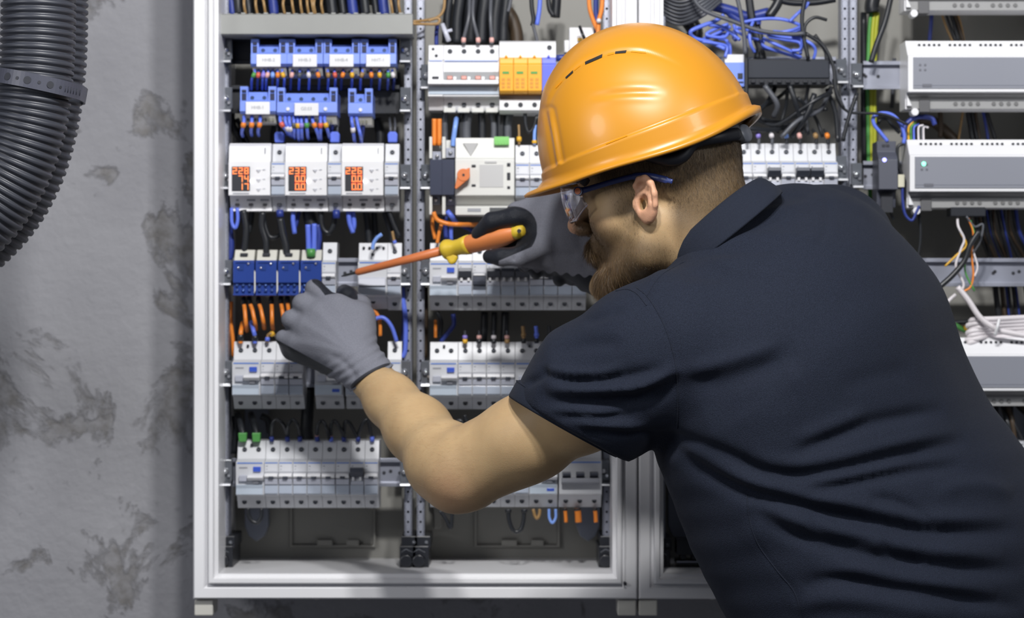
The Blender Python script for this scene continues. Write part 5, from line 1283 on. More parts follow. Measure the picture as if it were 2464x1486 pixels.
ARM_L = [(892, 908, -0.165, 44), (940, 962, -0.20, 58), (1005, 1032, -0.245, 74), (1070, 1106, -0.305, 83)]
SHL = (1640, 842, -0.435)
def build_body():
    hx, hy, hz = OH
    xs = axis_grid([(-0.24, 0.004), (hx-0.15, 0.0019), (hx+0.14, 0.005), (0.66, None)])
    ys = axis_grid([(-0.58, 0.004), (hy-0.115, 0.0019), (hy+0.095, 0.004), (0.02, None)])
    zs = axis_grid([(0.86, 0.008), (1.14, 0.0042), (hz-0.16, 0.0019), (hz+0.10, 0.004), (hz+0.17, None)])
    f = Field(xs, ys, zs)
    # skull and face
    hell(f, (0.004, 0, 0.048), (0.088, 0.074, 0.086), 0.01)
    hell(f, (0.030, 0, 0.045), (0.070, 0.065, 0.070), 0.02)
    hell(f, (0.034, 0, -0.012), (0.047, 0.060, 0.068), 0.02)
    for s in (-1, 1):
        hell(f, (0.048, s*0.043, -0.012), (0.025, 0.022, 0.027), 0.015)
        hcone(f, (-0.002, s*0.055, -0.026), (0.008, s*0.052, -0.052), 0.017, 0.016, 0.02)
        hcone(f, (0.006, s*0.051, -0.054), (0.062, s*0.017, -0.080), 0.016, 0.016, 0.02)
        hcone(f, (0.084, s*0.012, 0.034), (0.068, s*0.048, 0.030), 0.008, 0.008, 0.012)
    hell(f, (0.067, 0, -0.077), (0.020, 0.024, 0.017), 0.02)
    hcone(f, (0.089, 0, 0.020), (0.1100, 0, -0.013), 0.0080, 0.0102, 0.012)
    for s in (-1, 1): hell(f, (0.0985, s*0.0115, -0.0185), (0.0110, 0.0075, 0.0080), 0.006)
    hcone(f, (0.076, -0.018, -0.040), (0.076, 0.018, -0.040), 0.013, 0.013, 0.015)
    hcone(f, (0.0875, -0.013, -0.046), (0.0875, 0.013, -0.046), 0.0050, 0.0050, 0.006)
    hcone(f, (0.0845, -0.012, -0.055), (0.0845, 0.012, -0.055), 0.0056, 0.0056, 0.006)
    hcone(f, (0.096, -0.022, -0.0505), (0.096, 0.022, -0.0505), 0.004, 0.004, 0.003, -1)
    for s in (-1, 1):
        hell(f, (0.095, s*0.033, 0.012), (0.015, 0.014, 0.011), 0.012, -1)
        hell(f, (0.0735, s*0.033, 0.012), (0.0125, 0.0135, 0.0125), 0.003)
        hell(f, (0.101, s*0.0065, -0.0265), (0.006, 0.003, 0.003), 0.002, -1)
    # neck
    nb = Wn(1775, 655, -0.295)
    f.cone(H(-0.022, 0, -0.030), nb, 0.054, 0.054, 0.02); f.cone(H(0.010, 0, -0.055), Wn(1700, 690, -0.30), 0.042, 0.045, 0.02)
    f.cone(H(-0.046, 0.004, 0.005), Wn(1772, 560, -0.325), 0.036, 0.040, 0.02)
    # ears
    for s in (1, -1):
        def E(x, z, y=0.0): return H(x, s*(0.0755+y), z)
        hel = [(0.0035, 0.008, 0.001), (0.0050, 0.0175, 0.003), (0.000, 0.0240, 0.006), (-0.008, 0.0245, 0.009), (-0.0155, 0.0185, 0.0125), (-0.0195, 0.007, 0.0145), (-0.0185, -0.005, 0.0125), (-0.0150, -0.0125, 0.0085), (-0.0105, -0.0180, 0.0050)]
        pl = np.array([[math.cos(0.55), s*math.sin(0.55), 0], [-s*math.sin(0.55), math.cos(0.55), 0], [0, 0, 1]])
        f.ell(E(-0.0070, 0.003, 0.0030), (0.0165, 0.0058, 0.0225), RH@pl, 0.006, 1)
        for a, b in zip(hel[:-1], hel[1:]): f.cone(E(a[0], a[1], a[2]), E(b[0], b[1], b[2]), 0.0027, 0.0027, 0.0045)
        f.cone(E(-0.0120, 0.0145, 0.0080), E(-0.0130, -0.003, 0.0095), 0.0026, 0.0026, 0.004)
        f.cone(E(-0.0130, -0.003, 0.0095), E(-0.0060, -0.0115, 0.0060), 0.0026, 0.0028, 0.004)
        f.cone(E(0.0015, 0.0095, 0.003), E(-0.010, 0.0040, 0.0090), 0.0022, 0.0020, 0.003)
        f.ell(E(-0.0075, -0.0150, 0.0035), (0.0085, 0.0045, 0.0085), RH@pl, 0.006, 1)
        f.cone(E(0.002, -0.013, 0.000), E(-0.005, -0.019, 0.0015), 0.0042, 0.0042, 0.005)
        f.ell(E(0.0060, -0.002, 0.001), (0.0055, 0.0034, 0.0085), RH, 0.005, 1)
        f.ell(E(-0.0045, -0.0010, 0.009), (0.0058, 0.0085, 0.0085), RH, 0.003, -1)
        f.ell(E(-0.0005, -0.0030, 0.002), (0.0028, 0.012, 0.0065), RH, 0.002, -1)
        f.ell(E(-0.002, 0.0160, 0.0085), (0.0050, 0.0042, 0.0030), RH, 0.002, -1)
        f.ell(E(-0.0072, 0.0100, 0.0115), (0.0050, 0.0030, 0.0020), RH, 0.002, -1)
        f.ell(E(-0.0158, 0.003, 0.0150), (0.0012, 0.0025, 0.0115), RH, 0.0015, -1)
    # torso under the shirt
    A = Wn(1860, 800, -0.36); B = Wn(2080, 1220, -0.33)
    f.cone(nb, A, 0.045, 0.065, 0.015); f.cone(A, B, 0.075, 0.085, 0.03); f.cone(Wn(1940, 720, -0.25), Wn(2090, 1150, -0.27), 0.07, 0.08, 0.03)
    f.cone(B, Wn(2150, 1480, -0.33), 0.09, 0.10, 0.04); f.cone(Wn(2150, 1480, -0.33), Wn(2170, 1640, -0.33), 0.11, 0.11, 0.03)
    # near arm
    sh = Wn(*SHL[:3]); f.cone(A, sh, 0.06, 0.055, 0.02)
    up = [sh, Wn(1400, 978, -0.405), Wn(1260, 1052, -0.378), Wn(1142, 1104, -0.348)]; ur = [0.056, rp(103, -0.40), rp(95, -0.38), rp(89, -0.345)]
    for i in range(3): f.cone(up[i], up[i+1], ur[i], ur[i+1], 0.02)
    f.cone(Wn(1130, 1158, -0.345), Wn(1290, 1066, -0.383), rp(62, -0.345), rp(78, -0.383), 0.02)
    f.cone(Wn(1128, 1150, -0.33), Wn(1088, 1184, -0.325), rp(62, -0.33), rp(43, -0.325), 0.02)
    f.cone(Wn(1100, 1135, -0.335), Wn(1075, 1120, -0.31), rp(82, -0.33), rp(86, -0.31), 0.02)
    for a, b in zip(ARM_L[:-1], ARM_L[1:]): f.cone(Wn(*a[:3]), Wn(*b[:3]), rp(a[3], a[2]), rp(b[3], b[2]), 0.02)
    f.cone(Wn(1070, 1106, -0.305), Wn(1100, 1130, -0.33), rp(82, -0.31), rp(80, -0.33), 0.02)
    # far arm (mostly behind the head and shoulder)
    f.cone(Wn(1960, 660, -0.20), Wn(1760, 850, -0.15), 0.055, 0.042, 0.02); f.cone(Wn(1760, 850, -0.15), Wn(1500, 690, -0.14), 0.041, 0.027, 0.02); f.cone(Wn(1500, 690, -0.14), Wn(1450, 650, -0.14), 0.027, 0.024, 0.02)
    # hands inside the gloves
    f.cone(Wn(892, 908, -0.165), Wn(815, 830, -0.135), rp(42, -0.16), rp(38, -0.13), 0.02)
    f.cone(Wn(815, 830, -0.135), Wn(770, 760, -0.115), rp(36, -0.13), rp(22, -0.115), 0.02); f.cone(Wn(800, 850, -0.13), Wn(730, 805, -0.12), rp(30, -0.13), rp(18, -0.12), 0.02)
    f.cone(Wn(1450, 650, -0.14), Wn(1330, 565, -0.13), 0.024, 0.018, 0.02)
    V, Q = surface_nets(f); V = relax(V, Q, 2)
    h = to_head(V); N = vnormals(V, Q)
    o = mesh_obj('person', V, Q, M_skin, None, origin=(0.44, -0.33, 0.0))
    rng = np.random.RandomState(4)
    x, y, z = h[:, 0], np.abs(h[:, 1]), h[:, 2]
    def st(a, b, t): t = np.clip((t-a)/(b-a), 0, 1); return t*t*(3-2*t)
    near = st(0.20, 0.17, np.linalg.norm(h, axis=1))
    beard = st(-0.016, -0.044, z-0.38*(x-0.02))*st(0.115, 0.10, x)*st(-0.035, -0.012, x+0.25*(z+0.045))
    side = st(0.045, 0.02, x)*st(-0.002, 0.014, x)*st(0.02, 0.0, z+0.0)*st(-0.07, -0.05, z)
    must = st(0.062, 0.074, x)*st(-0.029, -0.034, z)*st(-0.052, -0.046, z)*st(0.032, 0.026, y)
    scalp = np.maximum(st(0.006, 0.024, z-0.15*x)*st(0.062, 0.045, x), st(-0.018, -0.034, x)*st(-0.075, -0.02, z+0.25*(x+0.03)))
    hairy = near*np.clip(np.maximum.reduce([beard*0.85, side*0.55, must*0.85, scalp*0.80]), 0, 1)
    ear = st(0.030, 0.024, np.hypot(x+0.006, z-0.002))*st(0.0745, 0.080, y)
    nose = st(0.088, 0.102, x)*st(-0.045, -0.03, z)*st(0.02, 0.0, z)
    pink = near*np.clip(ear*0.5+nose*0.3+0.12*st(0.03, 0.06, x)*st(0.0, -0.02, z), 0, 1)
    hairy = hairy*(1-ear)
    elb = np.exp(-((V[:, 0]-Wn(1085, 1190, -0.33)[0])**2+(V[:, 2]-Wn(1085, 1190, -0.33)[2])**2)/0.0009)*0.22
    col_attr(o, 'hairy', hairy); col_attr(o, 'pink', np.clip(pink+elb, 0, 1))
    return o, V, Q, N, h, hairy, near, beard, must, side, scalp, ear
person, BV, BQ, BN, BH, B_hairy, B_near, B_beard, B_must, B_side, B_scalp, B_ear = build_body()
props(person, 'bearded person in navy polo shirt and grey gloves leaning towards the cabinet with a screwdriver', 'person')

# ---------------------------------------------------------------- hair, beard
def face_samples(wt, n, seed):
    rng = np.random.RandomState(seed)
    a = np.linalg.norm(np.cross(BV[BQ[:, 2]]-BV[BQ[:, 0]], BV[BQ[:, 3]]-BV[BQ[:, 1]]), axis=1)*wt[BQ].mean(1)
    idx = rng.choice(len(BQ), n, p=a/a.sum()); uu = rng.rand(n, 1); vv = rng.rand(n, 1); q = BQ[idx]
    P = (BV[q[:, 0]]*(1-uu)+BV[q[:, 1]]*uu)*(1-vv)+(BV[q[:, 3]]*(1-uu)+BV[q[:, 2]]*uu)*vv
    Nn = BN[q].mean(1); Nn /= np.linalg.norm(Nn, axis=1)[:, None]+1e-9
    return P, Nn, rng
def strands(name, wt, n, length, comb, lift, width, mats, seed, curl=0.25):
    P, Nn, rng = face_samples(wt, n, seed); hl = to_head(P)
    c = np.array([comb(p) for p in hl])@RH.T; c = c+rng.randn(n, 3)*curl*0.6; c -= Nn*(c*Nn).sum(1)[:, None]; c /= np.linalg.norm(c, axis=1)[:, None]+1e-9
    ln = np.array([length(p) for p in hl])*(0.6+0.7*rng.rand(n)); lf = lift*(0.6+0.8*rng.rand(n))
    w = np.cross(c, Nn+rng.randn(n, 3)*0.8); w /= np.linalg.norm(w, axis=1)[:, None]+1e-9
    V = []; steps = 4
    for i in range(steps):
        t = i/(steps-1); d = P+c*(ln*t)[:, None]+Nn*(ln*lf*(t-0.45*t*t))[:, None]-Nn*0.0004
        d = d+np.array([0, 0, -1])*(ln*0.18*t*t)[:, None]
        hw = width*(1-0.85*t)
        V.append(d-w*hw); V.append(d+w*hw)
    V = np.stack(V, 1).reshape(-1, 3); base = np.arange(n)[:, None]*(2*steps); Q = []
    for i in range(steps-1): Q.append(base+np.array([[2*i, 2*i+1, 2*i+3, 2*i+2]]))
    Q = np.stack(Q, 1).reshape(-1, 4); mi = np.repeat(rng.randint(0, len(mats), n), steps-1)
    o = mesh_obj(name, V, Q, mats, person, mi, smooth=True); o['kind'] = 'stuff'; return o
def hair_mat(nm, c): return mat(nm, c, 0.5, spec=0.4)
HB = [hair_mat('beard_brown', (0.075, 0.043, 0.018)), hair_mat('beard_gold', (0.13, 0.078, 0.032)), hair_mat('beard_dark', (0.04, 0.025, 0.013))]
HS = [hair_mat('hair_brown', (0.070, 0.045, 0.024)), hair_mat('hair_dark', (0.03, 0.02, 0.012)), hair_mat('hair_light', (0.13, 0.088, 0.048))]
strands('beard', np.clip(B_near*(B_beard*(0.22+np.clip((-BH[:, 2]-0.045)/0.035, 0, 1)+np.clip((BH[:, 0]-0.048)/0.03, 0, 1))+B_side*0.5), 0, 2), 42000,
        lambda p: 0.003+0.012*max(0, min(1, (p[0]-0.015)/0.055))*max(0, min(1, (-p[2]-0.050)/0.03)), lambda p: (-0.15+0.3*max(0, p[0]/0.08), 0, -1.0), 0.45, 0.00010, HB, 1, 0.6)
strands('moustache', np.clip(B_near*B_must, 0, 1), 3200, lambda p: 0.010, lambda p: (0.15, 0.55*np.sign(p[1]), -1.0), 0.6, 0.00015, HB[:2], 2, 0.35)
strands('hair', np.clip(B_near*B_scalp*(1-B_ear)*np.where(BH[:, 2] < 0.085, 1, 0.15), 0, 1), 45000,
        lambda p: 0.0016+0.0038*max(0, min(1, (p[2]+0.02)/0.05)), lambda p: (-0.35 if p[0] > 0 else -0.15, 0, -1.0), 0.5, 0.00009, HS, 3, 0.7)
# fine hair of the near forearm
fa = np.zeros(len(BV)); pa = pix(BV)
ds, tt, _ = seg_dist(pa, [(905, 925), (1000, 1030), (1075, 1110)])
fa = np.clip(1-ds/95, 0, 1)*(BV[:, 1] < -0.16)*(BV[:, 0] < 0.02)*(BN[:, 1] < 0.6)
dirw = np.array([-0.75, 0.25, 0.5]); dloc = RH.T@dirw
strands('forearm_hair', fa, 2600, lambda p: 0.008, lambda p: tuple(dloc+np.array([0, 0, -0.3])), 0.3, 0.00004, [hair_mat('arm_hair', (0.33, 0.20, 0.09))], 6, 0.5)
for s in (1, -1):
    g = MB(); g.smooth = True; c = H(0.0785, s*0.033, -0.001)
# ================================================================ polo shirt
def cloth_material(name, c1, c2, scale, bump, rough=0.85, sheen=0.25):
    m = bpy.data.materials.new(name); m.use_nodes = True; nt = m.node_tree; L = nt.links; b = nt.nodes['Principled BSDF']
    b.inputs['Roughness'].default_value = rough; b.inputs['Sheen Weight'].default_value = sheen; b.inputs['Sheen Roughness'].default_value = 0.5; b.inputs['Specular IOR Level'].default_value = 0.2
    tc = nt.nodes.new('ShaderNodeTexCoord')
    n = nt.nodes.new('ShaderNodeTexNoise'); n.inputs['Scale'].default_value = scale; n.inputs['Detail'].default_value = 2; L.new(tc.outputs['Object'], n.inputs['Vector'])
    r = nt.nodes.new('ShaderNodeValToRGB'); e = r.color_ramp.elements; e[0].position = 0.35; e[0].color = (*c1, 1); e[1].position = 0.68; e[1].color = (*c2, 1); L.new(n.outputs['Fac'], r.inputs['Fac']); L.new(r.outputs['Color'], b.inputs['Base Color'])
    w = nt.nodes.new('ShaderNodeTexVoronoi'); w.inputs['Scale'].default_value = scale*0.9; L.new(tc.outputs['Object'], w.inputs['Vector'])
    bp = nt.nodes.new('ShaderNodeBump'); bp.inputs['Strength'].default_value = bump; bp.inputs['Distance'].default_value = 0.0008; L.new(w.outputs['Distance'], bp.inputs['Height']); L.new(bp.outputs['Normal'], b.inputs['Normal'])
    return m
M_shirt = cloth_material('navy_pique', (0.0062, 0.0088, 0.0175), (0.0135, 0.0180, 0.0325), 1150, 0.42, 0.85, 0.02)
M_hem = cloth_material('navy_rib', (0.0078, 0.0105, 0.0195), (0.0155, 0.0200, 0.034), 2000, 0.4, 0.85, 0.02)
FOLDS = [  # (polyline in photograph pixels, height in mm (- valley), half width px)
 ([(1905, 1092), (1960, 1068), (2012, 1050), (2085, 1021), (2180, 1000), (2275, 985)], -5.0, 17), ([(1915, 1062), (2010, 1022), (2090, 992)], 3, 20),
 ([(1780, 1112), (1850, 1135), (1920, 1142), (2012, 1128), (2158, 1094), (2330, 1058)], -6.0, 17), ([(1800, 1096), (1909, 1118), (2012, 1104), (2150, 1070), (2300, 1040)], 4, 20),
 ([(1930, 1186), (2026, 1167), (2158, 1138), (2320, 1118)], -5.0, 15), ([(1940, 1160), (2060, 1142), (2200, 1112)], 3, 14),
 ([(1560, 1062), (1620, 1082), (1690, 1135), (1792, 1182), (1909, 1211), (2055, 1245), (2231, 1276), (2450, 1275)], -8.0, 19), ([(1700, 1115), (1800, 1158), (1915, 1190), (2060, 1218), (2231, 1248), (2420, 1250)], 5, 20),
 ([(1800, 1222), (1909, 1284), (2055, 1325), (2158, 1347), (2300, 1362), (2464, 1376)], -6.5, 20), ([(1830, 1205), (1930, 1258), (2060, 1295), (2200, 1322), (2420, 1345)], 4.5, 22),
 ([(1930, 1412), (2011, 1392), (2136, 1414), (2231, 1425), (2464, 1462)], -6.0, 18), ([(1960, 1380), (2060, 1372), (2180, 1396), (2400, 1430)], 4, 20),
 ([(2090, 1200), (2150, 1205), (2210, 1235), (2260, 1262)], -4, 14), ([(2120, 1300), (2150, 1330), (2230, 1350)], -3.5, 14), ([(2250, 1180), (2350, 1165), (2440, 1190)], 3, 20),
 ([(1940, 1250), (2000, 1290), (2100, 1310)], -3, 14), ([(1900, 1470), (1990, 1440), (2110, 1450), (2300, 1480)], 4, 24), ([(2020, 930), (2120, 900), (2200, 890)], -1.6, 24), ([(1700, 1000), (1800, 960), (1900, 900)], -3.0, 60),
 ([(1640, 880), (1560, 920), (1500, 934), (1380, 940), (1310, 937)], 8.0, 15), ([(1640, 915), (1560, 955), (1480, 965), (1350, 962), (1290, 950)], -7.0, 24), ([(1600, 885), (1520, 905), (1430, 918), (1330, 915)], -4.5, 14),
 ([(1305, 884), (1371, 898), (1446, 897), (1500, 880)], 4.0, 11), ([(1300, 897), (1360, 912), (1430, 912)], -3.5, 8), ([(1315, 982), (1431, 990), (1500, 984)], 3.5, 11), ([(1330, 1000), (1440, 1006), (1530, 1000)], -3, 10), ([(1371, 1014), (1491, 1022), (1560, 1020)], 3.5, 10),
 ([(1400, 1036), (1500, 1046), (1580, 1040)], -3, 10), ([(1262, 926), (1300, 905), (1320, 880)], -4, 9),
 ([(1631, 897), (1710, 882), (1804, 856), (1880, 830)], 4.5, 20), ([(1640, 925), (1730, 918), (1830, 880), (1930, 845)], -5.0, 34),
 ([(1600, 652), (1700, 660), (1785, 668), (1870, 690)], -2.8, 18), ([(1560, 690), (1620, 632), (1700, 625), (1790, 640)], 3.0, 20), ([(1650, 612), (1704, 590), (1800, 573), (1900, 572), (1990, 582)], 2.5, 16), ([(1660, 630), (1780, 602), (1900, 596)], -2.0, 14),
 ([(1700, 545), (1790, 505), (1870, 480), (1950, 478)], -3.0, 12), ([(1980, 470), (1992, 510), (1985, 560), (1960, 600)], -1.2, 10), ([(1400, 775), (1440, 765), (1500, 740)], -2.5, 12), ([(1330, 855), (1400, 830), (1500, 825)], -2.5, 16),
 ([(1545, 1052), (1640, 1058), (1760, 1100), (1860, 1160)], -5, 18), ([(1780, 1300), (1850, 1260), (1960, 1240)], 2, 30), ([(1900, 500), (1960, 480), (2050, 490), (2120, 530)], 1.8, 14),
]
def seam_groove(P2, poly, w): return seg_dist(P2, smooth_poly(poly))[0] < w
SEAMS = [([(1532, 692), (1560, 716), (1590, 765), (1612, 820), (1626, 880), (1631, 950), (1630, 1030)], 'armhole_seam'), ([(1557, 712), (1575, 680), (1600, 655), (1650, 628)], 'shoulder_seam'),
         ([(1797, 1190), (1804, 1250), (1825, 1310), (1870, 1372), (1912, 1425), (1928, 1486), (1935, 1560)], 'side_seam'), ([(1482, 700), (1510, 696), (1534, 708), (1556, 735)], 'sleeve_head_seam')]
def build_shirt():
    f = Field(axis_grid([(-0.05, 0.0034), (0.69, None)]), axis_grid([(-0.60, 0.0036), (-0.04, None)]), axis_grid([(0.96, 0.0034), (1.60, None)]))
    def c(a, b, r1, r2, k=0.04): f.cone(Wn(*a), Wn(*b), r1, r2, k)
    # two columns of the trunk
    c((1785, 890, -0.395), (1825, 945, -0.395), 0.104, 0.117, 0.03); c((1821, 914, -0.395), (1941, 1203, -0.385), 0.121, 0.122, 0.05); c((1941, 1203, -0.385), (2062, 1410, -0.38), 0.122, 0.127, 0.05); c((2062, 1410, -0.38), (2140, 1650, -0.38), 0.127, 0.128, 0.05)
    c((1925, 700, -0.27), (2001, 822, -0.265), 0.119, 0.124, 0.05); c((2001, 822, -0.265), (2121, 1111, -0.27), 0.124, 0.123, 0.05); c((2121, 1111, -0.27), (2235, 1300, -0.28), 0.123, 0.131, 0.05); c((2235, 1300, -0.28), (2290, 1640, -0.28), 0.131, 0.132, 0.05)
    c((1880, 800, -0.345), (1911, 868, -0.350), 0.122, 0.128, 0.06); c((1911, 868, -0.350), (2031, 1157, -0.345), 0.128, 0.127, 0.06); c((2031, 1157, -0.345), (2150, 1350, -0.345), 0.127, 0.132, 0.06); c((2150, 1350, -0.345), (2215, 1645, -0.345), 0.132, 0.132, 0.06)
    # shoulders
    c((1795, 690, -0.30), (1636, 816, -0.43), 0.042, 0.066, 0.02); c((1676, 742, -0.385), (1768, 665, -0.378), 0.040, 0.047, 0.02); c((1768, 665, -0.378), (1862, 600, -0.355), 0.048, 0.046, 0.02); c((1676, 745, -0.378), (1636, 818, -0.42), 0.040, 0.063, 0.02); c((1862, 600, -0.35), (1900, 720, -0.35), 0.046, 0.08, 0.02); c((1860, 660, -0.30), (1950, 710, -0.30), 0.060, 0.093, 0.02); c((1830, 610, -0.30), (1905, 562, -0.26), 0.036, 0.047, 0.02)
    c((1830, 590, -0.27), (2005, 592, -0.20), 0.050, 0.066, 0.02); c((1900, 710, -0.37), (1775, 820, -0.41), 0.055, 0.075, 0.03)
    # near sleeve
    c((1640, 836, -0.435), (1556, 866, -0.43), 0.079, 0.077, 0.018); c((1556, 866, -0.43), (1430, 955, -0.415), 0.077, 0.074, 0.015); c((1430, 955, -0.415), (1330, 1040, -0.40), 0.073, 0.055, 0.02)
    c((1400, 905, -0.41), (1332, 955, -0.40), 0.052, 0.029, 0.02)
    # far sleeve
    c((1985, 610, -0.21), (1840, 780, -0.165), 0.070, 0.062, 0.03)
    # cut the near sleeve flat at its opening
    axd = Wn(1320, 1047, -0.39)-Wn(1560, 880, -0.42); axd /= np.linalg.norm(axd); cc = Wn(1356, 1022, -0.40)
    axd = axd/np.linalg.norm(axd)
    # the opening line runs from (1235, 955) to (1478, 1092)
    e1 = Wn(1478, 1092, -0.40)-Wn(1235, 955, -0.40); e1 /= np.linalg.norm(e1); nrm = np.cross(e1, np.array([0, 1.0, 0])); nrm /= np.linalg.norm(nrm)
    if nrm[0] > 0: nrm = -nrm
    globals()['SLEEVE'] = (cc, nrm, e1)
    f.op(cc-0.16, np.array([Wn(1505, 900, -0.40)[0], cc[1]+0.16, cc[2]+0.16]), lambda X, Y, Z: -(((X-cc[0])*nrm[0]+(Y-cc[1])*nrm[1]+(Z-cc[2])*nrm[2])) , 0.003, -1)
    f.cone(Wn(1500, 928, -0.41)*1.0, Wn(1300, 1058, -0.39), 0.052, 0.051, 0.004, -1)
    # neck opening
    f.cone(Wn(1650, 510, -0.325), Wn(1735, 585, -0.32), 0.052, 0.050, 0.004, -1)
    # hem of the shirt, cut level
    zc = Wn(2100, 1700, -0.33)[2]
    V, Q = surface_nets(f); V = relax(V, Q, 3); N = vnormals(V, Q); P2 = pix(V)
    near = np.clip((0.25-N[:, 1])/0.35, 0, 1)
    disp = np.zeros(len(V))
    for poly, a, w in FOLDS:
        d, t, sd = seg_dist(P2, smooth_poly(poly)); taper = np.clip(np.minimum(t, 1-t)/0.22, 0.0, 1)**0.7
        disp += 1.25*a/1000*np.exp(-(d/w)**2)*taper
    for poly, nm in SEAMS[:3]:
        d, t, sd = seg_dist(P2, smooth_poly(poly)); disp -= 0.0010*np.exp(-(d/5.0)**2)
    g = np.sin(P2[:, 0]*0.021+P2[:, 1]*0.05)*np.sin(P2[:, 1]*0.033-P2[:, 0]*0.013)*0.0009
    V = V+N*((disp*near)+g*near*np.clip((P2[:, 1]-900)/300, 0.15, 1))[:, None]
    V = relax(V, Q, 1)
    o = mesh_obj('polo_shirt', V, Q, M_shirt, person)
    return o, V, Q
shirt, SV, SQ = build_shirt()
bvh_shirt = BVHTree.FromPolygons([tuple(v) for v in SV], [tuple(int(i) for i in q) for q in SQ])
bvh_body = BVHTree.FromPolygons([tuple(v) for v in BV], [tuple(int(i) for i in q) for q in BQ])
CAM = Vector((0, -D, ZC))
def onto(bvh, px, py, lift=0.0):
    d = (W(px, py, 0)-CAM).normalized(); loc, n, i, t = bvh.ray_cast(CAM, d)
    if loc is None: return None, None
    return loc+n*lift, n
for poly, nm in SEAMS:
    pts = [onto(bvh_shirt, x, y, 0.0002)[0] for x, y in smooth_poly(poly, 8)]; pts = [p for p in pts if p is not None]
    run = [pts[0]]
    for p in pts[1:]:
        if (p-run[-1]).length < 0.03: run.append(p)
    m = MB(); m.tube(run, 0.0006, 6); m.build(nm, M_hem, shirt)
# sleeve hem band
def hem():
    cc, nrm, e1 = SLEEVE; e2 = np.cross(nrm, e1); m = MB(); rs = []; n = 64
    a = rp(144, -0.40); b = 0.066
    for off, sc in ((-0.0205, 0.96), (-0.0185, 1.02), (-0.016, 1.045), (0.0, 1.045), (0.0022, 1.03), (0.0022, 0.985), (-0.0, 0.97), (-0.018, 0.97)):
        ring = []
        for i in range(n):
            t = 2*math.pi*i/n; w = 1+0.008*math.sin(5*t)
            ring.append(cc+nrm*off+e1*(a*sc*w*math.cos(t))+e2*(b*sc*w*math.sin(t)))
        rs.append(ring)
    m.smooth = True; m.rings(rs); m.build('sleeve_hem', M_hem, shirt)
    m = MB(); m.tube([cc+nrm*-0.0165+e1*(a*1.045*math.cos(2*math.pi*i/64))+e2*(b*1.045*math.sin(2*math.pi*i/64)) for i in range(65)], 0.0009, 6); m.build('hem_stitching', M_hem, shirt)
hem()
# collar
def collar():
    def ring(c, A, B, off=0, n=72):
        out = []
        for i in range(n):
            t = 2*math.pi*i/n; sn = math.copysign(abs(math.sin(t))**0.62, math.sin(t)); out.append(np.array(c)+np.array(A)*math.cos(t)+np.array(B)*sn)
        return out
    y0 = -0.322
    def rr(ctr, end, nearoff, dep, y=y0):
        c = Wn(*ctr, y); A = Wn(*end, y)-c; k = PX(y); B = np.array([nearoff[0]*k, -dep, -nearoff[1]*k]); return ring(c, A, B)
    r_in = rr((1712, 560), (1818, 462), (-4, -2), 0.074)
    r_top = rr((1718, 541), (1834, 437), (-30, -26), 0.081)
    r_top2 = rr((1723, 540), (1846, 438), (-28, -22), 0.087)
    r_mid = rr((1738, 556), (1868, 452), (-14, -10), 0.099)
    r_low = rr((1748, 568), (1880, 462), (-2, 2), 0.110)
    r_low2 = rr((1746, 570), (1874, 466), (-1, 3), 0.107)
    r_un = rr((1736, 562), (1860, 460), (-10, -8), 0.092)
    m = MB(); m.smooth = True; m.rings([r_in, r_top, r_top2, r_mid, r_low, r_low2, r_un]); o = m.build('collar', M_hem, shirt)
    sb = o.modifiers.new('s', 'SUBSURF'); sb.levels = 1; sb.render_levels = 1
collar()

# ================================================================ trousers and shoes (below the frame)
def legs():
    f = Field(axis_grid([(0.15, 0.008), (0.85, None)]), axis_grid([(-0.60, 0.008), (-0.02, None)]), axis_grid([(0.02, 0.008), (1.10, None)]))
    P = np.array
    f.cone(P([0.40, -0.36, 0.99]), P([0.47, -0.28, 0.99]), 0.135, 0.135, 0.04)
    for y, kx, fx in ((-0.42, 0.36, 0.46), (-0.22, 0.50, 0.60)):
        f.cone(P([0.44, y, 0.93]), P([kx, y, 0.52]), 0.10, 0.070, 0.03); f.cone(P([kx, y, 0.52]), P([fx, y, 0.09]), 0.070, 0.052, 0.03)
    V, Q = surface_nets(f); V = relax(V, Q, 3); mesh_obj('trousers', V, Q, cloth_material('trouser_twill', (0.02, 0.021, 0.025), (0.035, 0.036, 0.042), 500, 0.4), person)
    for y, fx in ((-0.42, 0.46), (-0.22, 0.60)):
        f = Field(axis_grid([(fx-0.30, 0.005), (fx+0.12, None)]), axis_grid([(y-0.09, 0.005), (y+0.09, None)]), axis_grid([(-0.02, 0.005), (0.18, None)]))
        f.cone(P([fx+0.02, y, 0.045]), P([fx-0.17, y, 0.035]), 0.045, 0.042, 0.02); f.cone(P([fx, y, 0.10]), P([fx-0.03, y, 0.06]), 0.048, 0.045, 0.03)
        f.op(P([fx-0.4, y-0.2, -0.1]), P([fx+0.2, y+0.2, 0.1]), lambda X, Y, Z: (Z-0.0)+0*X+0*Y, 0.002, -1)
        V, Q = surface_nets(f); mesh_obj('shoe', V, Q, M_black, person)
legs()

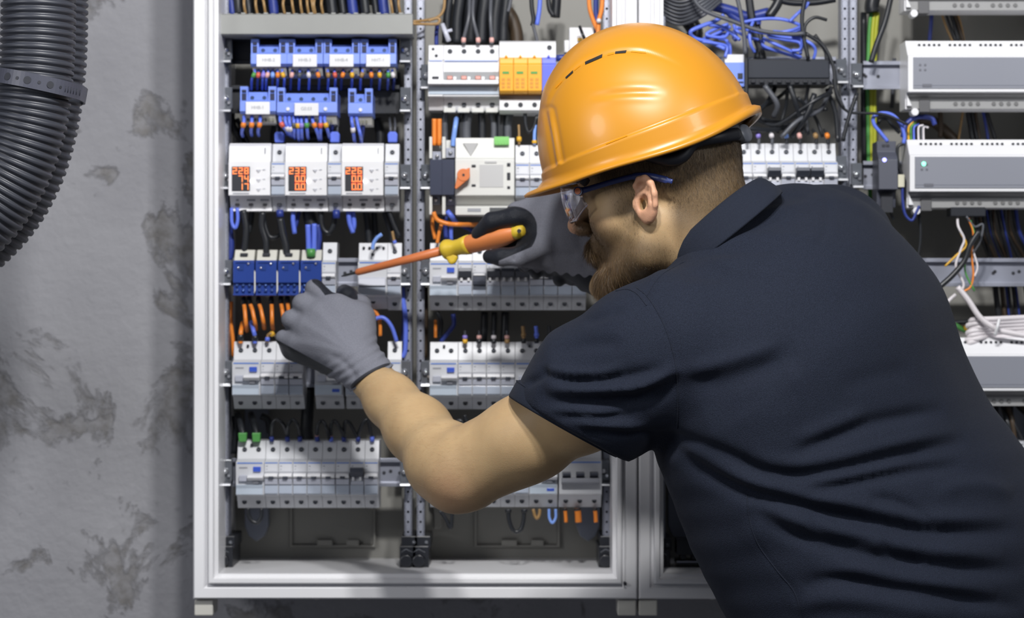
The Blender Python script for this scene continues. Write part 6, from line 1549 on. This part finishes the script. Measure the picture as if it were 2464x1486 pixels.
# ================================================================ gloves
M_glove = cloth_material('grey_knit', (0.135, 0.14, 0.168), (0.185, 0.19, 0.222), 1400, 0.5, 0.9, 0.3)
M_coat = mat('black_glove_coating', (0.012, 0.014, 0.020), 0.42, bump=0.15, bscale=500)
def glove_material():
    m = cloth_material('knit_and_coating', (0.150, 0.155, 0.185), (0.205, 0.210, 0.245), 1400, 0.5, 0.9, 0.03); nt = m.node_tree; L = nt.links; b = nt.nodes['Principled BSDF']
    src = b.inputs['Base Color'].links[0].from_socket
    a = nt.nodes.new('ShaderNodeAttribute'); a.attribute_name = 'coat'; r = nt.nodes.new('ShaderNodeMapRange'); r.inputs['From Min'].default_value = -0.4; r.inputs['From Max'].default_value = 0.4; L.new(a.outputs['Fac'], r.inputs['Value'])
    mx = nt.nodes.new('ShaderNodeMixRGB'); mx.inputs['Color2'].default_value = (0.012, 0.014, 0.020, 1); L.new(r.outputs['Result'], mx.inputs['Fac']); L.new(src, mx.inputs['Color1']); L.new(mx.outputs['Color'], b.inputs['Base Color'])
    r2 = nt.nodes.new('ShaderNodeMapRange'); r2.inputs['From Min'].default_value = -0.4; r2.inputs['From Max'].default_value = 0.4; r2.inputs['To Min'].default_value = 0.9; r2.inputs['To Max'].default_value = 0.42; L.new(a.outputs['Fac'], r2.inputs['Value']); L.new(r2.outputs['Result'], b.inputs['Roughness'])
    return m
M_gl = glove_material()
def glove_left():
    f = Field(axis_grid([(-0.30, 0.0017), (-0.125, None)]), axis_grid([(-0.215, 0.0017), (-0.01, None)]), axis_grid([(1.30, 0.0017), (1.475, None)]))
    def c(a, b, r1, r2, k=0.008): f.cone(Wn(*a), Wn(*b), rp(r1, a[2]), rp(r2, b[2]), k, pad=0.015)
    # cuff and wrist
    c((905, 920, -0.172), (868, 880, -0.158), 60, 58, 0.01); c((868, 880, -0.158), (838, 850, -0.148), 56, 50, 0.01)
    # back of the hand: metacarpals
    w = (850, 862, -0.150)
    kn = [((812, 738, -0.128), 26), ((770, 752, -0.130), 27), ((738, 784, -0.128), 26), ((714, 822, -0.122), 22)]
    for (k_, r) in kn: c((w[0], w[1], w[2]), k_, 40, r, 0.016)
    c((855, 855, -0.145), (862, 762, -0.128), 36, 27, 0.016); c((862, 762, -0.128), (812, 738, -0.125), 27, 24, 0.016); c((872, 812, -0.14), (868, 770, -0.13), 28, 26, 0.014)
    c((830, 880, -0.13), (700, 828, -0.105), 34, 23, 0.016); c((820, 860, -0.12), (760, 790, -0.09), 38, 26, 0.016)
    # fingers: first phalanx forward, then folded away
    fin = [((806, 740, -0.125), (757, 694, -0.112), (762, 704, -0.070), (786, 714, -0.052), 21.5, 19), ((766, 754, -0.127), (727, 730, -0.116), (734, 742, -0.072), (764, 748, -0.056), 22.5, 19),
           ((736, 786, -0.125), (700, 768, -0.114), (706, 780, -0.072), (736, 782, -0.060), 21.5, 18), ((712, 822, -0.120), (682, 812, -0.108), (690, 820, -0.072), (716, 818, -0.062), 17.5, 15)]
    for a, b, d, e, r1, r2 in fin:
        c(a, b, r1+2.5, r1+1.0, 0.006); c(b, d, r1+1.0, r2, 0.003); c(d, e, r2, r2-2, 0.002)
    # heel of the palm along the lower edge
    c((826, 872, -0.120), (706, 838, -0.090), 40, 31, 0.010)
    # thumb behind, pointing up
    c((868, 790, -0.135), (868, 735, -0.105), 28, 23, 0.012); c((868, 735, -0.105), (836, 712, -0.078), 23, 23, 0.006); c((836, 712, -0.085), (829, 704, -0.055), 24, 21, 0.004)
    V, Q = surface_nets(f); V = relax(V, Q, 2); N = vnormals(V, Q); P2 = pix(V)
    # cut at the cuff
    a = Wn(850, 935, -0.17); b = Wn(940, 880, -0.17); e1 = (b-a)/np.linalg.norm(b-a); nrm = np.cross(e1, [0, 1.0, 0]); nrm /= np.linalg.norm(nrm)
    if nrm[0] < 0: nrm = -nrm
    # rib folds of the knit cuff
    d = (V-a)@nrm
    rib = np.exp(-((d+0.020)/0.020)**2)*np.sin(d*650)*0.0009
    wr = seg_dist(P2, smooth_poly([(800, 858), (822, 868), (850, 900), (856, 930)]))[0]
    V = V+N*(rib-0.0015*np.exp(-(wr/9)**2))[:, None]
    dk = np.minimum.reduce([seg_dist(P2, [(x0, y0), (850, 850)])[0] for x0, y0 in ((812, 738), (770, 752), (738, 784), (714, 822))])
    V = V+N*(np.clip((0.3-N[:, 1]), 0, 1)*(-0.0008*np.clip(dk/14, 0, 1)))[:, None]
    dq = (V-a)@nrm; keep = dq[Q].mean(1) < 0.001; Qk = Q[keep]
    p2 = pix(V); N = vnormals(V, Q); mn, mxx = np.minimum, np.maximum
    lower = ((p2[:, 1]-(820+(p2[:, 0]-672)*0.545)))*0.4
    c1 = (V[:, 1]+0.100)*1000; c2 = mn(mn((V[:, 1]+0.112)*1000, (752-p2[:, 0])*0.5), (N[:, 1]+0.25)*6)
    c3 = mn(mn(lower, (835-p2[:, 0])*0.5), (-0.030-dq)*1000); c4 = mn((N[:, 1]-0.35)*6, (-0.03-dq)*1000)
    th = mn((25-seg_dist(p2, [(829, 700), (836, 716)])[0])*0.5, (V[:, 1]+0.118)*1000)
    ix = mn((10-seg_dist(p2, smooth_poly([(760, 672), (776, 686), (792, 706), (806, 716)]))[0])*0.5, (V[:, 1]+0.130)*1000)
    coat = mn(np.maximum.reduce([c1, c2, c3, c4, th, ix]), (-0.028-dq)*1000)
    o = mesh_obj('work_glove', V, Qk, M_gl, person); col_attr(o, 'coat', coat); o['label'] = 'grey left glove with black palm on the near hand'
    # dark trim of the cuff
    C = Wn(893, 909, -0.17); m = MB(); m.smooth = True; rs = []; aa = np.linalg.norm(b-a)/2*1.03; bb = rp(60, -0.17); e2 = np.array([0, 1.0, 0])
    C = (a+b)/2
    C = C-nrm*0.0; bowl = lambda t: -0.006*max(0, -math.sin(t))
    for off, sc in ((-0.002, 1.05), (0.001, 1.06), (0.002, 1.0), (-0.002, 0.96)):
        rs.append([C+nrm*(off+bowl(t))+e1*(aa*sc*math.cos(t))+e2*(bb*sc*math.sin(t)) for t in [2*math.pi*i/48 for i in range(48)]])
    m.rings(rs+[rs[0]]); m.build('glove_trim', mat('glove_trim', (0.03, 0.032, 0.042), 0.7), o)
glove_left()
def glove_right():
    f = Field(axis_grid([(-0.075, 0.0018), (0.16, None)]), axis_grid([(-0.225, 0.0018), (-0.05, None)]), axis_grid([(1.425, 0.0018), (1.585, None)]))
    def c(a, b, r1, r2, k=0.008): f.cone(Wn(*a), Wn(*b), rp(r1, a[2]), rp(r2, b[2]), k, pad=0.015)
    # forearm end and wrist
    c((1470, 665, -0.135), (1425, 628, -0.135), 62, 60, 0.02); c((1425, 628, -0.135), (1372, 585, -0.130), 60, 62, 0.02)
    # body of the hand
    c((1372, 585, -0.13), (1320, 560, -0.13), 66, 62, 0.02); c((1335, 512, -0.13), (1290, 515, -0.125), 40, 36, 0.02); c((1360, 560, -0.13), (1335, 515, -0.13), 60, 42, 0.02); c((1320, 600, -0.135), (1262, 612, -0.148), 42, 28, 0.014); c((1350, 610, -0.13), (1300, 590, -0.13), 42, 45, 0.02)
    c((1290, 515, -0.125), (1245, 512, -0.118), 34, 28, 0.014)
    # forefinger over the handle, the others behind it
    c((1288, 528, -0.14), (1238, 521, -0.146), 27, 24, 0.006); c((1238, 521, -0.146), (1184, 532, -0.140), 24, 22, 0.004); c((1184, 532, -0.14), (1152, 562, -0.125), 22, 18, 0.004)
    for dx, dy, yy in ((6, 6, -0.112), (14, 16, -0.084), (26, 30, -0.064)):
        c((1290+dx, 522+dy, yy), (1240+dx, 516+dy, yy), 26, 23, 0.005); c((1240+dx, 516+dy, yy), (1192+dx, 536+dy, yy), 23, 21, 0.004); c((1192+dx, 536+dy, yy), (1180+dx, 570+dy, yy+0.004), 21, 18, 0.004)
    # thumb below
    c((1306, 592, -0.155), (1252, 616, -0.162), 30, 24, 0.008); c((1252, 616, -0.162), (1206, 618, -0.158), 24, 21, 0.004); c((1206, 618, -0.158), (1178, 617, -0.150), 21, 17, 0.004)
    c((1296, 545, -0.135), (1290, 590, -0.14), 24, 26, 0.01)
    c((1266, 572, -0.118), (1215, 602, -0.118), 16, 14, 0.008)
    # gathered coating edge under the wrist
    for i, (x, y) in enumerate(((1262, 640), (1290, 646), (1318, 652), (1346, 664), (1376, 672), (1405, 676))): f.ell(Wn(x, y-2+4*(i % 2), -0.125), (0.0085, 0.014, 0.0085+0.003*(i % 2)), None, 0.004, 1, 0.01)
    V, Q = surface_nets(f); V = relax(V, Q, 2); N = vnormals(V, Q); P2 = pix(V)
    wr = seg_dist(P2, smooth_poly([(1300, 600), (1340, 622), (1400, 640)]))[0]
    for poly, a_, w_ in (([(1236, 622), (1250, 600), (1268, 585)], -2.2, 6), ([(1300, 628), (1325, 615), (1380, 612)], -1.2, 9), ([(1400, 480), (1395, 560), (1410, 640)], -1.5, 14), ([(1340, 478), (1350, 520), (1350, 600)], 0.8, 20)):
        d, t, s_ = seg_dist(P2, smooth_poly(poly)); V = V+N*(a_/1000*np.exp(-(d/w_)**2)*np.clip((0.3-N[:, 1]), 0, 1))[:, None]
    p2 = pix(V); N = vnormals(V, Q); front = V[:, 1]; mn = np.minimum
    d1 = seg_dist(p2, smooth_poly([(1152, 562), (1184, 532), (1232, 520), (1262, 530), (1268, 560), (1248, 590), (1190, 606)]))[0]
    low = (p2[:, 1]-(648+(p2[:, 0]-1250)*0.10+4*np.sin(p2[:, 0]*0.22)))*0.5
    c1 = mn((24-d1)*0.5, (1292-p2[:, 0])*0.5); c2 = (1206-p2[:, 0])*0.5; c3 = mn(mn(low, (1430-p2[:, 0])*0.5), (p2[:, 0]-1160)*0.5)
    c4 = mn((front+0.105)*1000, (1290-p2[:, 0])*0.5); c5 = mn((N[:, 1]-0.5)*6, (1390-p2[:, 0])*0.5)
    coat = np.maximum.reduce([c1, c2, c3, c4, c5])
    tri = mn(mn((p2[:, 0]-1200)*0.4, (9-np.abs((p2[:, 1]-634)+(p2[:, 0]-1205)*0.42))*0.5), (-0.13-front)*1000); coat = mn(coat, -tri)
    o = mesh_obj('work_glove', V, Q, M_gl, person); col_attr(o, 'coat', coat); o['label'] = 'grey right glove with black fingers closed around the screwdriver'
glove_right()

# ================================================================ screwdriver
def screwdriver():
    a = Vector(Wn(822, 664, -0.020)); b = Vector(Wn(1262, 553, -0.150)); ax = (b-a).normalized(); L = (b-a).length
    root = thing('screwdriver', 'insulated screwdriver with orange handle and yellow collar held in the right glove', 'screwdriver', a)
    def at(px): # parameter from photograph x
        return a.lerp(b, (px-822)/(1262-822))
    def part(nm, prof, m, n=20, sq=None):
        rs = []; u0 = ax.orthogonal().normalized(); v0 = ax.cross(u0)
        for px_, r in prof:
            c = at(px_); k = PX(c.y)*r; rs.append([c+(u0*math.cos(2*math.pi*i/n)+v0*math.sin(2*math.pi*i/n))*k*(1+(0.06*math.cos(3*2*math.pi*i/n) if sq else 0)) for i in range(n)])
        mb = MB(); mb.smooth = True; mb.rings(rs, cap0=True, cap1=True); return mb.build(nm, m, root)
    part('blade', [(822, 1.6), (832, 3.2), (845, 3.0), (862, 4.2), (870, 4.2)], mat('blade_steel', (0.08, 0.085, 0.085), 0.4, metal=0.8))
    part('insulated_shaft', [(858, 5), (862, 8), (870, 8.6), (960, 9.8), (1080, 11.5)], mat('shaft_orange', (0.60, 0.175, 0.055), 0.45, bump=0.05))
    MH = mat('handle_orange', (0.66, 0.21, 0.06), 0.5, bump=0.05)
    part('collar', [(1072, 12), (1074, 22), (1080, 26), (1088, 24), (1096, 19), (1108, 19), (1124, 23), (1132, 24), (1133, 20)], mat('collar_yellow', (0.66, 0.46, 0.035), 0.45), 24, 3)
    g = MB(); c = at(1089); k = PX(c.y); g.prism_y([(c.x-14*k, c.z-18*k), (c.x-2*k, c.z-39*k), (c.x+12*k, c.z-36*k), (c.x+20*k, c.z-18*k), (c.x+4*k, c.z-6*k)], c.y-0.006, c.y+0.006); g.build('finger_guard', mat('collar_yellow', (0, 0, 0)), root, bevel=0.003)
    part('handle', [(1128, 20), (1134, 22.5), (1160, 23), (1190, 25), (1215, 24), (1240, 17), (1243, 12)], MH, 24, 3)
    part('handle_cap', [(1236, 14), (1240, 17.5), (1252, 18), (1262, 13), (1264, 6)], mat('collar_yellow', (0, 0, 0)))
    p, n = a, None; c = Vector(Wn(1249, 556, -0.155)); q = MB(); q.cyl_y(c.x, c.z, 5*PX(c.y), c.y-18*PX(c.y)+0.0005, c.y-10*PX(c.y), 14); q.build('hanging_hole', M_slot, root)
screwdriver()

# ================================================================ hard hat
TH = math.radians(21.3); PSH = math.radians(14)
FH = np.array([-math.cos(TH)*math.cos(PSH), math.cos(TH)*math.sin(PSH), -math.sin(TH)]); LH = np.array([-math.sin(PSH), -math.cos(PSH), 0.0]); UH = np.cross(FH, LH); RO = math.radians(3.5); LH = LH*math.cos(RO)-UH*math.sin(RO); UH = np.cross(FH, LH)
RHH = np.stack([FH, LH, UH], 1); YH = float(H(0, 0, 0.05)[1]); OHH = Wn(1557, 357, YH)
kH = PX(YH)
def HH(x, y, z): return OHH+RHH@np.array([x, y, z])
def helmet():
    root = thing('hard_hat', 'glossy orange hard hat with small vents on the bearded person', 'hard hat', Vector(HH(0, 0, 0)))
    m = bpy.data.materials.new('hard_hat_shell'); m.use_nodes = True; b = m.node_tree.nodes['Principled BSDF']
    b.inputs['Base Color'].default_value = (0.53, 0.225, 0.013, 1); b.inputs['Roughness'].default_value = 0.36; b.inputs['Coat Weight'].default_value = 0.12; b.inputs['Coat Roughness'].default_value = 0.10
    af, ab, bw, hgt = 258*kH, 268*kH, 0.108, 302*kH
    nt_, nv = 320, 150
    th = np.linspace(0, 2*math.pi, nt_, endpoint=False); ct, stn = np.cos(th), np.sin(th)
    A = np.where(ct > 0, af, ab)
    def ring(scale, up, ext=None):
        x = A*ct*scale; y = bw*stn*scale
        if ext is not None: x = x+ext*ct; y = y+ext*stn*0.6
        return np.stack([x, y, np.full(nt_, 1.0)*up if np.isscalar(up) else up], 1)
    RG = []
    front = np.clip(ct, 0, 1)
    vis = 0.021*np.exp(-((th-0)/0.62)**2)+0.021*np.exp(-((th-2*math.pi)/0.62)**2)   # visor reach
    phi = np.abs(((th+math.pi) % (2*math.pi))-math.pi)/math.pi; zr = -0.003-0.007*np.clip(phi/0.3, 0, 1)-0.012*np.exp(-((phi-0.66)/0.22)**2)   # lower line of the rim
    zlow = zr+0.001
    dv = 0.003*np.exp(-((((th+math.pi) % (2*math.pi))-math.pi)/0.6)**2)
    RG.append(ring(0.985, zlow+0.004)); RG.append(ring(1.012, zlow-0.001, vis*0.98)+np.stack([0*th, 0*th, dv*1.0], 1)); back = np.clip(-ct, 0, 1)**2; RG.append(ring(1.032+0.010*back, zlow-0.0002, vis+0.0035)+np.stack([0*th, 0*th, dv], 1))
    RG.append(ring(1.034+0.012*back, zlow+0.0025+0.004*back, vis+0.004)+np.stack([0*th, 0*th, dv], 1)); RG.append(ring(1.024+0.008*back, zlow+0.0045+0.005*back, vis*0.93+0.001)+np.stack([0*th, 0*th, dv], 1)); RG.append(ring(1.016, zlow+0.0065+0.004*back, vis*0.45)+np.stack([0*th, 0*th, dv*0.4], 1)); RG.append(ring(1.012, zlow+0.012, vis*0.10))
    zrid = 0.0150-0.0055*np.exp(-((phi-0.62)/0.3)**2)
    for t in np.linspace(0.2, 1, 7): RG.append(ring(1.0125+0.002*t, (zlow+0.012)*(1-t)+zrid*t, vis*0.10*(1-t)))
    RG.append(ring(1.010, zrid+0.0012)); RG.append(ring(1.000, zrid+0.0024)); RG.append(ring(0.9945, zrid+0.0034))
    z0 = zrid+0.0045; az = np.arcsin(z0/hgt)
    for i in range(nv):
        t = i/(nv-1); a = np.minimum(az+(math.pi/2-az)*t, math.pi/2-1e-4)
        sc = np.cos(a)**0.955; RG.append(ring(sc, hgt*np.sin(a)))
    n = len(RG); V = np.concatenate(RG)
    Q = []
    for i in range(n-1):
        k = np.arange(nt_); j = (k+1) % nt_; Q.append(np.stack([i*nt_+k, i*nt_+j, (i+1)*nt_+j, (i+1)*nt_+k], 1))
    Q = np.concatenate(Q)
    Wd = OHH+V@RHH.T; Vm = V.copy(); Vm[:, 1] = np.abs(Vm[:, 1]); P2 = pix(OHH+Vm@RHH.T)
    N = vnormals(Wd, Q)
    if (N*(Wd-OHH)).sum() < 0: N = -N; Q = Q[:, ::-1]
    # raised crest above the vent line
    vl = smooth_poly([(1318, 262), (1322, 245), (1337, 216), (1362, 185), (1409, 148), (1449, 133), (1480, 125), (1508, 122), (1554, 125), (1604, 142), (1650, 165)])
    d, t, s_ = seg_dist(P2, vl)
    above = np.where(s_ < 0, 1.0, -1.0)
    vlx = np.array(vl)
    fade = np.clip((1-t)/0.30, 0, 1)*np.clip(t/0.08, 0, 1)
    sd = d*s_*-1
    step = 1/(1+np.exp(-np.clip(d*np.where(P2[:, 1] < np.interp(P2[:, 0], vlx[:, 0], vlx[:, 1]), 1, -1), -60, 60)/2.0))
    crest = (step*np.exp(-np.clip(d, 0, 200)/70)*fade)*0.0022
    groove = -0.0012*np.exp(-((d-0)/5.0)**2)*fade
    d2, t2, _ = seg_dist(P2, smooth_poly([(1415, 234), (1470, 226), (1530, 222), (1605, 224)])); s2 = -0.0010*np.exp(-(d2/9)**2)*np.clip(np.minimum(t2, 1-t2)/0.3, 0, 1)+0.0006*np.exp(-((d2-14)/10)**2)*np.clip(np.minimum(t2, 1-t2)/0.3, 0, 1)
    d3, t3, _ = seg_dist(P2, smooth_poly([(1322, 268), (1332, 320), (1342, 380), (1352, 432)])); s3 = 0.0012*np.exp(-(d3/5)**2)*np.clip(t3/0.2, 0, 1)-0.0012*np.exp(-((d3-10)/6)**2)
    d4, t4, _ = seg_dist(P2, smooth_poly([(1762, 196), (1780, 232), (1800, 266)])); s4 = 0.0012*np.exp(-(d4/5)**2)*np.clip(t4/0.3, 0, 1)
    dome = V[:, 2] > np.tile(zrid, n)
    Wd = Wd+N*((crest+groove+s2+s3+s4)*dome)[:, None]
    o = mesh_obj('shell', Wd, Q, m, root)
    sol = o.modifiers.new('thickness', 'SOLIDIFY'); sol.thickness = 0.0022; sol.offset = -1
    bv = BVHTree.FromPolygons([tuple(v) for v in Wd], [tuple(int(i) for i in q) for q in Q])
    mv = mat('vent_dark', (0.01, 0.009, 0.008), 0.7); me_ = mat('vent_edge_orange', (0.62, 0.22, 0.005), 0.35)
    def patch(nm, corners, mt, lift, par=root, mirror=True):
        for sgn in (1, -1) if mirror else (1,):
            n_ = 8; g = []
            for i in range(n_+1):
                r = []
                for j in range(3):
                    u_, v_ = i/n_, j/2; p = [(corners[0][k]*(1-u_)+corners[1][k]*u_)*(1-v_)+(corners[3][k]*(1-u_)+corners[2][k]*u_)*v_ for k in (0, 1)]
                    loc, nn = onto(bv, p[0], p[1], lift)
                    if loc is None: return
                    q = RHH.T@(np.array(loc)-OHH); q[1] *= sgn; r.append(OHH+RHH@q)
                g.append(r)
            mb = MB(); mb.smooth = True; mb.rings(g, closed=False); mb.build(nm, mt, par)
    for c_ in ([(1361, 186), (1379, 169), (1380, 175), (1363, 190)], [(1408, 149), (1450, 130), (1449, 139), (1409, 156)], [(1481, 124), (1508, 121), (1506, 128), (1480, 130)]):
        patch('vent', c_, mv, 0.0006)
    for c_ in ([(1337, 210), (1352, 194), (1353, 197), (1338, 213)], [(1382, 166), (1397, 155), (1397, 159), (1383, 170)], [(1463, 128), (1478, 125), (1477, 131), (1462, 134)], [(1520, 121), (1553, 124), (1555, 129), (1518, 126)]):
        patch('blind_vent', c_, me_, 0.0005)
    patch('accessory_slot', [(1458, 344), (1509, 324), (1510, 328), (1459, 348)], me_, 0.0006)
    # harness: band round the head, side hanger and the ratchet knob at the back
    md = mat('harness_black', (0.012, 0.013, 0.018), 0.5)
    rs = []; nb_ = 96
    for zz, sc, wv in ((0.016, 0.84, 0), (0.016, 0.865, 0), (0.004, 0.87, 1), (0.004, 0.845, 1)):
        r = []
        for i in range(nb_):
            a = 2*math.pi*i/nb_; c_, s_ = math.cos(a), math.sin(a); back = max(0, -c_)**1.5
            z_ = zz-(0.030*back if wv else 0.006*back)
            r.append(HH((af if c_ > 0 else ab)*c_*sc*(0.93 if c_ > 0 else 0.93)-0.004, bw*s_*sc*0.93, z_-0.006))
        rs.append(r)
    mb = MB(); mb.smooth = True; mb.rings(rs+[rs[0]]); mb.build('headband', md, root)
    for sgn in (1, -1):
        mb = MB(); mb.smooth = True
        pts = [HH(-0.010, sgn*0.079, -0.012), HH(-0.030, sgn*0.0785, -0.026), HH(-0.044, sgn*0.076, -0.027), HH(-0.060, sgn*0.068, -0.018), HH(-0.085, sgn*0.052, -0.022), HH(-0.100, sgn*0.028, -0.024)]
        mb.tube(catmull(pts, 6), 0.007, 8, radii=None); o2 = mb.build('nape_strap', md, root)
        mb = MB(); mb.tube([HH(0.075, sgn*0.060, 0.004), HH(0.064, sgn*0.066, -0.014)], 0.005, 8); mb.build('hanger', md, root)
    c0 = np.array(Wn(1764, 334, YH)); c1 = np.array(Wn(1797, 318, YH-0.012)); axk = (c1-c0)/np.linalg.norm(c1-c0); u_ = np.array(Vector(axk).orthogonal().normalized()); v_ = np.cross(axk, u_)
    mb = MB(); mb.smooth = True
    mb.rings([[c0+(c1-c0)*t_+(u_*math.cos(2*math.pi*i/32)+v_*math.sin(2*math.pi*i/32))*r_*(1+0.04*(i % 2)) for i in range(32)] for t_, r_ in ((0.1, 0.009), (0.5, 0.0095), (0.85, 0.0105), (1.0, 0.0092))], cap0=True, cap1=True)
    mb.build('adjusting_knob', mat('knob_grey', (0.20, 0.21, 0.24), 0.4), root)
    return root, bv
HAT, bvh_hat = helmet()

# ================================================================ safety glasses
def glasses():
    root = thing('safety_glasses', 'clear safety glasses with dark blue temples and orange hinge dots', 'safety glasses', Vector(H(0.08, 0, 0)))
    mb_ = mat('temple_blue', (0.018, 0.032, 0.13), 0.35); mo = mat('hinge_orange', (0.66, 0.17, 0.05), 0.45)
    tp = [(1393, 460), (1420, 453), (1460, 441), (1500, 430), (1530, 424), (1560, 424), (1590, 430), (1618, 437)]
    pts = []
    for x, y in tp:
        loc, n = onto(bvh_body, x, y, 0.0025)
        if loc is None or abs(loc.y-EARY) > 0.06: loc = Vector(Wn(x, y, EARY))
        pts.append(loc)
    ys = [p.y for p in pts]
    # keep it a smooth bow just outside the head
    hl = [to_head(np.array(p)) for p in pts]; yl = max(min(0.0745, max(h_[1] for h_ in hl[3:])), 0.070)+0.004
    loc_pts = []
    for (x, y), h_ in zip(tp, hl):
        t = (h_[0]-hl[-1][0])/(hl[0][0]-hl[-1][0]+1e-9); loc_pts.append((h_[0], yl-0.006*max(0, t-0.6), h_[2]))
    def solve(px, py, yloc):
        """point of the local plane y = yloc seen at the pixel"""
        d = np.array((W(px, py, 0)-CAM)); o_ = np.array(CAM); n = RH[:, 1]; t = ((OH+n*yloc-o_)@n)/(d@n); return to_head(o_+d*t)
    P = [solve(x, y, yl if x > 1440 else yl-0.003) for x, y in tp]
    for sgn in (1, -1):
        Q = catmull([Vector(OH+RH@np.array([p[0], p[1]*sgn, p[2]])) for p in P], 8)
        k = 0.00045; n = len(Q); mb = MB(); mb.smooth = True; rs = []
        for i, c in enumerate(Q):
            t = i/(n-1); hh = (7.5 if t < 0.1 else 7.0 if t < 0.55 else 8.6 if t < 0.93 else 6)*k; a = Q[max(0, i-1)]; b = Q[min(n-1, i+1)]; T = (b-a).normalized(); ly = Vector(RH[:, 1])*sgn; up = T.cross(ly).normalized()
            rs.append([c+up*hh*math.cos(q*math.pi/4)+ly*(0.0016 if t < 0.85 else 0.0012)*math.sin(q*math.pi/4) for q in range(8)])
        mb.rings(rs, cap0=True, cap1=True); tm = mb.build('temple', mb_, root)
        ly = RH[:, 1]*sgn; c = np.array(Q[0]); c = c+ly*0.0
        for nm, r, o0, o1, mt in (('hinge', 11.2*k, -0.003, 0.003, mb_), ('hinge_dot', 7.6*k, 0.003, 0.0037, mo)):
            m_ = MB(); m_.smooth = False; m_.rings([[c+ly*o+(RH[:, 0]*math.cos(2*math.pi*i/24)+RH[:, 2]*math.sin(2*math.pi*i/24))*r for i in range(24)] for o in (o0, o1)], cap0=True, cap1=True); m_.build(nm, mt, tm)
    # lens: one wrap-round shell
    mg = bpy.data.materials.new('clear_lens'); mg.use_nodes = True; nt = mg.node_tree; nt.nodes.clear(); out = nt.nodes.new('ShaderNodeOutputMaterial'); tr = nt.nodes.new('ShaderNodeBsdfTransparent'); tr.inputs['Color'].default_value = (0.90, 0.90, 0.92, 1)
    gl = nt.nodes.new('ShaderNodeBsdfGlossy'); gl.inputs['Roughness'].default_value = 0.04; gl.inputs['Color'].default_value = (0.95, 0.93, 0.97, 1)
    lw = nt.nodes.new('ShaderNodeLayerWeight'); lw.inputs['Blend'].default_value = 0.35; rg = nt.nodes.new('ShaderNodeMapRange'); rg.inputs['To Min'].default_value = 0.05; rg.inputs['To Max'].default_value = 0.55; mx = nt.nodes.new('ShaderNodeMixShader')
    nt.links.new(lw.outputs['Facing'], rg.inputs['Value']); nt.links.new(rg.outputs['Result'], mx.inputs['Fac']); nt.links.new(tr.outputs[0], mx.inputs[1]); nt.links.new(gl.outputs[0], mx.inputs[2]); nt.links.new(mx.outputs[0], out.inputs['Surface'])
    hx, hz = P[0][0], P[0][2]; rs = []; xc = hx+0.046
    def lp(s_, v_, off=0):
        yy = (yl-0.002+off)*s_; x = xc-(xc-hx-0.001)*abs(s_)**2.6+off; 
        top = hz+0.012-0.002*abs(s_); bot = hz-0.030+0.014*max(0, abs(s_)-0.80)/0.2-0.0*(1-abs(s_))+0.010*math.exp(-(s_/0.14)**2)
        z = top*(1-v_)+bot*v_; x = x-0.006*(v_-0.3)**2*2-0.004*v_
        return OH+RH@np.array([x, yy, z])
    g = [[lp(-1+2*i/60, j/14) for j in range(15)] for i in range(61)]
    mb = MB(); mb.smooth = True; mb.rings(g, closed=False); o = mb.build('lens', mg, root); so = o.modifiers.new('t', 'SOLIDIFY'); so.thickness = 0.0018
    e = MB(); e.tube([Vector(lp(-1+2*i/60, 1.0)) for i in range(61)], 0.0008, 6); e.build('lens_edge', mat('lens_edge', (0.22, 0.20, 0.24), 0.15, coat=0.6), root)
    e = MB(); e.tube([Vector(lp(-1+2*i/60, 0.0)) for i in range(61)], 0.0016, 6); e.build('brow_bar', mat('brow_clear', (0.16, 0.165, 0.20), 0.2, coat=0.5), root)
glasses()
# ================================================================ light, sky, camera
def area(name, loc, aim, size, energy, color=(1, 1, 1), sy=None):
    l = bpy.data.lights.new(name, 'AREA'); l.energy = energy; l.color = color; l.size = size; l.shape = 'DISK'
    if sy: l.shape = 'RECTANGLE'; l.size_y = sy
    o = bpy.data.objects.new(name, l); COL.objects.link(o); o.location = loc
    o.rotation_euler = (Vector(aim)-Vector(loc)).to_track_quat('-Z', 'Y').to_euler(); return o
area('ceiling_or_fill_lamp', (-0.06, -1.5, 2.5), (0.05, 0.0, 1.4), 0.11, 17, (1.0, 0.99, 0.98))
area('ceiling_or_fill_lamp', (0.17, -1.5, 2.5), (0.05, 0.0, 1.4), 0.11, 17, (1.0, 0.99, 0.98))
area('ceiling_or_fill_lamp', (1.5, -1.9, 2.45), (0.6, 0.0, 1.3), 0.5, 13, (0.95, 0.97, 1.0))  # added fill lamp, angled shallow to brighten the right cabinet's back plate
area('ceiling_or_fill_lamp', (-1.6, -1.7, 2.0), (0.1, -0.2, 1.45), 0.6, 11, (0.98, 0.98, 1.0))  # added fill lamp from the left, lifts the face and right glove
w = bpy.data.worlds.new('room_light'); bpy.context.scene.world = w; w.use_nodes = True
w.node_tree.nodes['Background'].inputs['Color'].default_value = (0.80, 0.86, 1.0, 1); w.node_tree.nodes['Background'].inputs['Strength'].default_value = 0.16
cam = bpy.data.cameras.new('camera'); co = bpy.data.objects.new('camera', cam); COL.objects.link(co)
co.location = (0, -D, ZC); co.rotation_euler = (math.pi/2, 0, 0); cam.sensor_width = 36; cam.lens = 36*D/(2464*S); cam.clip_start = 0.05
cam.dof.use_dof = True; cam.dof.focus_distance = D-0.47; cam.dof.aperture_fstop = 6.3
sc = bpy.context.scene; sc.camera = co
sc.view_settings.view_transform = 'Standard'; sc.view_settings.look = 'None'; sc.view_settings.exposure = 0.0; sc.view_settings.gamma = 1.0; sc.view_settings.use_curve_mapping = False
